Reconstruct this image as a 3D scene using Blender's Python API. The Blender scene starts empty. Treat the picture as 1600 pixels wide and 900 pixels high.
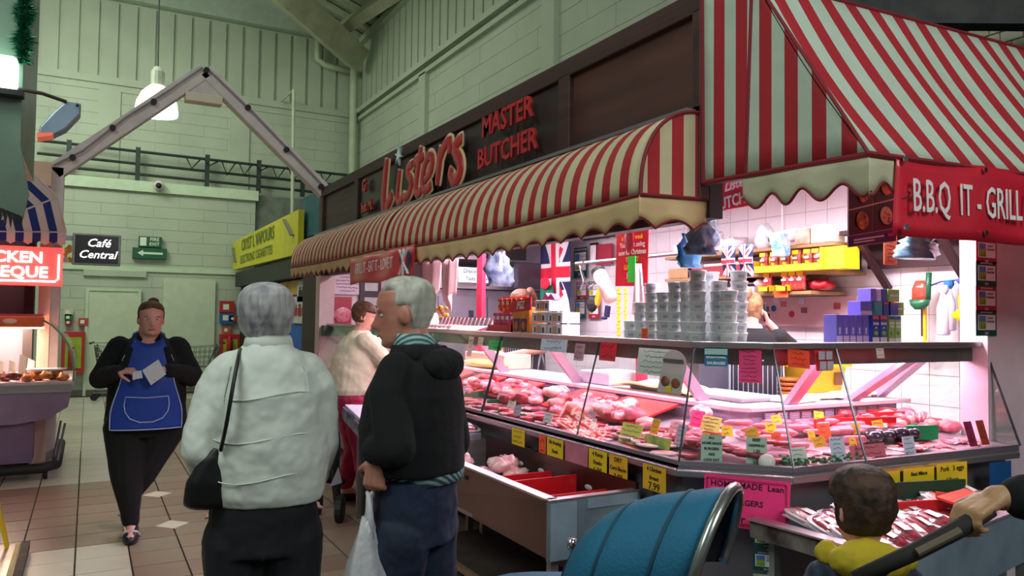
import bpy, bmesh, math, random
from mathutils import Vector as V, Matrix, noise
PI=math.pi; sin=math.sin; cos=math.cos
R=random.Random(7)
sc=bpy.context.scene; col=sc.collection; D=bpy.data
# ------------------------------------------------------------ camera
cam=D.objects.new('camera',D.cameras.new('camera')); col.objects.link(cam)
CR,CD,CF=V((0.8742372,-0.48533972,0.01243674)),V((0.02927383,0.02712624,-0.99920329)),V((0.48461568,0.87390476,0.03792252))
cam.matrix_world=Matrix(((CR.x,-CD.x,-CF.x,0),(CR.y,-CD.y,-CF.y,0),(CR.z,-CD.z,-CF.z,1.55),(0,0,0,1)))
cam.data.lens=26.82; cam.data.sensor_width=36; cam.data.clip_start=.05; sc.camera=cam
# ------------------------------------------------------------ world and lights of the hall
w=D.worlds.new('world'); sc.world=w; w.use_nodes=True
w.node_tree.nodes['Background'].inputs[0].default_value=(.62,.74,.66,1); w.node_tree.nodes['Background'].inputs[1].default_value=.11
sc.view_settings.view_transform='Standard'; sc.view_settings.look='None'; sc.view_settings.exposure=.38; sc.view_settings.gamma=1
def area(name,loc,to,sx,sy,pw,c):
    l=D.lights.new(name,'AREA'); l.shape='RECTANGLE'; l.size=sx; l.size_y=sy; l.energy=pw; l.color=c
    o=D.objects.new(name,l); col.objects.link(o); o.location=loc; d=V(to)-V(loc); o.rotation_euler=d.to_track_quat('-Z','Y').to_euler(); return o
def point(name,loc,pw,c,r=.15):
    l=D.lights.new(name,'POINT'); l.energy=pw; l.color=c; l.shadow_soft_size=r
    o=D.objects.new(name,l); col.objects.link(o); o.location=loc; return o
area('hall_top_light',(1.5,11,7.4),(1.5,11,0),3,6,84,(.94,1,.88))  # broad downward area light below the closed roof
area('hall_fill',(-2.5,1.5,5.5),(1,4,1),2,3,120,(.90,1,.93))  # unseen area light filling the near aisle
area('hall_fill',(-1.5,12.5,6.2),(.8,16.5,2.2),2,2,120,(.90,1,.86))  # unseen light added to brighten the lower back wall
area('hall_fill',(2.4,-2.6,4.6),(3,3,1.6),2,2,110,(.95,1,.98))  # unseen light added on the camera side to brighten counter and jacket
SW=(1,.86,.95)
area('stall_tube_light',(3.3,6.2,2.52),(3.3,6.2,0),.25,3.2,85,SW)
area('stall_tube_light',(3.4,3.55,2.52),(3.4,3.55,0),.25,1.6,62,SW)
area('stall_tube_light',(3.9,2.9,2.45),(3.9,2.9,0),1.0,.25,34,SW)
area('counter_tube_light',(2.68,5.6,1.36),(2.68,5.6,0),.06,5.6,29,(1,.52,.76))
area('counter_tube_light',(3.55,2.62,1.36),(3.55,2.62,0),1.5,.06,14,(1,.56,.78))
area('rotisserie_lamp_light',(-.75,8.75,1.40),(-.75,8.75,0),.5,.8,45,(1,.72,.55))
# ------------------------------------------------------------ materials
MT={}
def rgb(c):
    if isinstance(c,str):
        c=c.lstrip('#'); c=[int(c[i:i+2],16)/255 for i in (0,2,4)]
        c=[x/12.92 if x<=.04045 else ((x+.055)/1.055)**2.4 for x in c]
    return (c[0],c[1],c[2],1)
def mat(name,c,rough=.6,metal=0,var=.12,vs=6,bump=0,bs=60,emit=0,alpha=1,coat=0,c2=None,stretch=None,trans=0,sss=0,lo=.35,hi=.65):
    if name in MT: return MT[name]
    m=D.materials.new(name); MT[name]=m; m.use_nodes=True; nt=m.node_tree; N=nt.nodes; L=nt.links
    b=N['Principled BSDF']; c=rgb(c); b.inputs['Roughness'].default_value=rough; b.inputs['Metallic'].default_value=metal
    b.inputs['Base Color'].default_value=c
    if coat: b.inputs['Coat Weight'].default_value=coat; b.inputs['Coat Roughness'].default_value=.15
    if trans: b.inputs['Transmission Weight'].default_value=trans
    if sss: b.inputs['Subsurface Weight'].default_value=sss; b.inputs['Subsurface Radius'].default_value=(.02,.008,.005)
    if alpha<1: b.inputs['Alpha'].default_value=alpha
    if emit: b.inputs['Emission Color'].default_value=c; b.inputs['Emission Strength'].default_value=emit
    tc=N.new('ShaderNodeTexCoord'); src=tc.outputs['Object']
    if stretch:
        mp=N.new('ShaderNodeMapping'); mp.inputs['Scale'].default_value=stretch; L.new(src,mp.inputs[0]); src=mp.outputs[0]
    if var or c2:
        n=N.new('ShaderNodeTexNoise'); n.inputs['Scale'].default_value=vs; n.inputs['Detail'].default_value=4; L.new(src,n.inputs[0])
        r=N.new('ShaderNodeValToRGB'); r.color_ramp.elements[0].position=lo; r.color_ramp.elements[1].position=hi
        r.color_ramp.elements[0].color=rgb(c2) if c2 else tuple(x*(1-var) for x in c[:3])+(1,)
        r.color_ramp.elements[1].color=c if c2 else tuple(min(1,x*(1+var)) for x in c[:3])+(1,)
        L.new(n.outputs[0],r.inputs[0]); L.new(r.outputs[0],b.inputs['Base Color'])
    if bump:
        n=N.new('ShaderNodeTexNoise'); n.inputs['Scale'].default_value=bs; n.inputs['Detail'].default_value=3; L.new(src,n.inputs[0])
        u=N.new('ShaderNodeBump'); u.inputs['Strength'].default_value=bump; u.inputs['Distance'].default_value=.01; L.new(n.outputs[0],u.inputs['Height']); L.new(u.outputs[0],b.inputs['Normal'])
    return m
def stripes(name,vec,period,phase,a,bc,duty=.5,rough=.75,pts=None):
    # woven stripes: dot(object coordinate, vec) repeated every period
    m=D.materials.new(name); MT[name]=m; m.use_nodes=True; nt=m.node_tree; N=nt.nodes; L=nt.links; b=N['Principled BSDF']; b.inputs['Roughness'].default_value=rough
    tc=N.new('ShaderNodeTexCoord'); d=N.new('ShaderNodeVectorMath'); d.operation='DOT_PRODUCT'; L.new(tc.outputs['Object'],d.inputs[0]); d.inputs[1].default_value=vec
    a1=N.new('ShaderNodeMath'); a1.operation='MULTIPLY_ADD'; L.new(d.outputs['Value'],a1.inputs[0]); a1.inputs[1].default_value=1/period; a1.inputs[2].default_value=phase+100
    f=N.new('ShaderNodeMath'); f.operation='FRACT'; L.new(a1.outputs[0],f.inputs[0])
    g=N.new('ShaderNodeMath'); g.operation='LESS_THAN'; L.new(f.outputs[0],g.inputs[0]); g.inputs[1].default_value=duty
    n=N.new('ShaderNodeTexNoise'); n.inputs['Scale'].default_value=5; n.inputs['Detail'].default_value=5; L.new(tc.outputs['Object'],n.inputs[0])
    rr=N.new('ShaderNodeMapRange'); rr.inputs[3].default_value=.8; rr.inputs[4].default_value=1.12; L.new(n.outputs[0],rr.inputs[0])
    x=N.new('ShaderNodeMix'); x.data_type='RGBA'; L.new(g.outputs[0],x.inputs[0]); x.inputs[6].default_value=rgb(bc); x.inputs[7].default_value=rgb(a)
    y=N.new('ShaderNodeMix'); y.data_type='RGBA'; y.blend_type='MULTIPLY'; y.inputs[0].default_value=1; L.new(x.outputs[2],y.inputs[6]); L.new(rr.outputs[0],y.inputs[7]); L.new(y.outputs[2],b.inputs['Base Color'])
    u=N.new('ShaderNodeBump'); u.inputs['Strength'].default_value=.25; u.inputs['Distance'].default_value=.02; n2=N.new('ShaderNodeTexNoise'); n2.inputs['Scale'].default_value=9; L.new(tc.outputs['Object'],n2.inputs[0]); L.new(n2.outputs[0],u.inputs['Height']); L.new(u.outputs[0],b.inputs['Normal'])
    return m
def glassm(name,tint=(.97,1,.98),refl=1.0,rough=.02):
    m=D.materials.new(name); MT[name]=m; m.use_nodes=True; nt=m.node_tree; N=nt.nodes; L=nt.links
    t=N.new('ShaderNodeBsdfTransparent'); t.inputs[0].default_value=(*tint,1); g=N.new('ShaderNodeBsdfGlossy'); g.inputs['Roughness'].default_value=rough
    fr=N.new('ShaderNodeLayerWeight'); fr.inputs[0].default_value=.5; pw=N.new('ShaderNodeMath'); pw.operation='POWER'; pw.inputs[1].default_value=4; L.new(fr.outputs['Facing'],pw.inputs[0])
    mu=N.new('ShaderNodeMath'); mu.operation='MULTIPLY_ADD'; mu.inputs[1].default_value=.6*refl; mu.inputs[2].default_value=.06*refl; L.new(pw.outputs[0],mu.inputs[0])
    x=N.new('ShaderNodeMixShader'); L.new(mu.outputs[0],x.inputs[0]); L.new(t.outputs[0],x.inputs[1]); L.new(g.outputs[0],x.inputs[2]); L.new(x.outputs[0],N['Material Output'].inputs[0]); return m
GL=glassm('clear_glass'); FILM=glassm('cling_film',(1,.98,.99),1.6,.15)
M=mat
white=M('white_card','#e8e6e6',var=.05); black=M('black_ink','#14121a',var=0)
steel=M('stainless_steel','#b9b1b5',.32,.85,var=.08,vs=2,bump=.02,bs=200,stretch=(1,1,14))
steeld=M('dull_steel','#8f8a92',.42,.7,var=.1,vs=3)
wood=M('brown_stained_wood','#3d211b',.55,var=.3,vs=3,stretch=(1,.25,6),bump=.05)
woodp=M('reddish_plywood','#553228',.6,var=.3,vs=2.2,c2='#3c221c',stretch=(1,.35,2.5))
redp=M('red_plastic','#c4141f',.35,var=.08,coat=.3); greenp=M('green_plastic','#0b5a37',.4,var=.1)
yel=M('yellow_card','#e9c81c',.7,var=.06); org=M('orange_card','#ff5a2a',.7,var=.05); pinkc=M('pink_card','#f0307a',.7,var=.05)
grnc=M('green_card','#28c860',.7,var=.05); palec=M('pale_card','#dfe6e0',.7,var=.05); redc=M('red_card','#e2203a',.7,var=.05)
wtile=M('white_wall_tile','#dfdce0',.3,var=.04); cream=M('cream_canvas','#c8b58e',.85,var=.1,vs=4,bump=.1,bs=8)
redtrim=M('dark_red_piping','#7c1420',.7,var=.1); paint=M('pale_green_paint','#aeb8a0',.7,var=.06,vs=1.2,bump=.08,bs=15)
whitep=M('white_painted_steel','#d3c8c4',.5,var=.08); dark=M('dark_void_paint','#1b1b1c',.7,var=.2)
rubber=M('black_rubber','#121214',.6,var=.1); chrome=M('chrome','#c9c9cf',.15,1,var=.05)
# ------------------------------------------------------------ mesh builder
class B:
    def __init__(s): s.v=[]; s.f=[]; s.m=[]; s.mi=0
    def add(s,vs,fs):
        k=len(s.v); s.v+=[V(p) for p in vs]; s.f+=[tuple(i+k for i in f) for f in fs]; s.m+=[s.mi]*len(fs); return s
    def box(s,x0,x1,y0,y1,z0,z1):
        return s.add([(x0,y0,z0),(x1,y0,z0),(x1,y1,z0),(x0,y1,z0),(x0,y0,z1),(x1,y0,z1),(x1,y1,z1),(x0,y1,z1)],[(0,3,2,1),(4,5,6,7),(0,1,5,4),(1,2,6,5),(2,3,7,6),(3,0,4,7)])
    def obox(s,c,sz,mt=None,r=None):
        mt=mt or Matrix.Identity(3)
        if r is not None: mt=Matrix.Rotation(r,3,'Z')
        c=V(c); h=[x/2 for x in sz]
        return s.add([c+mt@V((x*h[0],y*h[1],z*h[2])) for z in (-1,1) for x,y in ((-1,-1),(1,-1),(1,1),(-1,1))],[(0,3,2,1),(4,5,6,7),(0,1,5,4),(1,2,6,5),(2,3,7,6),(3,0,4,7)])
    def prism(s,pts,d):
        n=len(pts); d=V(d); return s.add([V(p) for p in pts]+[V(p)+d for p in pts],[tuple(range(n))[::-1],tuple(range(n,2*n))]+[(i,(i+1)%n,n+(i+1)%n,n+i) for i in range(n)])
    def beam(s,a,b,wd,h,up=(0,0,1)):
        a=V(a); b=V(b); d=(b-a).normalized(); sd=d.cross(V(up)).normalized(); u=sd.cross(d)
        return s.add([p+sd*x*wd/2+u*y*h/2 for p in (a,b) for x,y in ((-1,-1),(1,-1),(1,1),(-1,1))],[(0,1,2,3),(7,6,5,4),(0,4,5,1),(1,5,6,2),(2,6,7,3),(3,7,4,0)])
    def tube(s,path,r,n=8,sx=1,up=None,caps=True):
        path=[V(p) for p in path]; rs=r if isinstance(r,(list,tuple)) else [r]*len(path); k=len(s.v); vs=[]; fs=[]; pu=None
        for i,p in enumerate(path):
            d=(path[min(i+1,len(path)-1)]-path[max(i-1,0)]).normalized()
            if up is not None: u=V(up)-d*V(up).dot(d); u.normalize()
            else:
                ref=pu or (V((0,0,1)) if abs(d.z)<.9 else V((1,0,0))); u=(ref-d*ref.dot(d)).normalized(); pu=u
            sd=d.cross(u)
            vs+=[p+rs[i]*(cos(2*PI*j/n)*sd+sin(2*PI*j/n)*u*sx) for j in range(n)]
        for i in range(len(path)-1): fs+=[(i*n+j,i*n+(j+1)%n,(i+1)*n+(j+1)%n,(i+1)*n+j) for j in range(n)]
        if caps: fs+=[tuple(range(n))[::-1],tuple((len(path)-1)*n+j for j in range(n))]
        return s.add(vs,fs)
    def cone(s,c,prof,n=16,axis=None,sq=None):
        # lathe of (r,z) about the vertical through c
        mt=axis or Matrix.Identity(3); c=V(c); vs=[]; fs=[]
        for r,z in prof:
            for j in range(n): vs.append(c+mt@V((r*cos(2*PI*j/n)*(sq or 1),r*sin(2*PI*j/n),z)))
        for i in range(len(prof)-1): fs+=[(i*n+j,i*n+(j+1)%n,(i+1)*n+(j+1)%n,(i+1)*n+j) for j in range(n)]
        fs+=[tuple(range(n))[::-1],tuple((len(prof)-1)*n+j for j in range(n))]
        return s.add(vs,fs)
    def ball(s,c,r,n=12,m=8,mt=None):
        if not isinstance(r,(list,tuple)): r=(r,r,r)
        mt=mt or Matrix.Identity(3); c=V(c); vs=[c+mt@V((0,0,-r[2]))]; fs=[]
        for i in range(1,m):
            a=PI*i/m-PI/2; vs+=[c+mt@V((r[0]*cos(a)*cos(2*PI*j/n),r[1]*cos(a)*sin(2*PI*j/n),r[2]*sin(a))) for j in range(n)]
        vs.append(c+mt@V((0,0,r[2])))
        fs+=[(0,1+(j+1)%n,1+j) for j in range(n)]
        for i in range(m-2): fs+=[(1+i*n+j,1+i*n+(j+1)%n,1+(i+1)*n+(j+1)%n,1+(i+1)*n+j) for j in range(n)]
        k=1+(m-2)*n; fs+=[(k+j,k+(j+1)%n,len(vs)-1) for j in range(n)]
        return s.add(vs,fs)
    def cap(s,a,ra,b,rb,n=12):
        # capsule with two radii
        a=V(a); b=V(b); d=b-a; L=max(d.length,1e-5); d=d/L; ps=[];rs=[]
        for t in (-.98,-.8,-.45,0): ps.append(a+d*ra*t); rs.append(ra*math.sqrt(1-t*t))
        for t in (0,.45,.8,.98): ps.append(b+d*rb*t); rs.append(rb*math.sqrt(1-t*t))
        return s.tube(ps,rs,n)
    def chain(s,pts,n=12):
        for (a,ra),(b,rb) in zip(pts,pts[1:]): s.cap(a,ra,b,rb,n)
        return s
    def loft(s,rings,n=20,pw=1):
        # rings: (centre, rx, ry[, yaw])
        vs=[];fs=[]
        for g in rings:
            c=V(g[0]); y=g[3] if len(g)>3 else 0; mt=Matrix.Rotation(y,3,'Z')
            for j in range(n):
                a=2*PI*j/n; ca,sa=cos(a),sin(a); vs.append(c+mt@V((g[1]*math.copysign(abs(ca)**pw,ca),g[2]*math.copysign(abs(sa)**pw,sa),0)))
        for i in range(len(rings)-1): fs+=[(i*n+j,i*n+(j+1)%n,(i+1)*n+(j+1)%n,(i+1)*n+j) for j in range(n)]
        fs+=[tuple(range(n))[::-1],tuple((len(rings)-1)*n+j for j in range(n))]
        return s.add(vs,fs)
    def grid(s,fn,nu,nv,th=0,nrm=None):
        # surface fn(u,v); th gives it thickness along nrm
        P=[[V(fn(i/nu,j/nv)) for j in range(nv+1)] for i in range(nu+1)]; W=nv+1
        vs=[p for r in P for p in r]; fs=[(i*W+j,(i+1)*W+j,(i+1)*W+j+1,i*W+j+1) for i in range(nu) for j in range(nv)]
        if th:
            k=len(vs); d=V(nrm)*th; vs=vs+[p+d for p in vs]; fs=fs+[tuple(x+k for x in f[::-1]) for f in fs]
            for i in range(nu): fs+=[(i*W,i*W+k,(i+1)*W+k,(i+1)*W),(i*W+nv,(i+1)*W+nv,(i+1)*W+nv+k,i*W+nv+k)]
            for j in range(nv): fs+=[(j,j+1,j+1+k,j+k),(nu*W+j,nu*W+j+k,nu*W+j+1+k,nu*W+j+1)]
        return s.add(vs,fs)
def obj(name,b,m,parent=None,smooth=False,bevel=0,mods=()):
    me=D.meshes.new(name); off=parent_origin(parent)
    me.from_pydata([v-off for v in b.v],[],b.f)
    for x in (m if isinstance(m,(list,tuple)) else [m]): me.materials.append(x)
    if isinstance(m,(list,tuple)): me.polygons.foreach_set('material_index',b.m)
    if smooth: me.polygons.foreach_set('use_smooth',[True]*len(me.polygons))
    bm=bmesh.new(); bm.from_mesh(me); bmesh.ops.recalc_face_normals(bm,faces=bm.faces); bm.to_mesh(me); bm.free()
    o=D.objects.new(name,me); col.objects.link(o)
    if parent: o.parent=parent
    if bevel:
        q=o.modifiers.new('bevel','BEVEL'); q.width=bevel; q.segments=2; q.limit_method='ANGLE'
    return o
def parent_origin(p):
    v=V((0,0,0))
    while p: v+=p.location; p=p.parent
    return v
def tag(o,label=None,cat=None,group=None,kind=None):
    if label: o['label']=label
    if cat: o['category']=cat
    if group: o['group']=group
    if kind: o['kind']=kind
    return o
def thing(name,label,cat,loc=(0,0,0),group=None,rz=0):
    o=D.objects.new(name,None); col.objects.link(o); o.location=loc; o.rotation_euler=(0,0,rz); return tag(o,label,cat,group)
def struct(name,b,m,parent=None,**k):
    o=obj(name,b,m,parent,**k)
    if not parent: o['kind']='structure'
    return o
def solo(name,b,m,label,cat,group=None,**k): return tag(obj(name,b,m,None,**k),label,cat,group)
def dup(root,loc,rot=None,label=None,group=None,scale=None):
    r=root.copy(); col.objects.link(r); r.location=loc
    if rot is not None: r.rotation_euler=rot
    if scale: r.scale=scale
    if label: r['label']=label
    if group: r['group']=group
    for ch in root.children:
        c=ch.copy(); col.objects.link(c); c.parent=r
        for g in ch.children:
            d=g.copy(); col.objects.link(d); d.parent=c
    return r
def text(s,size,m,parent,o,r,u,ext=.0006,name='lettering',bold=0,shear=0,sx=1,al='CENTER',label=None):
    # o: centre point, r/u: right and up directions of the flat print
    cu=D.curves.new(name,'FONT'); cu.body=s; cu.size=size; cu.align_x=al; cu.align_y='CENTER'; cu.extrude=ext; cu.offset=bold; cu.shear=shear; cu.resolution_u=2
    t=D.objects.new('t',cu); col.objects.link(t); dg=bpy.context.evaluated_depsgraph_get(); me=D.meshes.new_from_object(t.evaluated_get(dg)); D.objects.remove(t)
    r=V(r).normalized(); u=V(u); u=(u-r*u.dot(r)).normalized(); n=r.cross(u); off=parent_origin(parent)
    mt=Matrix(((r.x*sx,u.x,n.x,0),(r.y*sx,u.y,n.y,0),(r.z*sx,u.z,n.z,0),(0,0,0,1)))
    me.transform(Matrix.Translation(V(o)-off)@mt); me.materials.clear(); me.materials.append(m); me.name=name
    ob=D.objects.new(name,me); col.objects.link(ob); ob.parent=parent
    if label: ob['label']=label
    return ob
def scribble(b,o,r,u,w_,h_,rows,seed=0,th=.0012):
    # handwriting too small to read: wavy pen lines
    rd=random.Random(seed); r=V(r).normalized(); u=V(u).normalized(); n=r.cross(u)
    for k in range(rows):
        y=h_*(.5-(k+.6)/(rows+.2)); ln=w_*rd.uniform(.55,.88); x0=-ln/2; pts=[]
        m_=int(ln/.008)
        for i in range(m_): pts.append(V(o)+r*(x0+ln*i/m_)+u*(y+rd.uniform(-.5,.5)*h_/rows*.45)+n*.0012)
        if len(pts)>2: b.tube(pts,th,3)
def card(name,label,cat,o,r,u,wd,h,m,lines=(),rows=0,group=None,ink=black,th=.0012,seed=0,parent=None,bold=.0006):
    r=V(r).normalized(); u=V(u); u=(u-r*u.dot(r)).normalized(); n=r.cross(u); o=V(o)
    b=B(); b.add([o+r*x*wd/2+u*y*h/2+n*z for z in (-th/2,th/2) for x,y in ((-1,-1),(1,-1),(1,1),(-1,1))],[(0,3,2,1),(4,5,6,7),(0,1,5,4),(1,2,6,5),(2,3,7,6),(3,0,4,7)])
    if parent is not None: c=obj(name,b,m,parent)
    else: c=solo(name,b,m,label,cat,group)
    hh=h
    for i,(s,sz) in enumerate(lines):
        text(s,sz,ink,c,o+n*(th/2+.0008)+u*(h*(.5-(i+.5)/len(lines))),r,u,bold=bold)
    if rows:
        q=B(); scribble(q,o+n*th/2,r,u,wd,h,rows,seed); obj('handwriting',q,ink,c)
    return c

# ============================================================ SETTING
tileb=[M('beige_floor_tile','#937d6c',.32,var=.1,vs=1.7,bump=.06,bs=12),M('brown_pink_floor_tile','#8d7365',.3,var=.1,vs=1.7,bump=.06,bs=12),M('grey_beige_floor_tile','#968373',.34,var=.12,vs=1.7,bump=.06,bs=12)]
tilew=M('pale_floor_tile','#c9c3b0',.3,var=.1,vs=1.7,bump=.05,bs=12)
grout=M('floor_grout','#3e342f',.9,var=.2)
b=B(); b.box(-9,12,-6,17.4,-.1,-.006); floor=struct('floor',b,grout)
def tile_mesh(m):
    me=D.meshes.new('tile'); q=B(); q.box(.003,.297,.003,.297,-.006,0); me.from_pydata(q.v,[],q.f); me.materials.append(m); return me
tms=[tile_mesh(m) for m in tileb]; tmw=tile_mesh(tilew); far={0:B(),1:B()}
ox,oy=-.025,.035
def tone(x,y): return tmw if (x<-.02 and (y>7.9 or y<5.6)) or (y>14.9) else None
for i in range(-9,14):
    for j in range(9,52):
        x=ox+i*.305; y=oy+j*.305
        near=(-5<=i<=7 and 4.6<y<9.6)
        t=tone(x,y)
        if near:
            o=D.objects.new('tile',t or tms[R.choice([0,0,1,1,2])]); col.objects.link(o); o.location=(x,y,R.uniform(-.0006,.0006)); o.parent=floor
        else: far[1 if t else 0].box(x+.003,x+.302,y+.003,y+.302,-.006,0)
for k,m in ((0,tileb[0]),(1,tilew)): tag(obj('distant_tiles',far[k],m,floor),kind='stuff')
for (cx,cy) in ((.583,6.142),(.56,7.21)):
    q=B(); q.prism([(cx-.115,cy,.0002),(cx,cy-.125,.0002),(cx+.115,cy,.0002),(cx,cy+.125,.0002)],(0,0,.0012)); obj('diamond_tile',q,M('cream_diamond_tile','#ddd8c4',.3,var=.05),floor)
# back wall: high wall of blocks and ribbed cladding, lower office box in front
def block_wall(name,x0,x1,z0,z1,y,m,bw=.9,bh=.225,axis='x',d=.05,kind=True,skip=None):
    # big painted blocks with recessed joints, each an own part
    b=B()
    if axis=='x': b.box(x0,x1,y+.006,y+d+.012,z0,z1)
    else: b.box(y+.006,y+d+.012,x0,x1,z0,z1)
    w_=struct(name,b,M('painted_joint','#9ba590',.85,var=.08))
    q=B()
    me=None; z=z0; r=0
    while z<z1-.02:
        hh=min(bh,z1-z); x=x0-(bw/2 if r%2 else 0)
        while x<x1:
            a,c=max(x,x0),min(x+bw,x1)
            if c-a>.04:
                e=R.uniform(0,.004)
                if axis=='x': q.box(a+.003,c-.003,y-e,y+.03,z+.003,z+hh-.003)
                else: q.box(y-e,y+.03,a+.003,c-.003,z+.003,z+hh-.003)
            x+=bw
        z+=bh; r+=1
    tag(obj('wall_block',q,m,w_),kind='stuff')
    return w_
wl=block_wall('wall_back',-3,5.2,4.0,6.0,16.5,paint)
# ribbed cladding above
b=B(); b.box(-3,5.2,16.6,16.7,6,9.6); cl=struct('wall_back_upper',b,paint)
for k in range(22):
    x=-1.9+k*.33; q=B(); q.box(x,x+.27,16.54,16.62,6.06,7.55); obj('cladding_panel',q,paint,cl)
q=B(); q.box(-3,5.1,16.45,16.6,5.93,6.07); q.box(-3,5.1,16.48,16.6,5.80,5.88); obj('ledge_rail',q,paint,cl)
for x in (.05,2.45): 
    q=B(); q.box(x,x+.38,16.46,16.53,4.05,5.82); obj('pilaster',q,paint,cl)
q=B(); q.box(-3,5.1,16.35,16.6,7.6,8.6); obj('eaves_board',q,M('pale_blue_green_board','#a9b8a4',.7,var=.06),cl)
bx=block_wall('wall_office_box',-3,2.94,0,4.03,16.2,paint)
b=B(); b.box(-3,2.98,16.12,16.5,3.86,4.06); obj('coping',b,M('pale_mint_trim','#bfd2b0',.6,var=.05),bx)
b=B(); b.box(-3,3,16.16,16.2,2.33,2.42); obj('band',b,M('pale_mint_trim','#bfd2b0'),bx)
b=B(); b.box(-.1,.95,16.14,16.2,2.22,2.33); obj('shutter_box',b,paint,bx)
b=B(); b.box(-3,3,16.12,16.2,0,.11); struct('baseboard_back',b,M('grey_skirting','#5c5a50',.7))
b=B(); b.box(2.94,5.2,16.3,16.5,0,4.0); struct('wall_recess',b,M('dark_grey_wall','#6d7568',.8,var=.15))  # recess wall in a darker grey than the block walls
# plain flush doors in the box wall
b=B(); b.box(0,.82,16.13,16.19,.02,1.94); dr=struct('door_1',b,M('pale_green_door','#c3cfae',.6,var=.04))
for x0,x1,z0,z1 in ((-.05,0,0,1.99),(.82,.87,0,1.99),(0,.82,1.94,1.99)):
    q=B(); q.box(x0,x1,16.11,16.18,z0,z1); obj('door_frame',q,M('pale_mint_trim','#bfd2b0'),dr)
q=B(); q.box(0,.82,16.12,16.135,.98,1.0); obj('kick_rail',q,M('pale_mint_trim','#bfd2b0'),dr)
b=B(); b.box(1.25,2.2,16.13,16.19,.02,2.2); d2=struct('door_2',b,M('pale_green_door','#c3cfae'))
# right hall wall above the stall
rw=block_wall('wall_right',4.6,16.5,2.6,6.05,5.13,paint,bw=1.15,bh=.28,axis='y')
b=B(); b.box(5.2,5.3,4.6,16.6,6,9.6); ru=struct('wall_right_upper',b,paint)
for k in range(36):
    y=16.2-k*.33; q=B(); q.box(5.14,5.2,y-.27,y,6.12,7.5); obj('cladding_panel',q,paint,ru)
q=B(); q.box(5.0,5.2,4.6,16.5,5.96,6.06); q.box(5.05,5.2,4.6,16.5,5.82,5.9); obj('ledge_rail',q,paint,ru)
q=B(); q.box(5.02,5.2,4.6,16.5,7.5,7.62); obj('ledge_rail',q,paint,ru)
for y in (12.35,8.1,5.6):
    q=B(); q.box(5.05,5.14,y,y+.3,2.6,5.85); obj('pilaster',q,paint,ru)
# roof: sloping boards, two steel rafters
b=B(); b.prism([(5.3,4.5,7.75),(5.3,16.7,7.75),(-4,16.7,11.2),(-4,4.5,11.2)],(0,0,.12)); cg=struct('ceiling',b,M('grey_green_roof_sheet','#8f9a80',.8,var=.15))
for k in range(22):
    y=4.8+k*.55; q=B(); q.beam((5.2,y,7.72),(-4,y,11.13),.22,.05); obj('roof_panel',q,M('roof_board','#a3ab8c',.8,var=.15),cg)
steelp=M('painted_roof_steel','#a7a98a',.6,var=.14,vs=3)
for nm,a,c,wd in (('rafter',(4.854,15.6,6.982),(2.649,13.6,7.393),.5),('rafter',(4.438,15.4,7.482),(5.057,13.2,7.728),.22)):
    q=B(); q.beam(a,c,wd,.3,up=(0,1,.3)); solo(nm,q,steelp,{.5:'broad painted steel rafter slanting down into the roof corner',.22:'thin painted steel brace rising right from the roof corner'}[wd],'rafter')
# pipes in the corner
def pipe(lab,pts,r,m=paint,cat='pipe',name='drain_pipe'):
    q=B(); q.tube(pts,r,10); o=solo(name,q,m,lab,cat,smooth=True); return o
px=M('painted_pipe','#b5c0a0',.5,var=.06)
pipe('thick painted downpipe running down the corner of the hall',[(4.95,16.2,7.6),(4.95,16.2,6.2),(4.95,16.2,3.6),(4.95,16.2,1.0)],.085,px)
pipe('bent pipe stepping from the roof to the corner downpipe',[(4.169,16.3,7.515),(4.165,16.3,7.066),(4.32,16.3,6.967),(5.021,16.3,6.887)],.07,px)
q=B(); q.tube([(3.497,15.5,6.085),(3.528,15.5,3.077)],.035,8); q.tube([(3.497,15.5,6.085),(3.452,16.4,6.062)],.02,6); solo('conduit_pole',q,px,'slim pale vertical pole rising behind the yellow shop sign','pole')
# dark cable rails along the top of the office box
rail=thing('cable_rail','three dark horizontal rails on posts above the office box','rail',(1.5,16.3,4.1))
dk=M('dark_green_steel','#24302a',.6,var=.2)
for k,z in enumerate((4.22,4.42,4.66)):
    q=B(); q.tube([(-.9,16.25,z),(4.9,16.25,z-.06)],.028,8); obj('rail_bar',q,dk,rail)
for x in (.75,2.0,3.0,3.9,-.4):
    q=B(); q.box(x-.04,x+.04,16.22,16.3,4.05,4.72); obj('rail_post',q,dk,rail)
q=B()
for k in range(9):
    x=1.6+k*.33; q.tube([(x,16.2,4.62),(x+.1,16.15,4.4+.1*sin(k*2)),(x+.26,16.2,4.6)],.015,5)
obj('hanging_cable',q,rubber,rail)
# dome camera and small items of the far wall
t=thing('security_camera','small round security camera on the office box coping','camera',(1.115,16.1,3.995))
q=B(); q.ball((1.108,16,3.98),(.10,.08,.10)); obj('housing',q,whitep,t,smooth=True); q=B(); q.ball((1.103,15.93,3.969),(.055,.05,.055)); obj('lens',q,rubber,t,smooth=True)
gs=M('green_sign','#0d5a38',.5,var=.05); ws=M('white_print','#d8e4cf',.6,var=0)
t=thing('exit_sign','green fire exit arrow sign on the far wall','sign',(0.995,16.1,2.678))
q=B(); q.box(.70,1.29,16.08,16.2,2.58,2.78); obj('arrow_panel',q,gs,t)
q=B(); q.box(.80,1.20,16.08,16.2,2.80,3.0); obj('text_panel',q,gs,t)
q=B(); q.prism([(.78,16.075,2.68),(.88,16.075,2.74),(.88,16.075,2.70),(1.22,16.075,2.70),(1.22,16.075,2.66),(.88,16.075,2.66),(.88,16.075,2.62)],(0,-.004,0)); obj('arrow',q,ws,t)
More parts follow.
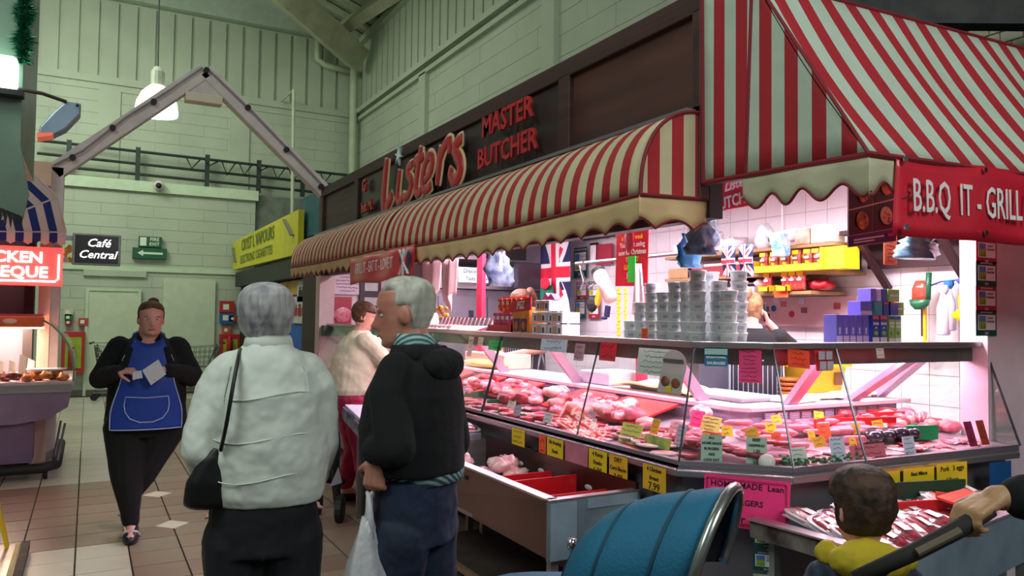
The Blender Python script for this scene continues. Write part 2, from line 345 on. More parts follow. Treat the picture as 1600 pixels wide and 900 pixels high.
text('FIRE',.09,ws,t,(1.07,16.07,2.945),(1,0,0),(0,0,1),bold=.002); text('EXIT',.085,ws,t,(1.07,16.07,2.855),(1,0,0),(0,0,1),bold=.002)
q=B(); q.box(.82,.93,16.07,16.08,2.82,2.98); obj('pictogram',q,ws,t)
red=M('signal_red','#b3201c',.5,var=.06)
for (p0,p1,lab,m2) in (((-0.406,16.1,1.184),(-0.039,16.1,0.422),'red fire extinguisher cabinet on the far wall beside the left doorway','g'),((2.293,16.1,1.137),(2.671,16.1,0.573),'red fire extinguisher cabinet on the far wall near the blue shop','g')):
    t=thing('fire_cabinet',lab,'cabinet',((p0[0]+p1[0])/2,16.1,p1[2]))
    q=B(); x0,x1,z1,z0=p0[0],p1[0],p0[2],p1[2]; q.box(x0,x1,15.98,16.15,z0,z1); obj('cabinet_box',q,red,t,bevel=.01)
    q=B(); q.box(x0+.06,x1-.05,15.965,15.985,z0+.1,z1-.1); obj('window_panel',q,M('lime_panel','#8fa32a',.5,var=.15),t)
    q=B(); xm=(x0+x1)/2-.02; q.cone((xm,15.93,z0+.12),[(.055,0),(.055,.32),(.03,.37),(.02,.42)],12); obj('extinguisher',q,red,t,smooth=True)
for (p,s_,c_,lab) in (((-0.316,16.1,1.534),.09,'#c9c2a0','small pale notice above two others on the far wall, left'),((-0.313,16.1,1.441),.08,'#1f6b3a','small green notice on the far wall, left'),((-0.31,16.1,1.347),.07,'#8a2c20','small dark red notice on the far wall, left'),((-0.077,16.1,1.361),.1,'#b8442c','small orange call point on the far wall beside the door'),((2.424,16.1,1.674),.17,'#b3241c','red fire action notice on the far wall near the blue shop'),((2.418,16.1,1.457),.16,'#2b5c94','blue notice below the red fire notice'),((2.54,16.1,1.445),.08,'#b3241c','small red call point beside the blue notice'),((2.424,16.1,1.214),.1,'#c0553c','small orange-red notice above the fire cabinet')):
    t=thing('wall_notice',lab,'sign',p); q=B(); q.box(p[0]-s_*.8,p[0]+s_*.8,16.1,16.16,p[2]-s_*.7,p[2]+s_*.7); obj('notice_plate',q,M('notice_'+c_[1:],c_,.6,var=.05),t)
    q=B(); q.box(p[0]-s_*.45,p[0]+s_*.2,16.09,16.1,p[2]-s_*.3,p[2]+s_*.35); obj('pictogram',q,ws,t)
# hanging pendant lamp
t=thing('pendant_lamp','glowing white dome lamp hanging from the roof','lamp',(.84,13,4.7))
q=B(); q.cone((.84,13,4.62),[(.30,0),(.31,.06),(.29,.2),(.22,.35),(.12,.45),(.07,.48)],20); obj('lamp_shade',q,M('glowing_dome','#f4fff2',.4,emit=3.2,var=0),t,smooth=True)
q=B(); q.cone((.84,13,5.08),[(.10,0),(.10,.22),(.05,.3)],12); obj('gear_box',q,M('grey_lamp_gear','#9aa08c',.5),t)
q=B(); q.tube([(.84,13,5.3),(.80,13,9.3)],.012,6); obj('cord',q,rubber,t)
# white gable frame over the aisle
t=thing('gable_frame','white steel gable frame over the aisle with cable and lamp box','frame',(-.33,9.3,0))
q=B(); q.box(-.40,-.26,9.22,9.38,0,3.06); obj('post',q,whitep,t,bevel=.01)
q=B(); q.beam((-.36,9.3,3.0),(1.09,9.3,4.32),.16,.17,up=(0,0,1)); obj('rafter',q,whitep,t,bevel=.01)
q=B(); q.beam((1.09,9.3,4.32),(2.56,9.3,3.0),.16,.17,up=(0,0,1)); obj('rafter',q,whitep,t,bevel=.01)
q=B(); q.prism([(.80,9.24,4.02),(1.38,9.24,4.02),(1.18,9.24,4.24),(1.0,9.24,4.24)],(0,.1,0)); obj('gusset_plate',q,whitep,t)
q=B(); q.box(.88,1.27,9.16,9.32,3.93,4.03); obj('light_box',q,M('cream_light_box','#d9cdb8',.5,var=.05),t,bevel=.008)
q=B(); q.tube([(-.36,9.18,3.06),(-.1,9.17,3.24),(.3,9.18,3.66),(.7,9.17,4.0),(1.05,9.18,4.33)],.012,6); q.tube([(1.1,9.18,4.33),(1.6,9.17,3.9),(2.5,9.18,3.07)],.012,6); obj('cable',q,M('grey_cable','#8e8688',.6),t)
for (x,z) in ((-.19,3.16),(.17,3.52),(.56,3.86),(1.09,4.3),(1.55,3.94),(2.0,3.5),(2.42,3.1)): q=B(); q.cone((x,9.17,z),[(.032,-.02),(.032,.03)],8,axis=Matrix.Rotation(PI/2,3,'X')); obj('bolt',q,rubber,t)
# ---- cafe sign
t=thing('cafe_sign','black lightbox sign reading Cafe Central in white script','sign',(.08,12,2.4))
q=B(); q.box(-.215,.37,11.93,12.07,2.19,2.62); obj('sign_case',q,M('grey_sign_case','#8c8a86',.4,.5),t,bevel=.008)
q=B(); q.box(-.185,.34,11.915,11.93,2.215,2.595); obj('sign_face',q,M('black_sign_face','#0c080c',.3,var=0),t)
gw=M('glowing_white_letters','#ffffff',.5,emit=1.1,var=0)
text('Café',.155,gw,t,(.095,11.91,2.49),(1,0,0),(0,0,1),bold=.002,shear=.3); text('Central',.15,gw,t,(.085,11.91,2.33),(1,0,0),(0,0,1),bold=.002,shear=.3)
for z in (2.22,2.52): q=B(); q.box(-.40,-.215,11.97,12.03,z,z+.06); obj('bracket',q,steeld,t)
q=B(); q.box(-.48,-.40,11.95,12.05,0,3.0); obj('sign_post',q,whitep,t)
# ---- shop beyond: yellow vapour sign, blue front
t=thing('yellow_shop_sign','yellow fascia sign for electronic cigarettes on the shop beyond','sign',(2.5,13.5,2.4))
Y0,Y1=10.62,16.05
q=B(); q.prism([(2.5,Y0,2.38),(2.5,Y1,2.42),(2.5,Y1,2.98),(2.5,Y0,3.0)],(.08,0,0)); obj('sign_board',q,M('vapour_yellow','#d3cf28',.5,var=.06),t)
yi=M('olive_print','#6c7a2a',.6,var=0)
text('CRYST L VAPOURS',.30,yi,t,(2.49,13.6,2.82),(0,-1,0),(0,0,1),bold=.004,sx=1.15); text('ELECTRONIC CIGARETTES',.21,yi,t,(2.49,13.7,2.56),(0,-1,0),(0,0,1),bold=.002,sx=1.15)
q=B(); q.beam((2.48,11.35,2.93),(2.48,10.85,2.66),.02,.075,up=(1,0,0)); q.beam((2.48,15.9,2.85),(2.48,15.6,2.55),.02,.06,up=(1,0,0)); obj('pen_picture',q,M('grey_purple_print','#6d6f5e',.5,var=.1),t)
t=thing('shop_front','blue shop front with posters beneath a dark shutter box','shop',(2.75,12.5,0))
blu=M('bright_blue_board','#1560b8',.5,var=.08)
q=B(); q.box(2.72,2.8,9.95,16.0,0,2.05); obj('front_panel',q,blu,t)
q=B(); q.box(2.55,2.9,9.95,16.0,2.08,2.36); obj('shutter_box',q,M('dark_shutter','#20241f',.5,var=.2),t)
q=B(); q.box(2.66,2.74,15.4,16.0,0,2.1); obj('door_frame',q,M('dark_shutter','#20241f'),t)
q=B(); q.box(2.7,2.73,9.98,12.6,1.84,2.06); obj('rainbow_panel',q,M('rainbow_print','#d8b43a',.5,c2='#c23e34',vs=2.2,lo=.4,hi=.6),t)
q=B(); q.box(2.7,2.73,11.0,13.4,1.55,1.83); obj('purple_panel',q,M('purple_print','#3d3f8c',.5,var=.3,vs=2),t)
q=B(); q.box(2.69,2.72,12.95,13.05,0,1.85); q.box(2.69,2.72,10.85,10.95,0,1.85); obj('mullion',q,M('light_blue_strip','#4e9be0',.5),t)
for (p0,p1,nm,mm,pic) in (((2.69,11.345,2.031),(2.69,10.649,1.731),'picture_poster','#dfe2dc','#2c3a34'),((2.69,11.685,1.811),(2.69,10.657,1.419),'guard_poster','#cfcfc4','#a8283a')):
    q=B(); q.box(2.68,2.70,p1[1],p0[1],p1[2],p0[2]); o=obj('poster',q,M(nm,mm,.6,var=.05),t)
    q=B(); ym=(p0[1]+p1[1])/2; zm=(p0[2]+p1[2])/2; wy=abs(p0[1]-p1[1]); hz=p0[2]-p1[2]
    for k in (-1,0,1):
        q.box(2.67,2.68,ym+k*wy*.25-wy*.09,ym+k*wy*.25+wy*.09,zm-hz*.22,zm+hz*.08); q.ball((2.675,ym+k*wy*.25,zm+hz*.16),(.004,wy*.08,hz*.07),8,6)
    obj('poster_print',q,M('print_'+pic[1:],pic,.6,var=.2),o)
b=B(); b.box(3.0,5.1,9.6,15.9,2.35,3.25); up=solo('upper_shop_box',b,M('dark_grey_board','#3c4140',.7,var=.15),'dark grey upper storey box behind the yellow sign','storage box')
q=B(); q.box(2.62,2.7,9.7,10.9,2.62,3.2); solo('teal_banner',q,M('teal_banner_cloth','#1f5e63',.6,var=.12),'teal banner between the yellow sign and the brown fascia','banner')
# ---- dark roof structure behind the big awning
b=B(); b.box(9,9.2,-2,6,0,7); struct('wall_far_right',b,M('dark_far_wall','#2a2c2c',.8,var=.3))
rs=thing('roof_truss','dark steel roof trusses above the large striped awning','truss',(7,4,5))
for k,(a,c,wd,hh) in enumerate((((5.6,5.2,5.6),(8.6,2.0,5.35),.25,.3),((5.6,5.0,4.9),(8.6,1.8,4.6),.12,.2),((5.6,4.6,4.3),(8.8,1.6,3.9),.18,.22),((6.2,5.4,4.6),(7.0,3.2,5.6),.12,.12),((7.2,4.3,3.6),(7.2,4.3,6.2),.16,.16),((5.8,4.4,5.3),(8.7,1.9,5.0),.3,.06),((6.4,3.3,3.3),(6.4,3.3,6.2),.1,.1))):
    q=B(); q.beam(a,c,wd,hh); obj('girder',q,[M('dark_truss_steel','#3a3d3b',.6,var=.3),M('rust_grey_steel','#6b6f68',.6,var=.2)][k%2],rs)
q=B(); q.box(7.5,7.6,3.35,4.6,3.95,4.75); bp=struct('wall_brick_patch',q,M('mortar_patch','#8b846f',.9))
for r_ in range(7):
    for c_ in range(6):
        q=B(); y=3.4+c_*.205+(.1 if r_%2 else 0); q.box(7.47,7.52,y,y+.19,3.98+r_*.11,4.075+r_*.11); obj('brick',q,M('cream_painted_brick','#d6d2b8',.8,var=.1),bp)

# ============================================================ STALL SHELL
# fascia: frame, panels
fs=thing('stall_fascia','dark brown fascia board carrying the butcher sign letters','fascia',(2.45,6,2.1))
q=B(); q.box(2.5,2.58,2.63,9.28,2.02,3.02); obj('backing_board',q,M('dark_brown_board','#2b2020',.5,var=.12,vs=1.5),fs)
for y0,y1,m in ((2.66,3.74,woodp),(7.9,9.16,wood)):
    q=B(); q.box(2.475,2.5,y0,y1,2.06,2.98); obj('panel',q,m,fs)
q=B(); q.box(2.47,2.5,3.86,7.78,2.06,2.98); obj('sign_panel',q,M('dark_sign_panel','#352927',.4,var=.08,vs=1.5),fs)
for (y0,y1,z0,z1) in ((2.63,9.3,2.98,3.09),(2.63,9.3,2.5,2.545),(2.63,2.69,2.1,3.0),(3.74,3.86,2.1,3.0),(7.78,7.9,2.02,3.0),(9.16,9.3,1.95,3.0)):
    q=B(); q.box(2.44,2.5,y0,y1,z0,z1); obj('frame_rail',q,wood,fs,bevel=.008)
q=B(); q.box(2.38,2.46,2.66,9.28,2.505,2.525); obj('awning_rail',q,steeld,fs)
# lettering
sg=thing('sign_lettering','raised red script shop name with cream outline on the fascia','sign',(2.44,6,2.75))
lred=M('sign_red','#b01822',.45,var=.12,coat=.2); lcream=M('sign_cream','#d8b98e',.6,var=.05)
def sm(pts,k=4):
    P=[V(p) for p in pts]; out=[]
    for i in range(len(P)-1):
        a,b_,c,d=P[max(i-1,0)],P[i],P[i+1],P[min(i+2,len(P)-1)]
        for j in range(k):
            t=j/k; out.append(.5*((2*b_)+(c-a)*t+(2*a-5*b_+4*c-d)*t*t+(3*b_-a-3*c+d)*t**3))
    return out+[P[-1]]
LT=[[((2.4,6.764,3.019),(2.4,6.807,2.851),(2.4,6.84,2.638),(2.4,6.789,2.523),(2.4,6.706,2.585),(2.4,6.607,2.655))],
[((2.4,6.421,2.86),(2.4,6.461,2.705),(2.4,6.472,2.602),(2.4,6.422,2.561),(2.4,6.329,2.601))],
[((2.4,6.113,2.854),(2.4,6.217,2.838),(2.4,6.214,2.776),(2.4,6.135,2.702),(2.4,6.176,2.619),(2.4,6.266,2.587),(2.4,6.361,2.616))],
[((2.4,5.923,2.973),(2.4,5.98,2.82),(2.4,6.03,2.654),(2.4,5.998,2.584),(2.4,5.9,2.597)),((2.4,6.083,2.86),(2.4,5.87,2.877))],
[((2.4,5.847,2.665),(2.4,5.715,2.723),(2.4,5.679,2.811),(2.4,5.747,2.86),(2.4,5.839,2.797),(2.4,5.888,2.66),(2.4,5.816,2.586),(2.4,5.697,2.611))],
[((2.4,5.503,2.903),(2.4,5.546,2.727),(2.4,5.579,2.588)),((2.4,5.548,2.757),(2.4,5.452,2.873),(2.4,5.344,2.902),(2.4,5.353,2.804))],
[((2.4,5.125,2.878),(2.4,5.203,2.864),(2.4,5.247,2.804),(2.4,5.164,2.721),(2.4,5.149,2.632),(2.4,5.238,2.573),(2.4,5.322,2.63),(2.4,5.301,2.686))]]
RD=[.068,.047,.046,.048,.046,.048,.056]
for L_,rr in zip(LT,RD):
    q=B(); q2=B()
    for st in L_:
        p=sm(st); n_=len(p); rl=[rr*(.72+.28*sin(PI*min(1,(i+1)/n_*1.0))) for i in range(n_)]
        q.tube([V((2.395,a.y,a.z)) for a in p],rl,10,sx=1.0); q2.tube([V((2.412,a.y,a.z)) for a in p],[r+.02 for r in rl],10)
    for z_,bx_ in ((2.397,q),(2.411,q2)):
        for v in bx_.v: v.x=z_+(v.x-z_)*.2
    o=obj('letter',q,lred,sg,smooth=True); obj('outline',q2,lcream,o,smooth=True)
q=B(); c0=V((2.41,6.454,2.988))
pts=[]
for k in range(12):
    a=k*PI/6+.3; r=.095 if k%2==0 else .028; pts.append((c0.x,c0.y+r*cos(a),c0.z+r*sin(a)))
q.prism(pts,(-.02,0,0)); solo('tinsel_star',q,M('silver_foil','#dfe6ee',.2,.6,var=.1),'silver star decoration over the letter i of the sign','decoration')
for s_,p,sz in (('MASTER',(2.4,4.436,2.873),.200),('BUTCHER',(2.4,4.439,2.659),.195)):
    t=thing('sign_word','raised red block capitals reading '+s_+' on the fascia','sign',p)
    text(s_,sz,lred,t,p,(0,-1,0),(0,0,1),ext=.008,bold=.004,sx=.98 if s_=='MASTER' else .96)
t=thing('sign_word','small red letter G near the left end of the sign','sign',(2.4,7.414,2.848)); text('G',.17,lred,t,(2.43,7.507,2.865),(0,-1,0),(0,0,1),ext=.012,bold=.006)
t=thing('sign_word','small red letters Inst M near the left end of the sign','sign',(2.4,7.319,2.617)); text('Inst M.',.15,lred,t,(2.43,7.412,2.643),(0,-1,0),(0,0,1),ext=.012,bold=.004,sx=.85)
# ---- curved awnings on the front
RED='#a81a26'; CRM='#c8bc98'; GCR='#b8c6b4'
sy=stripes('front_awning_stripes',(0,1,0),.139,.30,RED,CRM,.47); sxm=stripes('awning_end_stripes',(1,0,0),.139,.20,RED,CRM,.5)
def curve_aw(name,label,y0,y1,gr,end,period,amp,zh0,zh1,sag):
    t=thing(name,label,'awning',(2.45,(y0+y1)/2,2.1),gr)
    def S(u,v):
        y=y0+(y1-y0)*u; a=PI/2*v; zh=zh0+(zh1-zh0)*u; bulge=1+.02*sin(u*37)*sin(PI*v)
        return (2.46-.355*sin(a)**.9*bulge,y,zh-.012*sag*sin(PI*u)*sin(a)+(2.505-zh)*cos(a)**.85)
    q=B(); q.grid(S,int((y1-y0)/.07),12,.004,(-.6,0,-.4)); obj('canopy',q,sy,t,smooth=True)
    # valance along the hem
    def Vv(u,v):
        y=y0+(y1-y0)*u; h=S(u,1); ph=(y-y0)/period; sc_=amp*abs(cos(PI*ph)); dep=.142-amp+ -sc_+amp
        return (h[0]+.02*v+.006*sin(y*20)*v,y,h[2]-v*dep)
    q=B(); q.grid(Vv,int((y1-y0)/period*12),3,.003,(1,0,0)); o=obj('valance',q,M('warm_cream_valance','#cdb384',.85,var=.08,vs=4),t,smooth=True)
    k=int((y1-y0)/period*12); q=B(); q.tube([Vv(i/k,1) for i in range(k+1)],.005,5); obj('piping',q,redtrim,o)
    q=B(); q.tube([S(i/40,1) for i in range(41)],.008,6); obj('hem_piping',q,redtrim,t)
    if end:
        q=B(); n_=14; pts=[S(0,i/n_) for i in range(n_+1)]+[(2.46,y0,zh0)]; q.prism([V(p) for p in pts],(0,-.006,0)); obj('end_panel',q,sxm,t)
        q=B(); q.tube([V(S(0,i/n_))+V((0,-.008,0)) for i in range(n_+1)],.009,6); q.tube([(2.1,y0-.01,zh0),(2.5,y0-.01,zh0+.01)],.009,6); obj('end_piping',q,redtrim,t)
        def Ev(u,v):
            x=2.1+.40*u; ph=u*2.0; return (x,y0-.006+.015*v*sin(u*7),zh0-v*(.142-amp*abs(cos(PI*ph))))
        q=B(); q.grid(Ev,36,3,.003,(0,1,0)); o=obj('end_valance',q,M('warm_cream_valance','#cdb384'),t,smooth=True)
        q=B(); q.tube([V(Ev(i/36,1))-V((0,.003,0)) for i in range(37)],.006,5); obj('piping',q,redtrim,o)
    return t
curve_aw('curved_awning','curved red and cream striped awning nearest the big awning',2.65,5.95,'curved awnings along the shop front',True,.19,.04,2.095,2.085,2.6)
curve_aw('curved_awning','curved red and cream striped awning at the far end with small pointed valance',5.96,9.3,'curved awnings along the shop front',False,.2,.06,2.10,2.11,1)
# ---- the large hipped awning on the side
u_=V((cos(.05),-sin(.05),.012))
A0,A1=V((2.45,2.62,2.175)),V((2.45,1.77,2.155)); T0,T1=V((2.45,2.63,3.12)),V((2.45,2.316,3.01))
HR=A1+u_*3.2; TR=T1+V((3.1,-.19,.01))
big=thing('hipped_awning','large red and pale green striped awning at the right corner of the stall','awning',(3.5,2.3,2.1))
fcs=stripes('awning_facet_stripes',(0,1,0),.134,.597,RED,GCR,.5); sls=stripes('awning_slope_stripes',(1,0,0),.159,.245,RED,GCR,.46)
def q4(a,b_,c,d): return lambda u,v:(a.lerp(b_,u)).lerp(d.lerp(c,u),v)
q=B(); q.grid(q4(A0,A1,T1,T0),10,8,.004,(1,0,0)); obj('end_facet',q,fcs,big,smooth=True)
q=B(); f_=q4(A1,HR,TR,T1); q.grid(lambda u,v: f_(u,v)+V((0,.01,-.02))*sin(PI*v)*(1+.5*sin(u*25)),30,10,.004,(0,1,-.3)); obj('slope_panel',q,sls,big,smooth=True)
q=B(); q.tube([A0,T0],.011,6); q.tube([A0,A1,HR],.012,6); q.tube([A1,T1],.007,6); q.tube([T1,TR],.01,6); obj('edge_piping',q,redtrim,big)
q=B(); q.tube([A0+V((0,-.26,.005)),T1+V((0,0.01,0))],.009,6); obj('fold_piping',q,redtrim,big)
def SV(P0,P1,per,amp,ph0,nrm):
    L_=(P1-P0).length
    def f(u,v): 
        ph=L_*u/per+ph0; return P0.lerp(P1,u)+V((0,0,-v*(.15-amp*(.5+.5*cos(2*PI*ph)))))+V(nrm)*(.012*v*sin(u*L_*14))
    return f,int(L_/per*16)
vg=M('pale_green_cream_valance','#b9b698',.85,var=.07,vs=4)
f_,k=SV(A0+V((0,-.24,0)),A1,.17,.055,.1,(1,0,0)); q=B(); q.grid(f_,k,3,.003,(1,0,0)); o=obj('valance',q,vg,big,smooth=True); q=B(); q.tube([f_(i/k,1) for i in range(k+1)],.006,5); obj('piping',q,redtrim,o)
f_,k=SV(A1,A1+u_*.22,.17,.055,.45,(0,1,0)); q=B(); q.grid(f_,k,3,.003,(0,1,0)); o=obj('valance',q,vg,big,smooth=True); q=B(); q.tube([f_(i/k,1) for i in range(k+1)],.006,5); obj('piping',q,redtrim,o)
q=B(); q.tube([A0+V((.02,0,.0)),A1+V((.02,.02,0)),HR+V((0,.03,0))],.014,8); q.tube([A1+V((.03,.04,0)),(2.75,2.7,2.35)],.012,6); obj('awning_frame',q,steeld,big)
# ---- banners
t=thing('long_banner','red vinyl banner with white grill slogan hanging from the large awning','banner',(3.4,1.76,2.0))
bn=M('red_vinyl','#cc2036',.35,var=.12,vs=3,coat=.3,bump=.15,bs=7)
b0=V((2.585,1.755,2.168)); 
q=B(); q.grid(lambda u,v: b0+u_*(2.6*u)+V((0,.012*sin(u*21+v*2)*(.4+v),-.30*v-.006*abs(sin(u*PI*5)))),60,6,.002,(0,1,0)); obj('banner_cloth',q,bn,t,smooth=True)
wp=M('white_print','#d8e4cf')
wv=M('white_vinyl_letters','#e6e2e2',.5,var=0)
text('B.B.Q  IT - GRILL IT - EAT IT',.175,wv,t,b0+u_*.065+V((0,-.016,-.155)),u_,(0,0,1),al='LEFT',sx=.53,ext=.001,bold=.001)
for x in (.03,.5,1.0,1.6):
    for z in (-.02,-.27): q=B(); q.cone(b0+u_*x+V((0,-.014,z)),[(.012,-.002),(.012,.004)],10,axis=Matrix.Rotation(PI/2,3,'X')); obj('eyelet',q,chrome,t)
t=thing('heart_banner','red vinyl banner with white slogan and flag heart on the curved awning','banner',(2.08,6,2))
q=B(); q.grid(lambda u,v:(2.072+.012*sin(u*15+v),6.80-1.57*u,2.055-.235*v+.02*u+.008*sin(u*9)*v),40,5,.002,(1,0,0)); obj('banner_cloth',q,bn,t,smooth=True)
text('GRILL IT - EAT IT - LOVE IT',.13,wv,t,(2.055,6.10,1.955),(0,-1,.01),(0,0,1),sx=.62)
def heart(b_,c,s_,x):
    pts=[]
    for i in range(24):
        a=2*PI*i/24; yy=16*sin(a)**3/17; zz=(13*cos(a)-5*cos(2*a)-2*cos(3*a)-cos(4*a))/17
        pts.append((x,c[0]-yy*s_,c[1]+zz*s_*1.0))
    b_.prism(pts,(-.003,0,0))
q=B(); heart(q,(5.37,1.955),.115,2.056); o=obj('heart',q,M('navy_print','#27264f',.5),t)
q=B(); heart(q,(5.37,1.955),.06,2.052); obj('heart_centre',q,M('bright_red_print','#d8203c',.5),o)
q=B(); q.beam((2.048,5.28,2.05),(2.048,5.46,1.86),.004,.02,up=(1,0,0)); q.beam((2.048,5.46,2.05),(2.048,5.28,1.86),.004,.02,up=(1,0,0)); q.beam((2.047,5.37,2.05),(2.047,5.37,1.85),.004,.022,up=(1,0,0)); obj('heart_stripe',q,wv,o)
# ---- stall structure: ceiling, back wall tiles, end wall, posts
b=B(); b.box(2.56,4.98,2.75,9.25,2.60,2.66); struct('ceiling_stall',b,M('white_stall_ceiling','#e8e6ea',.6,var=.03))
def tiled(name,a0,a1,z0,z1,c,axis,tw=.2,th=.2,m=wtile):
    q=B()
    if axis=='x': q.box(c+.006,c+.1,a0,a1,z0,z1)
    else: q.box(a0,a1,c+.006,c+.1,z0,z1)
    wl_=struct(name,q,M('tile_grout','#a8a3aa',.9,var=.05)); me=None; n_=0
    q=B(); k=0
    for i in range(int((a1-a0)/tw)):
        for j in range(int((z1-z0)/th)):
            y=a0+i*tw; z=z0+j*th
            if me is None:
                p=B(); 
                if axis=='x': p.box(0,.012,.002,tw-.002,.002,th-.002)
                else: p.box(.002,tw-.002,0,.012,.002,th-.002)
                me=D.meshes.new('tile'); me.from_pydata(p.v,[],p.f); me.materials.append(m)
            if z>=1.2 and n_<290:
                o=D.objects.new('tile',me); col.objects.link(o); o.location=(c,y,z) if axis=='x' else (y,c,z); o.parent=wl_; n_+=1
            else:
                if axis=='x': q.box(c,c+.012,y+.002,y+tw-.002,z+.002,z+th-.002)
                else: q.box(y+.002,y+tw-.002,c,c+.012,z+.002,z+th-.002)
    if q.v: tag(obj('plain_tiles',q,m,wl_),kind='stuff')
    return wl_
tiled('wall_stall_back',2.3,8.3,0,2.6,4.9,'x')
tiled('wall_stall_end',2.55,5.0,0,2.6,9.22,'y',.3,.3,M('pinkish_wall_panel','#d8c2c6',.5,var=.04))
b=B(); b.box(2.42,2.62,9.3,9.95,0,2.1); struct('trim_1',b,M('brown_post_paint','#3e2c28',.6,var=.1))
b=B(); b.box(2.42,2.60,9.12,9.3,0,2.02); struct('trim_2',b,M('pink_white_post','#c9b0ae',.6,var=.06))
# right post with certificate posters
b=B(); b.box(4.32,4.73,2.40,2.55,0,2.35); post=solo('corner_post',b,M('pink_white_panel','#d8c4ce',.4,var=.06),'wide pale end panel of the stall carrying four certificates','post')
q=B(); q.box(4.73,4.80,2.38,2.55,0,2.35); obj('edge_trim',q,whitep,post)
b=B(); b.box(4.8,7.6,2.7,2.8,0,3.1); struct('wall_right_annex',b,M('grey_green_door_paint','#7f8b84',.6,var=.12))
hill=M('meadow_print','#3f8a3a',.6,c2='#c9c830',vs=9); skyp=M('sky_print','#5a86c8',.6,var=.15)
def certificate(label,o,r,u,w_,h_,mcol,nm,group,word='QUALITY\nSTANDARD',yr='2012'):
    r=V(r).normalized(); u=V(u).normalized(); n=r.cross(u); o=V(o)
    t=thing('certificate',label,'poster',o,group)
    def pl(x0,x1,y0,y1,z0,z1,name,m_,par=t):
        q=B(); q.add([o+r*x*w_+u*y*h_+n*z for z in (z0,z1) for x,y in ((x0,y0),(x1,y0),(x1,y1),(x0,y1))],[(0,3,2,1),(4,5,6,7),(0,1,5,4),(1,2,6,5),(2,3,7,6),(3,0,4,7)]); return obj(name,q,m_,par)
    pl(-.5,.5,-.5,.5,0,.003,'sheet',mcol); pl(-.42,.42,-.27,.33,.003,.005,'white_field',white)
    pl(-.38,-.06,.05,.29,.005,.006,'sky_picture',skyp); pl(-.38,-.06,-.23,.05,.005,.006,'meadow_picture',hill)
    for i,s_ in enumerate(word.split('\n')): text(s_,h_*.13,M('grey_print','#55585c',.6,var=0),t,o+r*(w_*.17)+u*(h_*(.2-.14*i))+n*.006,r,u,sx=.8,ext=.0004)
    text(yr,h_*.13,white,t,o-u*(h_*.40)+n*.004,r,u,ext=.0004); text('APPROVED STOCKIST',h_*.085,white,t,o+u*(h_*.42)+n*.004,r,u,ext=.0004)
    return t
cg_=M('certificate_green','#14504a',.5,var=.05); cr_=M('certificate_red','#a31f3c',.5,var=.05)
for p,m_,l in (((4.305,2.38,1.944),cr_,'topmost'),((4.302,2.38,1.818),cg_,'second from the top'),((4.299,2.38,1.681),cr_,'third from the top'),((4.297,2.38,1.548),cg_,'lowest')):
    certificate('%s certificate with meadow picture, %s on the pale end panel'%('red' if m_ is cr_ else 'dark green',l),(p[0],2.395,p[2]),(1,0,0),(0,0,1),.195,.138,m_,'c','certificates on the end panel',)
# ---- fluorescent tubes
tb=M('fluorescent_tube','#fff2fa',.4,emit=9,var=0)
for (a,c,l) in (((3.3,4.8,2.56),(3.3,7.9,2.56),'long fluorescent strip light on the stall ceiling, far one'),((3.4,2.9,2.56),(3.4,4.4,2.56),'fluorescent strip light on the stall ceiling, near one'),((3.55,2.9,2.5),(4.6,2.9,2.5),'fluorescent strip light over the side counter')):
    t=thing('strip_light',l,'lamp',a); q=B(); q.tube([a,c],.018,8); obj('tube',q,tb,t); q=B(); a2=V(a)+V((0,0,.03)); c2=V(c)+V((0,0,.03)); q.beam(a2,c2,.09,.03); obj('batten',q,whitep,t)
# ============================================================ GLASS COUNTER
t=ct=thing('glass_counter','long refrigerated glass meat counter wrapping the stall corner','counter',(2.9,4,0))
FP=[(2.37,9.1),(2.37,2.69),(2.72,2.34),(4.35,2.26)]   # front ledge line
TP=[(2.52,9.1),(2.52,2.755),(2.79,2.52),(4.35,2.44)]   # glass top line
BP=[(2.42,9.1),(2.42,2.72),(2.75,2.40),(4.33,2.32)]   # base front
def strip(P,Q,z0,z1,z2=None,z3=None):
    b_=B(); n_=len(P)
    for i in range(n_-1):
        a,c=P[i],P[i+1]; d,e=Q[i],Q[i+1]
        b_.add([(a[0],a[1],z0),(c[0],c[1],z0),(e[0],e[1],z0 if z2 is None else z2),(d[0],d[1],z0 if z2 is None else z2),(a[0],a[1],z1),(c[0],c[1],z1),(e[0],e[1],z1 if z3 is None else z3),(d[0],d[1],z1 if z3 is None else z3)],[(0,3,2,1),(4,5,6,7),(0,1,5,4),(1,2,6,5),(2,3,7,6),(3,0,4,7)])
    return b_
IN=[(3.05,9.1),(3.05,3.05),(3.1,2.97),(4.33,2.95)]
grs=M('grey_green_counter_metal','#8d9490',.4,.5,var=.08)
obj('base_panel',strip(BP,[(x+.03,y+.03) for x,y in BP],.12,.84),steeld,ct)
q=strip([(a-.03,b_-.02) for a,b_ in FP],[(a+.08,b_+.06) for a,b_ in FP],.838,.872); obj('front_ledge',q,steel,ct,bevel=.006)
q=strip(FP,[(a+.035,b_+.03) for a,b_ in FP],.872,.905); obj('glass_channel',q,steeld,ct)
obj('display_deck',strip(FP,IN,.86,.885,.955,.98),M('deck_metal','#b8aab4',.3,.5,var=.05),ct)
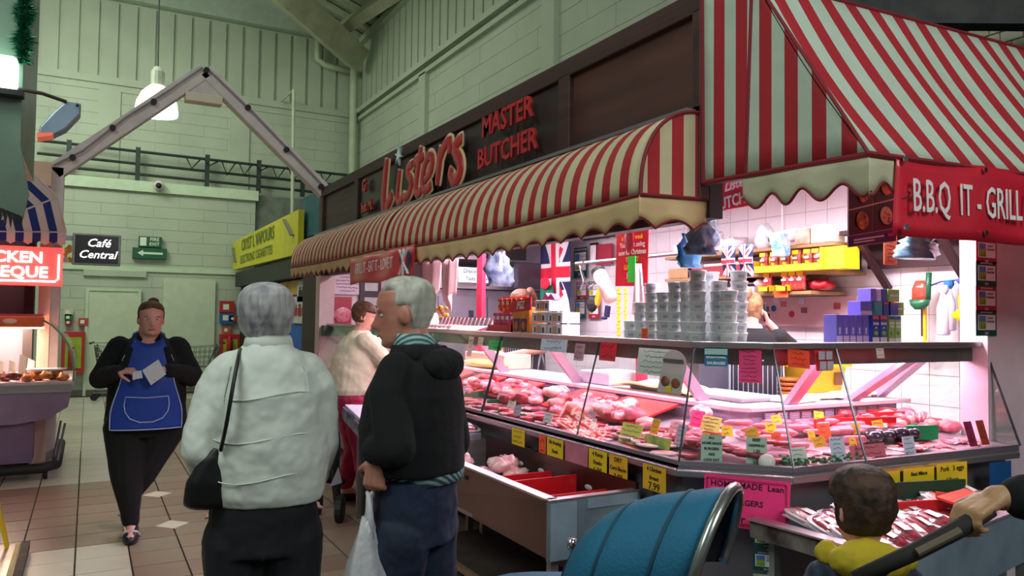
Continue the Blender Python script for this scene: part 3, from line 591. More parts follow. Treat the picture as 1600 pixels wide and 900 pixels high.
# rear riser with louvres
obj('rear_riser',strip(IN,[(3.08,9.1),(3.08,3.08),(3.13,3.0),(4.33,2.98)],.95,1.06),M('mauve_riser','#9d8fa6',.45,.3,var=.08),ct)
lv=M('louvre_light','#c3b6cc',.4,.3)
q=B()
y=3.35
while y<8.6:
    for k in range(9): q.box(3.042,3.05,y,y+.06,.965+k*.0095,.970+k*.0095)
    y+=.075 if int(y*4)%5 else .15
tag(obj('louvre',q,lv,ct),kind='stuff')
q=B()
for i in range(11):
    x=3.2+i*.095
    for k in range(9): q.box(x,x+.075,2.942,2.95,.965+k*.0095,.970+k*.0095)
tag(obj('louvre',q,lv,ct),kind='stuff')
q=strip([(3.02,9.1),(3.02,3.02),(3.08,2.93),(4.4,2.90)],[(3.5,9.1),(3.5,3.5),(3.5,3.4),(4.4,3.35)],1.06,1.085); obj('rear_worktop',q,M('pale_worktop','#cdbcc2',.4,.2,var=.08),ct,bevel=.004)
q=strip([(3.2,9.1),(3.2,3.2),(3.25,3.1),(4.4,3.05)],[(3.45,9.1),(3.45,3.45),(3.45,3.35),(4.4,3.3)],.1,1.05); obj('rear_cabinet',q,M('rear_cabinet_grey','#6e6470',.5,var=.1),ct)
# top shelf
q=strip(TP,[(2.92,9.1),(2.92,3.0),(3.0,2.9),(4.42,2.82)],1.42,1.432); obj('top_glass_shelf',q,M('green_grey_glass_top','#7f8d86',.12,.2,var=.1),ct)
q=strip([(a-.012,b_-.012) for a,b_ in TP],[(a+.02,b_+.02) for a,b_ in TP],1.415,1.445); obj('front_rail',q,steel,ct,bevel=.004)
q=strip([(a+.05,b_+.04) for a,b_ in TP],[(a+.09,b_+.08) for a,b_ in TP],1.335,1.415); obj('lamp_cover',q,M('lamp_cover_grey','#5f6660',.4,.3,var=.15),ct)
for a,c in (((2.69,3.0,1.38),(2.69,8.8,1.38)),((2.95,2.66,1.385),(4.2,2.60,1.385))): q=B(); q.tube([a,c],.013,8); obj('pink_tube',q,M('pink_fluorescent','#ffb0dd',.4,emit=5,var=0),ct)
# glass panes
def pane(a,c,d,e):
    q=B(); nn=(V(c)-V(a)).cross(V(d)-V(a)).normalized()*.006; q.add([a,c,d,e]+[V(p)+nn for p in (a,c,d,e)],[(0,3,2,1),(4,5,6,7),(0,1,5,4),(1,2,6,5),(2,3,7,6),(3,0,4,7)]); obj('pane',q,GL,ct)
gp=[9.05,7.4,6.05,4.68,3.52,2.69]; tp_=[9.05,7.4,6.05,4.68,3.52,2.755]
for i in range(5): pane((2.375,gp[i]-.004,.90),(2.375,gp[i+1]+.004,.90),(2.525,tp_[i+1]+.004,1.42),(2.525,tp_[i]-.004,1.42))
pane((2.375,2.69,.9),(2.72,2.345,.9),(2.79,2.525,1.42),(2.525,2.755,1.42))
for x0,x1 in ((2.725,3.17),(3.178,4.345)): pane((x0,2.34-(x0-2.72)*.049,.9),(x1,2.34-(x1-2.72)*.049,.9),(x1 if x1>4 else x1+.03,2.525-(x1-2.8)*.052,1.42),(max(x0+.03,2.80),2.525-(x0-2.8)*.052,1.42))
pane((4.35,2.26,.9),(4.35,2.95,.96),(4.35,2.86,1.42),(4.35,2.44,1.42))
for a,c,r in [((2.372,y0,.9),(2.522,y1,1.42),.005 if y0!=4.68 else .009) for y0,y1 in zip(gp[1:],tp_[1:])]+[((2.72,2.34,.9),(2.79,2.52,1.42),.005),((3.174,2.315,.9),(3.2,2.50,1.42),.006),((4.35,2.255,.9),(4.35,2.435,1.42),.007)]:
    q=B(); q.tube([a,c],r,6); obj('glass_joint',q,M('dark_glass_edge','#4c5056',.2,.6,var=0),ct)
brk=M('pink_steel_bracket','#c0a0b8',.35,.5,var=.05)
for y in (5.68,4.57,3.3,6.9,8.1):
    q=B(); q.beam((2.85,y,1.36),(3.12,y,1.05),.03,.07,up=(1,0,1)); obj('bracket',q,brk,ct,bevel=.004)
for a,c in (((3.32,2.66,1.37),(3.42,3.0,1.05)),((4.0,2.60,1.37),(3.90,3.0,1.05)),((4.28,2.72,1.36),(4.28,3.05,1.08))):
    q=B(); q.beam(a,c,.085,.035,up=(0,1,1)); obj('bracket',q,brk,ct,bevel=.004)
for (x,y) in ((2.6,8.9),(2.6,6),(2.6,3.2),(3.4,2.6),(4.2,2.6)): q=B(); q.box(x-.03,x+.03,y-.03,y+.03,0,.13); obj('foot',q,rubber,ct)

# ============================================================ GOODS ON AND IN THE COUNTER
tubm=M('tub_plastic','#dfe3e6',.35,var=.03); lidm=M('tub_lid','#eceff2',.3,var=.03); lab_=M('tub_label','#b4b4c0',.6,var=.1)
def make_tub(lb):
    t=thing('plastic_tub',lb,'tub',(0,0,0),'white tubs stacked on the glass counter')
    q=B(); q.cone((0,0,0),[(.036,0),(.038,.002),(.043,.044),(.043,.046)],18); obj('tub_body',q,tubm,t,smooth=True)
    q=B(); q.cone((0,0,.044),[(.045,0),(.046,.002),(.046,.007),(.043,.008)],18); obj('lid',q,lidm,t,smooth=True)
    q=B(); q.grid(lambda u,v:(.0405*cos(-2.6+u*.8)+.0,.0405*sin(-2.6+u*.8),.016+v*.018),6,1,.001,(0,0,0) if 0 else (-.5,-.5,0)); obj('label',q,lab_,t); return t
cols=[(988,2,2.76),(1005,4,2.76),(1023,6,2.76),(1043,5,2.84),(1060,6,2.76),(1077,6,2.84),(1097,7,2.72),(1112,7,2.82),(1127,5,2.76),(1046,4,2.70)]
# (Y, rows, X) of each column of tubs along the top shelf
TC=[(3.545,2,2.76),(3.45,4,2.76),(3.353,6,2.76),(3.255,5,2.76),(3.16,6,2.76),(3.065,6,2.76),(2.95,7,2.72),(2.905,6,2.82),(2.80,5,2.79),(3.19,5,2.86),(3.02,7,2.88),(2.86,7,2.92)]
ordn=['leftmost','second from the left','third from the left','fourth from the left','fifth from the left','sixth from the left','tall nearest','tall right-hand','rightmost front','rear left','rear middle','rear right']
lev=['bottom','second','third','fourth','fifth','sixth','seventh']
tub0=None
for (y,n_,x),on_ in zip(TC,ordn):
    for k in range(n_):
        l='white lidded tub, %s layer of the %s stack on the counter'%(lev[k],on_)
        if tub0 is None: tub0=make_tub(l); tub0.location=(x,y,1.433)
        else: dup(tub0,(x+R.uniform(-.002,.002),y+R.uniform(-.002,.002),1.433+.0525*k),(0,0,R.uniform(-.3,.3)),l)
# little orange ticket on the tub stack
card('price_card','small bright orange ticket leaning on the tub stack','card',(2.655,3.29,1.46),(0,-1,0),(0,0,1),.05,.075,org,rows=3,seed=3)
# ---- cartons at the right of the top shelf (side counter)
purp=M('violet_carton','#6a5fc8',.4,var=.06); lil=M('lilac_print','#c7b6ea',.5,var=.05); nav=M('navy_carton','#17389a',.4,var=.1); gcar=M('lime_carton','#7fb53a',.4,var=.08); teal_=M('teal_print','#2f8f9f',.5,var=.2); whitec=M('white_carton_print','#dfe8ee',.5,var=.03)
SX=3.37; SYy=2.62
def carton(label,x,y,z,w_,d_,h,m,words,grp,low=None,turn=0,side=None):
    t=thing('carton',label,'box',(x,y,z),grp)
    q=B(); q.box(x-w_/2,x+w_/2,y,y+d_,z,z+h); obj('box_body',q,m,t,bevel=.002)
    if low is not None: q=B(); q.box(x-w_/2+.001,x+w_/2-.001,y-.0012,y,z+.001,z+h*low[0]); obj('lower_print',q,low[1],t)
    if side is not None: q=B(); q.box(x-w_/2+.003,x+w_/2-.003,y-.0012,y,z+h*.86,z+h*.97); obj('brand_panel',q,side,t)
    for i,(s_,sz,zz,mm) in enumerate(words): text(s_,sz,mm,t,(x,y-.002,z+h*zz),(1,0,0) if not turn else (0,0,1),(0,0,1) if not turn else (-1,0,0),bold=.0007,ext=.0004,sx=.85)
    return t
od=['first','second','third','fourth','fifth']
for i in range(5):
    x=3.385+i*.052; carton('slim violet carton standing upright, %s from the left in its row'%od[i],x,SYy,1.433,.046,.08,.150,purp,[('MIXER',.014,.45,whitec)],'slim violet cartons',(.27,lil),turn=1)
rdp=M('red_brand_panel','#d8344a',.5,var=0)
for i,l in ((0,'left'),(1,'right')):
    x=3.675+i*.065; t=carton('tall blue pea carton reading BIGGA, %s of the two'%l,x,SYy,1.433,.058,.08,.150,nav,[('BIGGA',.019,.70,whitec),('peas',.010,.56,whitec)],'blue pea cartons',(.22,whitec),side=rdp)
    q=B(); q.ball((x,SYy-.001,1.433+.055),(.018,.003,.012)); obj('pea_picture',q,gcar,t)
for i,l in ((0,'left'),(1,'right')):
    x=3.81+i*.055; t=carton('tall green carton reading QUICK SOAK, %s of the two'%l,x,SYy,1.433,.052,.08,.150,gcar,[('QUICK',.017,.72,whitec),('SOAK',.017,.60,whitec)],'green pea cartons',(.18,whitec),side=nav)
    q=B(); q.ball((x,SYy-.001,1.433+.055),(.015,.003,.012)); obj('pea_picture',q,M('dark_pea_green','#4c8a2c',.5),t)
lay=[(3.60,.095,purp,'violet'),(3.70,.07,teal_,'teal'),(3.765,.05,nav,'dark blue'),(3.835,.07,nav,'blue-backed green'),(3.895,.05,gcar,'lime')]
for i,(x,w_,m_,l) in enumerate(lay): carton('%s carton lying on its side on the middle row of the carton pile'%l,x,SYy+.002,1.584,w_*.96,.08,.072,m_,[('QUICK SOAK',.012,.5,whitec)] if m_ is gcar else [],'cartons lying in the pile',(.3,lil) if m_ is purp else None,side=rdp if m_ is nav else None)
for i,(x,w_,m_,l) in enumerate([(3.665,.05,purp,'violet'),(3.71,.036,lil,'lilac'),(3.755,.05,nav,'dark blue'),(3.835,.10,gcar,'lime green')]): carton('%s carton on the top row of the carton pile'%l,x,SYy+.004,1.658,w_*.96,.08,.068,m_,[('QUICK SOAK',.014,.5,whitec)] if l=='lime green' else [],'cartons lying in the pile')
# ---- sweets display and boxes on the left of the top shelf
orp=M('orange_packet','#f0562a',.35,var=.15,vs=20); rdp2=M('red_display_box','#cf1c34',.4,var=.08); pkt=M('pink_packet','#d95a86',.4,var=.2,vs=20)
t=thing('packet_display','red and orange display box of snack packets on the counter top','display',(2.7,5.0,1.433))
q=B(); q.box(2.66,2.80,4.80,5.17,1.433,1.49); q.prism([(2.66,4.80,1.433),(2.80,4.80,1.433),(2.80,4.80,1.62),(2.66,4.80,1.53)],(0,.006,0)); q.box(2.79,2.80,4.80,5.17,1.433,1.70); obj('display_tray',q,rdp2,t)
for r_ in range(2):
    for k in range(5):
        y=4.84+k*.072; z=1.48+r_*.11; q=B(); q.grid(lambda u,v:(2.70-.012*sin(PI*u)*sin(PI*v)+r_*.04,y-.03+.06*u,z+.10*v),6,6,.012,(1,0,0)); o=obj('packet',q,pkt if r_==0 else orp,t,smooth=True)
        q=B(); q.box(2.686+r_*.04,2.688+r_*.04,y-.02,y+.02,z+.05,z+.075); obj('packet_print',q,whitec,o)
q=B(); q.box(2.665,2.67,4.62,4.80,1.56,1.64); 
t=thing('snack_box','yellow and red snack box with white printed letters beside the display','box',(2.72,4.65,1.433))
q=B(); q.box(2.66,2.80,4.55,4.78,1.433,1.62); obj('box_body',q,M('amber_box','#e08a2c',.5,var=.25,vs=12),t,bevel=.003)
q=B(); q.prism([(2.655,4.52,1.60),(2.655,4.80,1.58),(2.655,4.80,1.655),(2.655,4.52,1.69)],(.01,0,0)); obj('header_card',q,rdp2,t)
text('PIZ',.075,white,t,(2.652,4.66,1.632),(0,-1,.05),(0,0,1),bold=.003,shear=.2)
for k in range(2): 
    q=B(); q.box(2.655,2.66,4.58+.1*k,4.66+.1*k,1.45,1.54); o=obj('picture_panel',q,M('purple_print2','#4a3a6a',.5,var=.2),t)
    q=B(); q.ball((2.655,4.62+.1*k,1.49),(.004,.025,.03)); obj('food_picture',q,M('food_orange','#d8703a',.5,var=.3),o)
pkb=M('pale_pack','#e6dfe8',.4,var=.06); pkp=M('pack_peach','#d8a08a',.5,var=.15)
for i,(y,z,l) in enumerate(((4.42,1.433,'bottom left'),(4.22,1.433,'bottom right'),(4.42,1.513,'middle left'),(4.22,1.513,'middle right'),(4.38,1.593,'top'))):
    t=thing('egg_box','pale printed pack in the stack on the counter top, %s'%l,'box',(2.72,y,z),'pale packs on the counter')
    q=B(); q.box(2.66,2.80,y-.09,y+.09,z,z+.072); obj('box_body',q,pkb,t,bevel=.006); q=B(); q.box(2.655,2.66,y-.03,y+.02,z+.012,z+.06); obj('picture_panel',q,pkp,t); q=B(); q.box(2.655,2.66,y+.04,y+.05,z+.015,z+.05); q.box(2.655,2.66,y-.07,y-.05,z+.015,z+.05); obj('print',q,M('grey_print','#55585c'),t)
q=B(); q.prism([(2.7,4.45,1.668),(2.7,4.28,1.668),(2.7,4.33,1.71),(2.7,4.37,1.69),(2.7,4.40,1.715)],(.05,0,0)); solo('paper_bow',q,M('bright_pink_paper','#f060a0',.5,var=.1),'crumpled bright pink paper on top of the pale packs','paper')
# rows of small wrapped pies further left
for i in range(14):
    y=5.35+i*.075; q=B(); q.obox((2.78,y,1.50),(.012,.055,.085),Matrix.Rotation(.35,3,'Y')); o=solo('snack_pack',q,M('pale_pink_pack','#e8c8d4',.35,var=.15,vs=30),'small pale wrapped pack standing in the row behind the white papers','pack','wrapped packs standing on the counter top')
for i in range(10):
    y=5.75+i*.09; q=B(); q.ball((2.70,y,1.455),(.04,.036,.025),8,5); solo('wrapped_pie',q,M('pink_wrapped','#dba0a8',.35,var=.3,vs=25),'small round wrapped pie in the front row on the counter top','pie','wrapped pies along the counter top',smooth=True)
for (a,l) in ((((2.60,5.75,1.436),(2.60,5.28,1.436),(2.72,5.28,1.475),(2.68,5.85,1.47)),'nearer'),(((2.60,6.6,1.436),(2.60,5.95,1.436),(2.70,5.8,1.45),(2.70,6.5,1.455)),'farther')):
    q=B(); q.prism(a,(0,0,.003)); o=solo('paper_sheet',q,white,'white paper sheet lying over the counter rail, %s one'%l,'paper')
    q=B(); scribble(q,(V(a[0])+V(a[2]))/2+V((0,0,.004)),(0,-1,0),(1,0,.2),.4,.1,3,5,.001); obj('handwriting',q,M('grey_print','#55585c'),o)
t=thing('weighing_scale','cream till scale on the counter left of the wrapped packs','scale',(2.78,6.75,1.433))
q=B(); q.prism([(2.68,6.55,1.433),(2.68,6.95,1.433),(2.68,6.88,1.58),(2.68,6.62,1.58)],(.2,0,0)); obj('housing',q,M('cream_plastic','#d8c8b8',.4,var=.05),t,bevel=.01); q=B(); q.box(2.62,2.95,7.0,7.4,1.46,1.49); obj('pan',q,pinkc,t); q=B(); q.box(2.672,2.68,6.66,6.8,1.51,1.55); obj('display',q,M('lcd_blue','#3a5a78',.3),t)
t=thing('hanging_flowers','small bouquet with yellow flowers beside the till scale','flowers',(2.95,6.698,1.543))
q=B(); c=V((2.95,6.698,1.543))
for k in range(14): q.ball(c+V((R.uniform(-.05,.05),R.uniform(-.12,.12),R.uniform(-.03,.1))),.022,6,4)
obj('blossom',q,M('yellow_blossom','#e8b030',.6,c2='#8a3a20',vs=30),t,smooth=True); q=B(); q.cone(c-V((0,0,.14)),[(.03,0),(.05,.12)],8); obj('pot',q,greenp,t)
# ---- cards hung on the top rail
def rail(px,lab,w_,h,m,rows=3,z=1.40,lines=(),seed=1,x=2.505): 
    return card('notice_card',lab,'card',(x,px,z-h/2),(0,-1,0),(.15,0,1),w_,h,m,lines,rows,seed=seed)
rail(3.98,'white printed price card on the top rail below the pale packs',.30,.085,M('bluish_white_card','#cfd8ee',.6,var=.03),2,1.425)
rail(4.75,'bright green card hanging from the top rail above the hand',.2,.07,grnc,2,1.385,seed=4)
rail(3.70,'small pink card on the top rail beside the white price card',.10,.10,M('dusty_pink_card','#d99ab4',.6),3,1.40,seed=9)
rail(3.42,'hot red card taped askew to the top rail',.15,.11,redc,2,1.425,seed=2)
rail(3.02,'white handwritten notice on the glass near the corner',.27,.135,white,5,1.40,seed=12,x=2.50)
rail(5.15,'narrow cream ticket hanging below the snack display',.08,.15,M('cream_ticket','#e5dcd0',.6),3,1.40,seed=8)
rail(4.98,'small cream ticket beside the narrow cream ticket',.08,.06,M('cream_ticket','#e5dcd0'),2,1.40,seed=7)
t=rail(6.0,'dark green leaflet under the rail beyond the man',.5,.12,M('leaflet_green','#1f6f52',.5,var=.15),0,1.40)
t=thing('arched_sign','arched white and brown burger sign on the corner glass','sign',(2.54,2.86,1.30))
pts=[(2.50+.09*z/.2*0,2.955,1.20)]; A=[]
for k in range(13):
    a=PI*k/12; A.append((2.497,2.87+.085*cos(a),1.33+.07*sin(a)))
q=B(); q.prism([(2.463,2.955,1.19),*A,(2.463,2.785,1.19)],(.004,0,0)); obj('sign_board',q,M('pinkish_white_board','#cbb8bc',.5,var=.05),t)
for (y,z) in ((2.905,1.245),(2.83,1.24)): q=B(); q.ball((2.472,y,z),(.006,.032,.026)); obj('burger_picture',q,M('burger_brown','#a06038',.6,c2='#5c3020',vs=30),t)
q=B(); q.box(2.488,2.492,2.80,2.94,1.34,1.355); obj('sign_print',q,M('grey_print','#55585c'),t)
q=B(); q.box(2.460,2.464,2.85,2.885,1.195,1.225); obj('yellow_sticker',q,yel,t)
# chamfer and side cards
def chcard(f,lab,w_,h,m,rows,z,lines=(),seed=1):
    p=V((2.525,2.755,0)).lerp(V((2.79,2.525,0)),f); return card('notice_card',lab,'card',(p.x-.012,p.y-.012,z-h/2),(.707,-.707,0),(.12,.12,1),w_,h,m,lines,rows,seed=seed)
t=chcard(.28,'blue and white card reading Sausages on the corner glass',.105,.085,M('sausage_card_blue','#1c6a9c',.5,var=.05),0,1.415,(('',.01),('SENSATIONAL',.014),('SAUSAGES',.018)))
for ch in t.children: ch.data.materials[0]=white
q=B(); p=V((2.525,2.755,0)).lerp(V((2.79,2.525,0)),.28); q.add([V((p.x-.02,p.y-.02,1.385))+V((.707,-.707,0))*a+V((0,0,b_)) for a,b_ in ((-.052,0),(.052,0),(.052,.028),(-.052,.028))],[(0,1,2,3)]); obj('card_header',q,M('pale_teal_print','#9cc8c4',.6),t)
chcard(.72,'tall magenta handwritten card on the corner glass',.10,.155,pinkc,8,1.412,seed=21)
def sdcard(x,lab,w_,h,m,rows,z,lines=(),seed=1,tilt=0):
    return card('notice_card',lab,'card',(x,2.52-(x-2.8)*.052-.012,z-h/2),(1,-.05,tilt),(0,.15,1),w_,h,m,lines,rows,seed=seed)
sdcard(2.94,'orange-red handwritten card on the side glass',.14,.085,org,3,1.412,seed=31,tilt=-.1)
t=sdcard(3.10,'small red framed card with four white squares on the side glass',.105,.10,redc,0,1.41)
c=V((3.10,2.48,1.36))
for a in (-.026,.026):
    for b_ in (-.024,.024):
        q=B(); q.obox(c+V((a,-.005+b_*.15,b_)),(.042,.003,.04)); obj('white_square',q,M('pale_square','#b8c4cc',.6),t)
sdcard(3.50,'tiny white ticket stuck on the side rail',.055,.055,palec,2,1.42,seed=33)
# price cards hanging below the front ledge
def low(y0,y1,z0,lab,m,lines,rows=0,seed=1,zt=.862):
    return card('price_card',lab,'card',(2.335,(y0+y1)/2,(zt+z0)/2),(0,-1,0),(.0,0,1),abs(y1-y0),zt-z0,m,lines,rows,seed=seed)
low(4.187,4.03,.735,'plain yellow price card with faint writing, leftmost under the ledge',yel,(),4,41)
low(3.86,3.785,.70,'narrow orange-red card beside the second yellow price card',org,(),3,42)
low(3.77,3.60,.72,'yellow price card reading 5 and 8.99 under the ledge',yel,(('5lb Braising',.028),('Steak',.03),('8.99',.045)),seed=43)
low(3.58,3.36,.74,'pinkish blank card between the yellow price cards',M('faded_pink_card','#c9758c',.6,var=.15),())
low(3.35,3.19,.735,'yellow price card reading 6.90 under the ledge',yel,(('4 Rump',.03),('Steaks',.03),('6.90',.045)),seed=44)
low(3.17,3.02,.735,'yellow price card reading Dry Cure Bacon 3.09',M('amber_card','#e8b020',.6),(('DRY',.032),('Cure Bacon',.028),('3.09',.042)),seed=45)
low(2.90,2.735,.745,'yellow price card reading 7.99 nearest the counter corner',M('amber_card','#e8b020'),(('4 Chicken',.026),('Breast',.026),('7.99',.048)),seed=46)
t=card('home_made_sign','large magenta card reading HOME MADE on the corner panel','sign',(2.535,2.44,.75),(.707,-.707,-.04),(0,0,1),.36,.22,pinkc,(('HOME  MADE  Lean',.036),('BURGERS',.034),('4 for 1.99',.05)))
q=B(); c=V((2.535,2.44,.75)); r_=V((.707,-.707,-.04)); u2=V((0,0,1)); n_=r_.cross(u2)*.003
pts=[]
for k in range(60):
    s_=k/59; pts.append(c+n_+r_*(-.165+.33*s_)+u2*(.095+.005*(-1)**k))
q.tube(pts,.0013,3); q.tube([p-u2*.19 for p in pts],.0013,3); q.tube([c+n_+r_*(.165+.005*(-1)**k)+u2*(.095-.19*k/30) for k in range(31)],.0013,3); q.tube([c+n_+r_*(-.165+.005*(-1)**k)+u2*(.095-.19*k/30) for k in range(31)],.0013,3); obj('zigzag_border',q,black,t)
certificate('small pale certificate with meadow picture beside the magenta card',(2.672,2.375,.77),(.707,-.707,0),(0,0,1),.075,.09,M('pale_sticker','#b7b9b4',.5),'c',None)
for z,l,m_ in ((.50,'dark green sticker reading QUALITY ASSURED low on the corner panel',cg_),(.40,'meadow picture certificate lowest on the corner panel',M('pale_sticker','#b7b9b4')),(.60,'dark green sticker just below the magenta card',cg_)):
    certificate(l,(2.615,2.40,z),(.707,-.707,0),(0,0,1),.11,.085,m_,'c',None,word='QUALITY\nASSURED')
def sidelow(x0,x1,z0,z1,lab,m,lines,rows=0,seed=1): 
    x=(x0+x1)/2; return card('price_card',lab,'card',(x,2.34-(x-2.72)*.049-.045,(z0+z1)/2),(1,-.05,0),(0,0,1),x1-x0,z1-z0,m,lines,rows,seed=seed)
sidelow(3.16,3.345,.71,.855,'yellow price card partly behind the child, on the side counter',yel,(('Mince',.03),('1.40',.045)))
sidelow(3.37,3.59,.70,.855,'middle yellow price card reading 4.40 on the side counter',yel,(('Best Mince',.026),('Steak & Kidney Pie',.02),('2lb   4.40',.045)))
sidelow(3.61,3.84,.70,.862,'right-hand yellow price card reading Pork Pies 2.50',yel,(('Pork   5 eggs',.034),('4 Bacon',.03),('Pies  2.50',.045)))
sidelow(4.02,4.2,.70,.84,'plain blue card at the right end of the side counter',M('deep_blue_card','#15508a',.5,var=.1),())
# ============================================================ MEAT DISPLAY
def msmooth(m): m.use_nodes; return m
pork=M('pork_pink','#d8808c',.4,c2='#b84c60',vs=26,sss=.1,coat=.2); beef=M('beef_red','#a8283a',.4,c2='#7c1426',vs=22,coat=.2); saus=M('sausage_pink','#d87c8c',.35,c2='#c46072',vs=30,sss=.1,coat=.3)
fat=M('meat_fat','#f0d8d4',.5,var=.05); liver=M('black_pudding','#2b1a2c',.2,var=.3,coat=.6); chick=M('chicken_skin','#e0a89c',.4,c2='#c8807c',vs=20,sss=.1); pars=M('parsley','#1f7a3c',.6,c2='#0f5426',vs=60)
bacon=M('bacon_streak','#d86a78',.4,c2='#f2d0cc',vs=9,stretch=(1,8,1),lo=.45,hi=.55)
def zd(x): return .885+.095*min(1,max(0,(x-2.40)/.62))
def zs(y): return .885+.095*min(1,max(0,(y-2.34)/.6))
def lump(m_,sz,seed,amp=.25,n=10,k=7):
    q=B(); q.ball((0,0,sz[2]*.85),sz,n,k); rd=seed
    for v in q.v:
        f=1+amp*noise.noise(V((v.x*30+rd,v.y*30,v.z*30))); v.x*=f; v.y*=f; v.z=max(0,v.z*f)
    return q
protos={}
def food(kind,name,cat,m_,q,label,group,loc,rz=0,scale=None,tilt=0,extra=None):
    key=kind
    if key not in protos:
        if extra:
            t=thing(name,label,cat,(0,0,0),group); obj('flesh',q,m_,t,smooth=True); extra(t)
        else: t=solo(name,q,m_,label,cat,group,smooth=True)
        protos[key]=t
    else: t=dup(protos[key],loc,(0,0,0),label,group)
    t.location=loc; t.rotation_euler=(tilt,0,rz)
    if scale: t.scale=scale if isinstance(scale,tuple) else (scale,)*3
    return t
def sausage_q(L=.13,r=.014,bend=.02):
    q=B(); P=[(-L/2+L*i/8,bend*((i-4)/4)**2,r) for i in range(9)]; q.tube(P,[r*.3,r*.85]+[r]*5+[r*.85,r*.3],8); return q
def steak_q(a=.06,b_=.04,h=.012,seed=0):
    q=B(); n=14; pts=[]
    for i in range(n): 
        t=2*PI*i/n; f=1+.18*noise.noise(V((cos(t)*2+seed,sin(t)*2,0))); pts.append((a*f*cos(t),b_*f*sin(t)))
    q.add([(x*.92,y*.92,0) for x,y in pts]+[(x,y,h*.5) for x,y in pts]+[(x*.9,y*.9,h) for x,y in pts],[tuple(range(n))[::-1],tuple(range(2*n,3*n))]+[(k*n+i,k*n+(i+1)%n,(k+1)*n+(i+1)%n,(k+1)*n+i) for k in (0,1) for i in range(n)]); return q
def rind(t):
    q=B(); q.tube([(.062*cos(a),.042*sin(a),.006) for a in [PI*.1+i*PI*.85/8 for i in range(9)]],.006,6); obj('fat_rind',q,fat,t,smooth=True)
cnt=0
def spot(a,b_,lo,hi): return R.uniform(a,b_),R.uniform(lo,hi)
# dividers / red trays along the front counter
for i,(y0,y1) in enumerate([(3.42,3.9),(4.02,4.42),(4.9,5.4),(5.5,5.95),(6.1,6.5),(6.7,7.1),(7.3,7.8)]):
    q=B(); yy=(y0+y1)/2; q.obox((2.84,yy,1.005),(.36,y1-y0,.012),Matrix.Rotation(-.26,3,'Y')); q.obox((2.74,yy,.955),(.012,y1-y0,.05)); o=solo('red_tray',q,redp,'red plastic display tray sloping at the back of the meat deck, %s from the corner'%['first','second','third','fourth','fifth','sixth','seventh'][i],'tray','red trays in the front counter')
for i,(y,l) in enumerate([(4.55,'green divider among the far trays, nearer one'),(5.1,'green divider among the far trays, farther one')]):
    q=B(); q.beam((2.5,y+.3,.93),(2.95,y-.1,1.0),.012,.05); solo('green_divider',q,greenp,l,'divider')
# meats: rows from front to back
for k in range(120):
    x,y=spot(2.43,2.62,2.95,8.6) if k>60 else spot(2.43,2.62,2.95,5.6); s_=R.uniform(.8,1.15)
    food('chop%d'%(k%3),'pork_chop','meat',[pork,beef,bacon][k%3],steak_q(seed=k%3),'raw chop laid in the front rows of the long counter','chops at the front of the long counter',(x,y,zd(x)+R.uniform(.0,.02)),R.uniform(0,6),s_,extra=rind)
for k in range(74):
    x,y=spot(2.58,2.95,2.95,8.8) if k>60 else spot(2.58,2.95,3.3,5.8)
    food('joint%d'%(k%4),'meat_joint','meat',[pork,chick,beef,bacon][k%4],lump(0,(.06,.045,.032),k%4*7),'lump of raw meat heaped towards the back of the long counter','meat joints heaped in the long counter',(x,y,zd(x)+R.uniform(.01,.05)),R.uniform(0,6),R.uniform(.8,1.35))
for k in range(26):
    x,y=spot(2.56,2.9,2.78,3.35)
    food('link','sausage','sausage',saus,sausage_q(),'plump pink sausage in the heap by the corner of the counter','sausages heaped near the corner',(x,y,zd(x)+.012*(k%4)),R.uniform(.6,1.6),R.uniform(.9,1.2))
for k in range(30):
    x,y=spot(2.44,2.70,2.84,3.45)
    food('chop%d'%(k%3),'pork_chop','meat',[pork,beef,bacon][k%3],steak_q(seed=k%3),'raw chop laid in the front rows of the long counter','chops at the front of the long counter',(x,y,zd(x)+R.uniform(0,.03)),R.uniform(0,6),R.uniform(.9,1.2),extra=rind)
for k in range(24):
    x,y=spot(2.44,2.56,3.4,7.5)
    food('tray','meat_tray','meat',M('marinated_red','#c02030',.35,c2='#8c1420',vs=30,coat=.4),steak_q(.085,.055,.03,5),'mound of red marinated meat by the glass','marinated meat mounds in the long counter',(x,y,zd(x)+.004),R.uniform(1.2,1.9),R.uniform(.8,1.2))
# corner: burgers in front, sausages behind
def cpt(f,d):  # along chamfer f, depth d behind the glass
    p=V((2.40,2.70,0)).lerp(V((2.74,2.36,0)),f); return p+V((.707,.707,0))*d
for k in range(16):
    f=.05+.9*((k*.37)%1); d=.05+.16*((k*.61)%1); p=cpt(f,d); lvl=k//8
    food('burger','burger_patty','burger',beef,steak_q(.052,.050,.016,3),'raw round burger patty stacked behind the corner glass','burgers behind the corner glass',(p.x,p.y,.895+.05*d/.16+.017*lvl),R.uniform(0,6),1)
for k in range(46):
    x=R.uniform(2.85,3.62); y=R.uniform(2.52,2.86); 
    food('link','sausage','sausage',saus,sausage_q(),'plump pink sausage in the wide heap of the side counter','sausages in the side counter',(x,y,zs(y)+.010+.013*(k%4)),-.35+R.uniform(-.25,.25),R.uniform(1.0,1.35))
for k in range(44):
    x=R.uniform(2.80,4.28); y=R.uniform(2.37,2.50)
    food('chop%d'%(k%3),'pork_chop','meat',[pork,beef,bacon][k%3],steak_q(seed=k%3),'raw chop laid along the front of the side counter','chops at the front of the side counter',(x,y,zs(y)+R.uniform(0,.012)),R.uniform(0,6),R.uniform(.7,1))
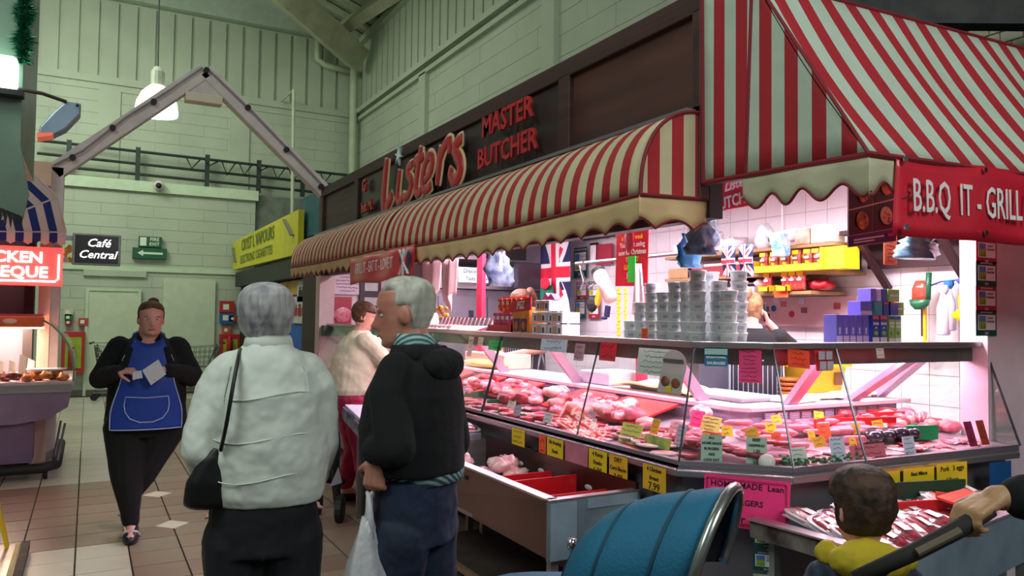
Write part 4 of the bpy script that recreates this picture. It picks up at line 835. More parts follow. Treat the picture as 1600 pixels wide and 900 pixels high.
for k in range(30):
    x=R.uniform(3.75,4.28); y=R.uniform(2.55,2.9)
    food('joint%d'%(k%4),'meat_joint','meat',[pork,chick,beef,bacon][k%4],lump(0,(.06,.045,.032),k%4*7),'lump of raw meat heaped at the right end of the side counter','meat joints at the right end',(x,y,zs(y)+R.uniform(.005,.03)),R.uniform(0,6),R.uniform(.8,1.2))
for k in range(7):
    food('pud','black_pudding_ring','meat',liver,lump(0,(.045,.06,.04),31,.15),'glossy dark black pudding in the row on the side counter','black puddings on the side counter',(3.50+k*.052,2.52+(k%2)*.03,zs(2.55)+.015),R.uniform(-.2,.2),R.uniform(.85,1.05))
for i,(x,y,rz,l,m_) in enumerate(((3.48,2.76,.25,'long red tray wall behind the sausages, left one',redp),(3.66,2.66,-.3,'red tray behind the black puddings',redp),(3.95,2.78,-.12,'large red tray at the right of the side counter',redp),(4.12,2.86,-.1,'red tray at the far right back of the side counter',redp),(3.88,2.50,-.25,'green sloping tray board on the side counter',M('bright_green_board','#1c9a5c',.4,var=.1)))):
    q=B(); q.obox((x,y,1.0 if m_ is redp else .965),(.34 if m_ is redp else .20,.012,.075),Matrix.Rotation(rz,3,'Z')); q.obox((x,y+.07,.985 if m_ is redp else .955),(.34 if m_ is redp else .20,.15,.010),Matrix.Rotation(rz,3,'Z')@Matrix.Rotation(.15 if m_ is redp else .35,3,'X')); solo('tray',q,m_,l,'tray')
# parsley garnish
q=B()
def leafy(q,c,n_,s_):
    for k in range(n_):
        a=V(c)+V((R.uniform(-1,1),R.uniform(-1,1),R.uniform(0,1.2)))*s_; q.ball(a,(s_*.35,s_*.35,s_*.25),5,4)
for k in range(15):
    q=B(); 
    if k<6: x=2.80+k*.075; y=2.37; z=.90
    elif k<11: x=2.47; y=4.0+(k-6)*.3; z=.90
    else: p=cpt(.95,.05+.03*(k-11)); x,y,z=p.x,p.y,.9
    leafy(q,(x,y,z),12,.026); solo('parsley_garnish',q,pars,'green parsley garnish sprig along the glass','garnish','parsley garnishes')
q=B(); q.cone((2.69,2.47,.905),[(.0,0),(.035,.0),(.037,.03),(.034,.05),(.01,.056)],18,axis=Matrix.Rotation(-.7,3,'Z')@Matrix.Rotation(1.2,3,'X')); solo('white_tub_lid',q,M('white_tub_plastic','#e8dcda',.4),'round white tub lying on its side by the corner glass','tub',smooth=True)
# cards standing inside the display
def inside(o,w_,h,m,lab,rows=2,seed=1,rr=(0,-1,0),lines=(),up=(.35,0,1)):
    return card('price_ticket',lab,'card',o,rr,up,w_,h,m,lines,rows,seed=seed)
si=(1,-.05,0); ch_=(.707,-.707,0)
inside((2.47,3.17,.955),.17,.105,M('pale_yellow_card','#e6e070',.6),'yellow-green handwritten ticket standing in the long counter',4,51)
inside((2.46,2.95,.945),.2,.055,M('green_photo_card','#4c8a3c',.6,c2='#d8cc60',vs=12),'long green and yellow picture label near the corner',0)
inside((2.55,3.07,1.0),.06,.08,M('amber_card','#e8b020'),'amber ticket above the green picture label',3,53)
inside((2.55,2.88,.98),.065,.11,M('lilac_grey_card','#b8b4cc',.6),'grey-lilac handwritten ticket near the corner',5,54)
inside((2.75,2.98,1.04),.09,.085,pinkc,'pink ticket standing at the back near the corner',3,55)
inside((2.70,2.83,1.035),.13,.075,M('pale_yellow_card','#e6e070'),'wide yellow ticket at the back near the corner',4,56)
inside((2.62,3.0,1.0),.08,.07,M('pale_pink_card','#f0b8c8',.6),'pale pink ticket in the middle near the corner',3,57)
inside((2.60,2.76,.985),.05,.045,M('amber_card','#e8b020'),'small amber ticket beside the wide yellow ticket',2,58)
inside((cpt(.27,.05).x,cpt(.27,.05).y,.955),.095,.125,M('pale_green_card','#a9c0b0',.6),'pale green card reading Home Made Burgers behind the corner glass',0,59,ch_,(('ALL',.016),('HOME MADE',.015),('BURGERS',.016),('ARE',.016),('LOW FAT',.016)),(.1,.1,1))
inside((cpt(.68,.05).x,cpt(.68,.05).y,.955),.09,.125,M('pale_green_card','#a9c0b0'),'pale green card reading Beef Dripping behind the corner glass',0,60,ch_,(('BEEF',.018),('DRIPPING',.016),('1.50',.018),('GOOSE FAT',.015),('3.00',.018)),(.1,.1,1))
inside((2.82,2.40,.935),.10,.085,palec,'pale card reading Sugar Loaded beside the joint of the side glass',4,61,si,up=(0,.2,1))
inside((3.06,2.38,.95),.095,.125,M('bluish_white_card','#cfd8ee'),'bluish white handwritten card in the side counter',6,62,si,up=(0,.2,1))
inside((3.26,2.37,.935),.24,.06,M('salmon_card','#d86a7c',.6),'long salmon pink card in the side counter',2,63,si,up=(0,.2,1))
inside((3.56,2.36,.94),.085,.09,M('bluish_white_card','#cfd8ee'),'bluish white card right of the long salmon card',4,64,si,up=(0,.2,1))
inside((4.08,2.36,.965),.065,.13,M('plum_pack','#8a1c48',.4,var=.2),'dark plum pack standing at the right end of the side counter',2,65,si,up=(0,.3,1))
inside((4.19,2.36,.965),.065,.13,M('rust_pack','#b0402c',.4,var=.2),'rust coloured pack standing at the right end of the side counter',2,66,si,up=(0,.3,1))
am=[(2.76,2.62,1.0,'first'),(2.93,2.66,1.01,'second'),(3.07,2.75,1.03,'third'),(3.10,2.56,.975,'fourth'),(3.08,2.50,.955,'fifth'),(3.40,2.76,1.03,'sixth'),(3.46,2.58,.985,'seventh'),(3.30,2.48,.94,'eighth'),(3.66,2.60,.99,'ninth'),(2.70,2.72,1.0,'tenth')]
for i,(x,y,z,l) in enumerate(am):
    inside((x,y,z+.015),.065,.05,[M('amber_card','#e8b020'),yel][i%2],'small amber ticket stuck in the sausages, %s from the corner'%l,2,70+i,(1,-.3+.15*(i%4),.15*(-1)**i),up=(0,.3,1))
inside((2.86,2.56,.985),.06,.06,org,'small orange-red ticket in the sausages near the corner',2,81,si,up=(0,.3,1)); inside((3.24,2.60,1.0),.085,.075,org,'orange-red ticket in the middle of the sausage heap',3,82,si,up=(0,.3,1))
for k in range(26):
    x=R.choice([2.44,2.50,2.62,2.76]); y=3.55+k*.19; inside((x,y,zd(x)+.055),.075,.06,[palec,M('lilac_grey_card','#b8b4cc'),white][k%3],'small pale price ticket standing among the meat of the long counter',2,90+k,(R.uniform(-.3,.3),-1,R.uniform(-.15,.15)))['group']='pale tickets in the long counter'
# things on the rear worktop
t=thing('sandwich_loaf','flat pale yellow bread baps on the worktop behind the far trays','bread',(3.2,6.3,1.09)); q=B(); q.ball((3.2,6.25,1.12),(.13,.40,.04),14,8); obj('loaf',q,M('pastry_yellow','#e6cc88',.6,c2='#d0a858',vs=8),t,smooth=True)
q=B()
q.grid(lambda u,v:(3.08+.26*u,4.15-.75*v+.06*sin(u*9),1.10+.035*sin(PI*v)*(1+.4*sin(u*7+v*9))),10,12,.012,(0,0,1)); solo('folded_cloth',q,M('pale_yellow_cloth','#f0e0a0',.8,var=.06),'crumpled pale yellow cloth on the rear worktop','cloth',smooth=True)
for (x0,x1,y0,y1,h,m_,l) in ((3.12,3.45,4.25,4.6,.09,M('scale_white','#c9c6d2',.4),'white slicer tray on the worktop beside the hand'),(3.18,3.5,3.1,4.1,.03,M('grey_board','#9a949c',.5),'grey chopping board on the rear worktop'),(3.2,3.48,5.9,6.7,.13,M('cream_plastic','#d8c8b8'),'cream plastic crate on the far worktop')):
    q=B(); q.box(x0,x1,y0,y1,1.086,1.086+h); solo('work_tray',q,m_,l,'tray',bevel=.01)
for i,(x,y,rz) in enumerate(((3.55,3.05,.2),(3.75,3.12,-.1),(3.98,3.08,.15),(4.15,3.1,0))):
    q=B(); q.obox((x,y,1.097+.004*i),(.26,.17,.012),Matrix.Rotation(rz,3,'Z')); solo('butcher_paper',q,M('cream_paper','#efdcd4',.7,var=.05),'sheet of cream paper on the side worktop, %s from the left'%od[i],'paper')
t=thing('yellow_crate','yellow plastic bucket with labels on the side worktop','crate',(4.1,3.35,1.09))
q=B(); q.prism([(3.98,3.3,1.09),(4.28,3.3,1.09),(4.31,3.28,1.27),(3.95,3.28,1.27)],(0,.2,0)); obj('bucket_body',q,M('yellow_bucket','#e0c41c',.4,var=.05),t,bevel=.01); q=B(); q.box(3.93,4.33,3.26,3.50,1.255,1.275); obj('rim',q,M('yellow_bucket','#e0c41c'),t); q=B(); q.box(4.19,4.26,3.278,3.285,1.14,1.22); obj('label',q,M('brown_label','#7a4a2c',.6),t)
for k in range(4):
    q=B(); q.cone((3.82,3.32,1.09+k*.027),[(.055,0),(.07,.012),(.07,.018),(.06,.024)],14); solo('copper_dish',q,M('copper_orange','#b85a24',.35,.5,var=.2),'orange brown dish in the small stack beside the yellow bucket','dish','orange dishes stack',smooth=True)
t=thing('grey_bin','dark grey storage cabinet behind the corner worktop','cabinet',(3.62,3.75,1.0)); q=B(); q.box(3.35,3.9,3.62,3.9,.9,1.36); obj('cabinet_body',q,M('slate_grey','#4c4c5c',.4,var=.1),t,bevel=.01); q=B(); q.box(3.60,3.615,3.61,3.62,.95,1.33); obj('divider_strip',q,M('pale_strip','#a8b4bc',.4),t)

# every piece of a heap gets a label of its own: what it is, its row, its place counted from the corner
ORD=['nearest','second','third','fourth','fifth','sixth','seventh','eighth','ninth','tenth','eleventh','twelfth']
def nth(i):
    if i<12: return ORD[i]
    n=i+1; return '%d%s'%(n,'th' if 10<n%100<14 else {1:'st',2:'nd',3:'rd'}.get(n%10,'th'))
def relabel(group,rows,key,order,desc,where):
    L_=[o for o in col.objects if o.parent is None and o.get('group')==group]; bk={}
    for o in L_: bk.setdefault((rows(o),desc(o)),[]).append(o)
    for (r,d),v in bk.items():
        v.sort(key=key)
        for i,o in enumerate(v): o['label']=('%s, %s %s %s'%(d,nth(i),order,r+where)).replace('  ',' ')

# ============================================================ STEEL BINS IN FRONT OF THE COUNTER
brown_steel=M('brushed_steel_warm','#5c4844',.28,.8,var=.15,vs=1.5,bump=.03,bs=220,stretch=(14,1,1)); tape=M('silver_tape','#8fa3b2',.45,.3,var=.18,vs=5,bump=.25,bs=10)
t=thing('display_bin','long brushed steel bin on castors with taped end in front of the counter','bin',(2.1,3.6,0))
X0,X1,Ya,Yb=1.84,2.33,2.95,4.55; zt,zb=.72,.46
q=B(); q.add([(X0,Ya,zt),(X0,Yb,zt),(X0+.02,Yb,zb),(X0-.06+.06,Ya,zb),(X0+.025,Ya,zt),(X0+.025,Yb,zt),(X0+.05,Yb,zb),(X0+.03,Ya,zb)],[(0,1,2,3),(7,6,5,4),(0,4,5,1),(1,5,6,2),(2,6,7,3),(3,7,4,0)]); obj('front_panel',q,brown_steel,t)
q=B(); q.box(X0-.005,X0+.055,Ya,Yb,zt-.004,zt+.008); obj('front_rim',q,steel,t,bevel=.003)
q=B(); q.box(X1,X1+.02,Ya,Yb,zb,.76); obj('back_panel',q,brown_steel,t)
q=B(); q.box(X0+.01,X1,Ya,Yb,zb,zb+.02); obj('bin_floor',q,steeld,t)
q=B(); q.box(X0+.01,X1,Yb-.02,Yb,zb,zt+.02); obj('far_end_panel',q,steel,t)
q=B(); q.box(X0-.005,X1+.02,Ya-.012,Ya+.012,zb-.005,zt); obj('taped_end_panel',q,M('grey_blue_worn_paint','#7f9099',.5,.2,var=.25,vs=5,c2='#5f6c74'),t)
q=B(); q.box(X0-.005,X1+.02,Ya-.014,Ya+.03,zt,zt+.008); obj('end_rim',q,steel,t)
for x0,x1,z0,z1 in ((X0,X0+.14,zb-.004,zt-.01),(X0+.2,X1,zt-.05,zt-.004),(X0+.17,X0+.42,zb+.0,zb+.05)):
    q=B(); q.box(x0,x1,Ya-.018,Ya-.011,z0,z1); obj('tape_strip',q,tape,t)
for k in range(6):
    q=B(); q.ball((X1-.004,3.1+k*.24,.66),(.008,.035,.014),8,5); obj('oval_hole',q,M('pale_oval','#c9c0c8',.4),t)
for x in (X0+.06,X1-.05):
    for y in (Ya+.06,Yb-.1):
        q=B(); q.box(x-.02,x+.02,y-.02,y+.02,.12,zb); obj('leg',q,steeld,t)
        q=B(); q.cone((x-.015,y,.06),[(.03,-.0),(.055,.005),(.055,.028),(.03,.033)],16,axis=Matrix.Rotation(PI/2,3,'Y')); obj('castor',q,rubber,t)
q=B(); q.box(X0+.0,X0+.03,Ya,Yb,.135,.165); obj('lower_rail',q,M('rusty_rail','#8a6c5c',.5,.4,var=.2),t); q=B(); q.box(X0+.03,X1,Ya,Yb,.14,.15); obj('lower_shelf',q,M('dark_board','#40332e',.7,var=.2),t)
q=B(); q.box(X0-.002,X0+.001,3.92,3.93,.66,.70); q.box(X0-.002,X0+.001,3.80,3.83,.655,.675); obj('rivet_mark',q,dark,t)
for i,(x0,x1,y,z0,z1) in enumerate(((1.90,2.27,3.62,.50,.70),(1.90,2.30,3.42,.50,.715),(1.90,2.31,3.16,.50,.69))):
    q=B(); q.box(x0,x1,y-.006,y+.006,z0,z1); q.box(x0,x1,y-.05,y+.006,z0-.01,z0); solo('red_divider',q,redp,'red plastic divider standing across the steel bin, %s from the taped end'%['third','second','nearest'][i],'divider')
for i in range(12):
    x,y=R.uniform(1.93,2.22),R.uniform(3.74,4.25); q=lump(0,(.075,.06,.045),i*3,.4); 
    for v in q.v: v+=V((x,y,.55+.045*(i%3)))
    o=solo('bagged_meat',q,M('bagged_pork','#d88a92',.25,c2='#f0d0d0',vs=20,coat=.5),'clear bag of pale pink diced pork in the steel bin','meat','bags of pork in the steel bin',smooth=True)
for i in range(5):
    q=B(); c=V((1.98+.07*i,3.06+.04*(i%3),.64+.006*i)); q.grid(lambda u,v:c+V((-.11+.22*u,-.07+.14*v,.012*sin(u*11+i)*sin(v*9))),10,8,.01,(0,0,1)); solo('bacon_pack',q,M('foil_pack','#d8b0b8',.2,.2,c2='#8a4a54',vs=14,coat=.6),'flat vacuum pack of bacon lying at the taped end of the steel bin','meat pack','bacon packs in the steel bin',smooth=True)
# raised table beyond with packed trays
t=thing('pack_table','low steel topped table with packed trays beyond the steel bin','table',(2.1,5.1,0))
q=B(); q.box(1.80,2.33,4.6,5.75,.69,.77); obj('table_top',q,M('lavender_steel','#a99cb8',.4,.3,var=.08),t,bevel=.005)
for x in (1.85,2.28):
    for y in (4.66,5.7): q=B(); q.box(x-.02,x+.02,y-.02,y+.02,0,.69); obj('leg',q,steeld,t)
def pack_proto(lab,grp):
    t=thing('meat_pack',lab,'meat pack',(0,0,0),grp)
    q=B(); q.prism([(-.085,-.06,0),(.085,-.06,0),(.085,.06,0),(-.085,.06,0)],(0,0,.004)); q.loft([((0,0,0),.075,.055),((0,0,.022),.095,.068),((0,0,.025),.095,.068)],16,.5); obj('tray',q,M('white_foam_tray','#e9dfe6',.4,var=.03),t)
    q=B(); q.loft([((0,0,.02),.082,.056),((0,0,.034),.076,.050),((0,0,.038),.05,.03)],14,.6)
    for v in q.v: v.z+=.006*noise.noise(V((v.x*40,v.y*40,0)))
    obj('meat',q,[beef,pork,bacon][R.randrange(3)],t,smooth=True)
    q=B(); q.grid(lambda u,v:(-.09+.18*u,-.064+.128*v,.040+.003*sin(u*14+v*5)-.012*(abs(u-.5)*2)**6-.012*(abs(v-.5)*2)**6),12,10); obj('film',q,FILM,t,smooth=True)
    q=B(); q.box(-.03,.03,-.02,.02,.045,.046); obj('label',q,white,t); return t
pp=[pack_proto('p','g') for _ in range(3)]; used=set()
def pack(i,x,y,z,rz,tx,ty,lab,grp):
    if i not in used: used.add(i); t=pp[i]; t['label']=lab; t['group']=grp
    else: t=dup(pp[i],(0,0,0),None,lab,grp)
    t.location=(x,y,z); t.rotation_euler=(tx,ty,rz)
for r_ in range(5):
    for c_ in range(5):
        pack((r_+c_)%3,1.90+c_*.095,4.70+r_*.2,.775,PI/2+R.uniform(-.1,.1),.0,-.15,'wrapped white tray of meat in the rows on the low table','wrapped trays on the low table')
q=B(); q.grid(lambda u,v:(2.0+.3*u,5.05+.35*v,.86+.03*sin(u*5)+.02*sin(v*8)),8,8,.015,(0,0,1)); solo('red_bag',q,redp,'red plastic sheet folded over the packed trays','bag',smooth=True)
# right bin of packs
t=thing('side_bin','worn wooden edged bin of wrapped meat in front of the side counter','bin',(3.2,2.0,0))
wornw=M('worn_painted_wood','#8a807c',.7,c2='#3c2c28',vs=9,bump=.2,bs=20)
SB=[(2.535,2.352),(2.585,1.77),(3.95,1.99),(3.95,2.26),(2.84,2.30),(2.62,2.46)]
q=B(); q.beam((2.53,2.40,.655),(2.585,1.77,.655),.03,.075); obj('left_edge',q,wornw,t); q=B(); q.beam((2.53,2.40,.697),(2.585,1.77,.697),.07,.008); obj('left_rim',q,steel,t)
q=B(); q.add([(2.60,1.765,.45),(3.95,1.985,.45),(3.95,2.0,.45),(2.60,1.78,.45),(2.60,1.765,.70),(3.95,1.985,.70),(3.95,2.0,.70),(2.60,1.78,.70)],[(0,3,2,1),(4,5,6,7),(0,1,5,4),(1,2,6,5),(2,3,7,6),(3,0,4,7)]); obj('front_panel',q,M('pale_blue_worn_steel','#8396a4',.45,.3,var=.2,vs=4),t)
q=B(); q.beam((2.60,1.775,.702),(3.95,1.995,.702),.05,.01); obj('front_rim',q,M('pinkish_rim','#b79aa8',.4,.4),t)
q=B(); q.prism([(x,y,.63) for x,y in SB],(0,0,.02)); obj('bin_floor',q,steeld,t)
q=B(); q.box(3.94,3.96,1.99,2.26,.45,.70); obj('right_end',q,steeld,t)
for (x,y) in ((2.64,2.38),(2.63,1.83),(3.90,2.02),(3.90,2.24)): q=B(); q.box(x-.02,x+.02,y-.02,y+.02,0,.64); obj('leg',q,M('pale_grey_leg','#8c8f8e',.5),t)
k=0
for r_ in range(4):
    for c_ in range(13):
        x=2.68+c_*.098+R.uniform(-.012,.012); yf=1.79+(x-2.6)*.163+.11; y=yf+r_*.105+R.uniform(-.01,.01)
        if y>(2.40 if x<2.75 else 2.20) or x>3.86: continue
        pack(k%3,x,y,.668+.012*(c_%3)+.012*r_,R.uniform(-.25,.25)+PI/2,R.uniform(-.12,.12),R.uniform(-.38,-.15),'wrapped tray of meat in the heap of the side bin','wrapped trays in the side bin'); k+=1
for i,(a,c,m_,l) in enumerate((((3.02,2.24,.775),(3.75,2.20,.74),M('dark_green_board','#0c3b24',.5,var=.1),'dark green divider slanting across the side bin'),((2.88,2.14,.74),(3.45,2.03,.73),redp,'red divider slanting across the side bin'),((3.42,2.14,.74),(3.52,1.95,.73),M('orange_red_board','#cf3a1c',.5,var=.1),'orange-red divider near the front of the side bin'))):
    q=B(); q.beam(a,c,.01,.10 if i==0 else .07); solo('bin_divider',q,m_,l,'divider')
q=B(); q.prism([(3.30,1.93,.755),(3.58,1.97,.755),(3.56,2.09,.775),(3.28,2.05,.775)],(0,0,.01)); solo('orange_board',q,M('orange_red_board','#cf3a1c'),'orange-red board lying on the packs of the side bin','board')
# ============================================================ INSIDE THE STALL
def quadobj(name,pts,m,lab,cat,th=.006,grp=None,parent=None):
    n=(V(pts[1])-V(pts[0])).cross(V(pts[2])-V(pts[0])).normalized(); q=B(); q.prism(pts,n*-th)
    return solo(name,q,m,lab,cat,grp) if parent is None else obj(name,q,m,parent)
# fridge and extractor at the far end
t=thing('cold_cabinet','large grey steel cold cabinet at the far end of the stall','cabinet',(4.1,8.2,0))
cab=M('mauve_steel','#8c8290',.45,.4,var=.08)
q=B(); q.box(3.45,4.9,8.0,8.9,0,1.86); obj('cabinet_body',q,cab,t)
for x0,x1 in ((3.47,4.08),(4.10,4.88)): q=B(); q.box(x0,x1,7.97,8.0,.1,1.78); obj('door',q,M('grey_mauve_door','#7f7884',.4,.4,var=.06),t)
q=B(); q.box(3.40,4.9,7.93,8.9,1.87,2.0); obj('top_band',q,steel,t)
q=B(); q.box(3.85,3.9,7.94,7.97,1.35,1.62); obj('door_handle',q,M('blue_black_handle','#23263a',.4),t)
t=thing('extractor_hood','steel extractor hood with a handwritten blue paper above the cold cabinet','hood',(4.0,8.0,2.2))
q=B(); q.prism([(3.3,7.8,2.2),(3.3,8.9,2.2),(3.3,8.9,2.45),(3.3,8.1,2.45)],(1.55,0,0)); obj('hood_body',q,M('hood_steel','#b0a8b4',.35,.6,var=.06),t)
q=B(); q.box(3.6,4.2,8.2,8.8,2.45,2.6); obj('duct',q,M('hood_steel','#b0a8b4'),t)
q=B(); q.box(3.9,4.5,7.78,7.8,2.22,2.36); obj('dark_slot',q,dark,t)
card('blue_paper','pale blue paper reading Discover on the extractor hood','paper',(3.839,7.75,2.018),(1,0,0),(0,0,1),.46,.17,M('pale_blue_paper','#bcd6e2',.6),(('Discover L..',.07),('Tasty Easter',.055)))
card('blue_paper','pale blue paper with small drawing right of the navy bag','paper',(4.253,7.75,2.034),(1,0,0),(0,0,1),.20,.19,M('pale_blue_paper','#bcd6e2'),(),2)
quadobj('blackboard_machine',[(4.291,7.7,2.167),(4.611,7.7,2.181),(4.597,7.7,1.879),(4.295,7.7,1.885)],M('dark_machine','#4a4450',.4,.4),'dark box machine on the end wall beside the flag','machine',.1)
# hanging bags
def hangbag(lab,c,w_,h,m,top=.25,seed=0,name='hanging_bags',cat='bag'):
    q=B(); c=V(c); n_=16
    rings=[]
    for i in range(9):
        v=i/8; rings.append((c+V((.01*sin(i*2+seed),.01*cos(i*3+seed),-h*v)),w_*(top+(1-top)*min(1,v*1.7))*(1 if v<.85 else .9),w_*.45*(top+(1-top)*min(1,v*1.7))))
    q.loft(rings,n_)
    for j,v in enumerate(q.v): 
        d=v-c; f=1+.22*sin(math.atan2(d.y,d.x)*5+d.z*14+seed); v.x=c.x+d.x*f; v.y=c.y+d.y*f
    o=solo(name,q,m,lab,cat,smooth=True)
    if c.y>2.8: q=B(); q.tube([c-V((0,0,.02)),(c.x,c.y,2.6)],.003,5); obj('cord',q,whitep,o)
    return o
hangbag('navy and clear plastic bags bunched hanging at the awning corner',(2.72,2.908,2.126),.10,.25,M('navy_film','#3a4d7c',.25,c2='#9fb0cc',vs=14,coat=.5),.4,3)
hangbag('bright blue plastic bag tied below the navy bags at the awning corner',(2.75,3.055,2),.075,.18,M('bright_blue_film','#1f7ac0',.25,c2='#68b4e4',vs=14,coat=.5),.35,5)
hangbag('small navy bags hanging under the curved awning left of the flag',(2.9,5.453,2.157),.12,.36,M('navy_film','#3a4d7c'),.3,7)
hangbag('dusty blue plastic bags hanging under the long banner',(3.848,2.5,1.997),.15,.11,M('dusty_blue_film','#4a7c9a',.3,c2='#7aa4b8',vs=8,coat=.4),.7,9)
# towels
tw=M('pale_pink_towel','#d8b4b8',.9,var=.06)
for i,(a,w_,h,l) in enumerate((((2.95,7.003,2.113),.42,.42,'pale pink towel hanging under the curved awning, left one'),((2.95,6.571,2.087),.30,.5,'pale pink towel hanging under the curved awning, right pointed one'))):
    q=B(); a=V(a); q.grid(lambda u,v:a+V((.03*sin(u*14),w_*(.5-u)*(1-.25*v),-h*v*(1-.35*abs(sin(u*4+i))*v))),24,8,.01,(1,0,0)); solo('towel',q,tw,l,'towel',smooth=True)
q=B(); q.grid(lambda u,v:V((3.2,4.046,1.916))+V((.02*sin(u*9),.10*(.5-u)*(.25+v),-.38*v*(1-.3*abs(u-.4)))),10,6,.008,(1,0,0)); solo('towel',q,M('white_cloth','#ece4ee',.9,var=.03),'white cloth hanging in front of the red club poster','towel',smooth=True)
q=B(); q.tube([(3.6,5.379,2.008),(3.6,4.521,2.008),(3.6,3.842,2.009),(3.6,3.693,2.007)],.014,8); q.tube([(3.6,4.521,2.008),(3.6,4.525,2.356)],.01,6); q.tube([(3.6,5.331,2.005),(3.6,5.262,1.852),(3.6,5.308,1.789)],.009,6); solo('hook_rail',q,steeld,'grey steel meat hook rail across the stall','rail')
for i,px in enumerate((918,930,945,1045,1090)):
    pass
t=thing('meat_hook','steel hook hanging at the left end of the hook rail','hook',(3.55,5.21,1.996)); q=B(); q.tube([(3.55,5.192,2.016),(3.55,5.228,1.955),(3.55,5.171,1.847),(3.55,5.115,1.793),(3.55,5.043,1.822)],.008,6); obj('hook',q,chrome,t)
t=thing('cctv_box','cream tubular lamp housing hanging tilted from the hook rail','lamp',(3.5,4.827,1.833)); q=B(); q.tube([(3.5,4.913,1.917),(3.5,4.742,1.693)],.055,14); obj('tube_body',q,M('cream_enamel','#d8c8c4',.35,var=.04),t,smooth=True); q=B(); q.tube([(3.5,4.922,1.927),(3.5,4.904,1.901)],.058,14); obj('dark_opening',q,dark,t)
# club poster and red strip
clubm=M('club_red','#d0142c',.5,var=.06)
t=thing('club_poster','tall red poster with yellow and white words and a green ticket','poster',(3.3,4.215,2.006))
P0,P1,P2,P3=(3.3,4.402,2.318),(3.3,4.045,2.277),(3.3,4.06,1.77),(3.3,4.419,1.78)
quadobj('poster_sheet',[P0,P1,P2,P3],clubm,None,None,.004,None,t)
cy=P0[1]*.5+P1[1]*.5; ylt=M('poster_yellow','#ffc828',.5,var=0)
for i,(s_,mm) in enumerate((('In our',ylt),('Xmas Club',ylt),('Put a little or',ylt),('a lot per week',ylt),('Your start saving',white),('now for Christmas',white),('TURKEY',ylt),('GAMMON',ylt),('Just ask',white))):
    text(s_,.05,mm,t,(3.293,cy,2.27-.052*i),(0,-1,0),(0,0,1),bold=.001,sx=.8)
q=B(); q.box(3.27,3.28,4.16,4.24,1.80,1.98); obj('green_ticket',q,M('neon_green_card','#2ce044',.6),t)
q=B(); q.ball((3.25,4.202,2.091),(.01,.055,.09)); obj('red_tag',q,M('dull_red_tag','#a8283a',.4),t)
q=B(); q.box(3.32,3.36,4.13,4.21,1.0,2.5); solo('pink_red_post',q,M('pink_red_paint','#e0305c',.5,var=.06),'pink-red upright post behind the red club poster','post')
q=B(); q.box(3.30,3.34,6.55,6.66,1.1,2.3); solo('pink_red_post',q,M('pink_red_paint','#e0305c'),'pink-red upright post below the pale pink towels','post')
# flags
def flag(lab,P,mode,name='flag'):
    # P: function (u,v)->point, u across, v down
    t=thing(name,lab,'flag',P(.5,0))
    def band(nm,u0,u1,v0,v1,m,off,par=t,poly=None):
        q=B(); n=V((-1,-.25,0)).normalized()
        q.grid(lambda a,b_: V(P(u0+(u1-u0)*a,v0+(v1-v0)*b_))+n*off,10,10,.002,(1,0,0)); return obj(nm,q,m,par,smooth=True)
    def diag(nm,a,c,w_,m,off):
        q=B(); n=V((-1,-.25,0)).normalized(); k=12; vs=[]
        for i in range(k+1):
            s_=i/k; u=a[0]+(c[0]-a[0])*s_; v=a[1]+(c[1]-a[1])*s_
            for e in (-w_,w_): 
                uu=min(1,max(0,u+e)); vs.append(V(P(uu,v))+n*off)
        q.add(vs,[(2*i,2*i+1,2*i+3,2*i+2) for i in range(k)]); obj(nm,q,m,t)
    fb,fw,fr=M('flag_navy','#1c2350',.8,var=.06),M('flag_white','#e8e4ea',.8,var=.03),M('flag_red','#d01c3c',.8,var=.05)
    band('blue_field',0,1,0,1,fb,0)
    diag('white_saltire',(0,0),(1,1),.13,fw,.004); diag('white_saltire',(1,0),(0,1),.13,fw,.0045)
    diag('red_saltire',(0,0),(1,1),.045,fr,.006); diag('red_saltire',(1,0),(0,1),.045,fr,.0065)
    band('white_cross',.34,.66,0,1,fw,.008); band('white_cross',0,1,.5-.16*mode,.5+.16*mode,fw,.008); band('red_cross',.41,.59,0,1,fr,.010); band('red_cross',0,1,.5-.09*mode,.5+.09*mode,fr,.0105)
    return t
c=V((4.6,7.298,2.682)); flag('large union flag hanging vertically on the back wall of the stall',lambda u,v:(4.6+.03*sin(u*9),c.y+.32-.62*u-.05*v*sin(u*3),c.z-1.25*v),.55)
q=B(); q.grid(lambda u,v:(4.5+.02*sin(u*9),7.45-.35*u*(.7+.3*v),1.93-.30*v+.03*sin(u*5)),10,6,.006,(1,0,0)); t=solo('green_white_flag',q,M('green_flag_cloth','#14705a',.8,var=.1),'green and white flag with red dragon emblem bunched below the union flag','flag',smooth=True)
q=B(); q.ball((4.47,7.3,1.93),(.02,.10,.07)); obj('red_emblem',q,M('flag_red','#d01c3c'),t,smooth=True)
for i,(c,l) in enumerate(((V((3.55,3.569,2.02)),'left'),(V((3.55,3.423,2.017)),'right'))):
    flag('small union flag bunting hanging from the shelf, %s one'%l,lambda u,v,c=c:(3.55+.015*sin(u*8),c.y+.05-.10*u+.006*sin(v*5),c.z-.20*v),.6,'bunting_flag')
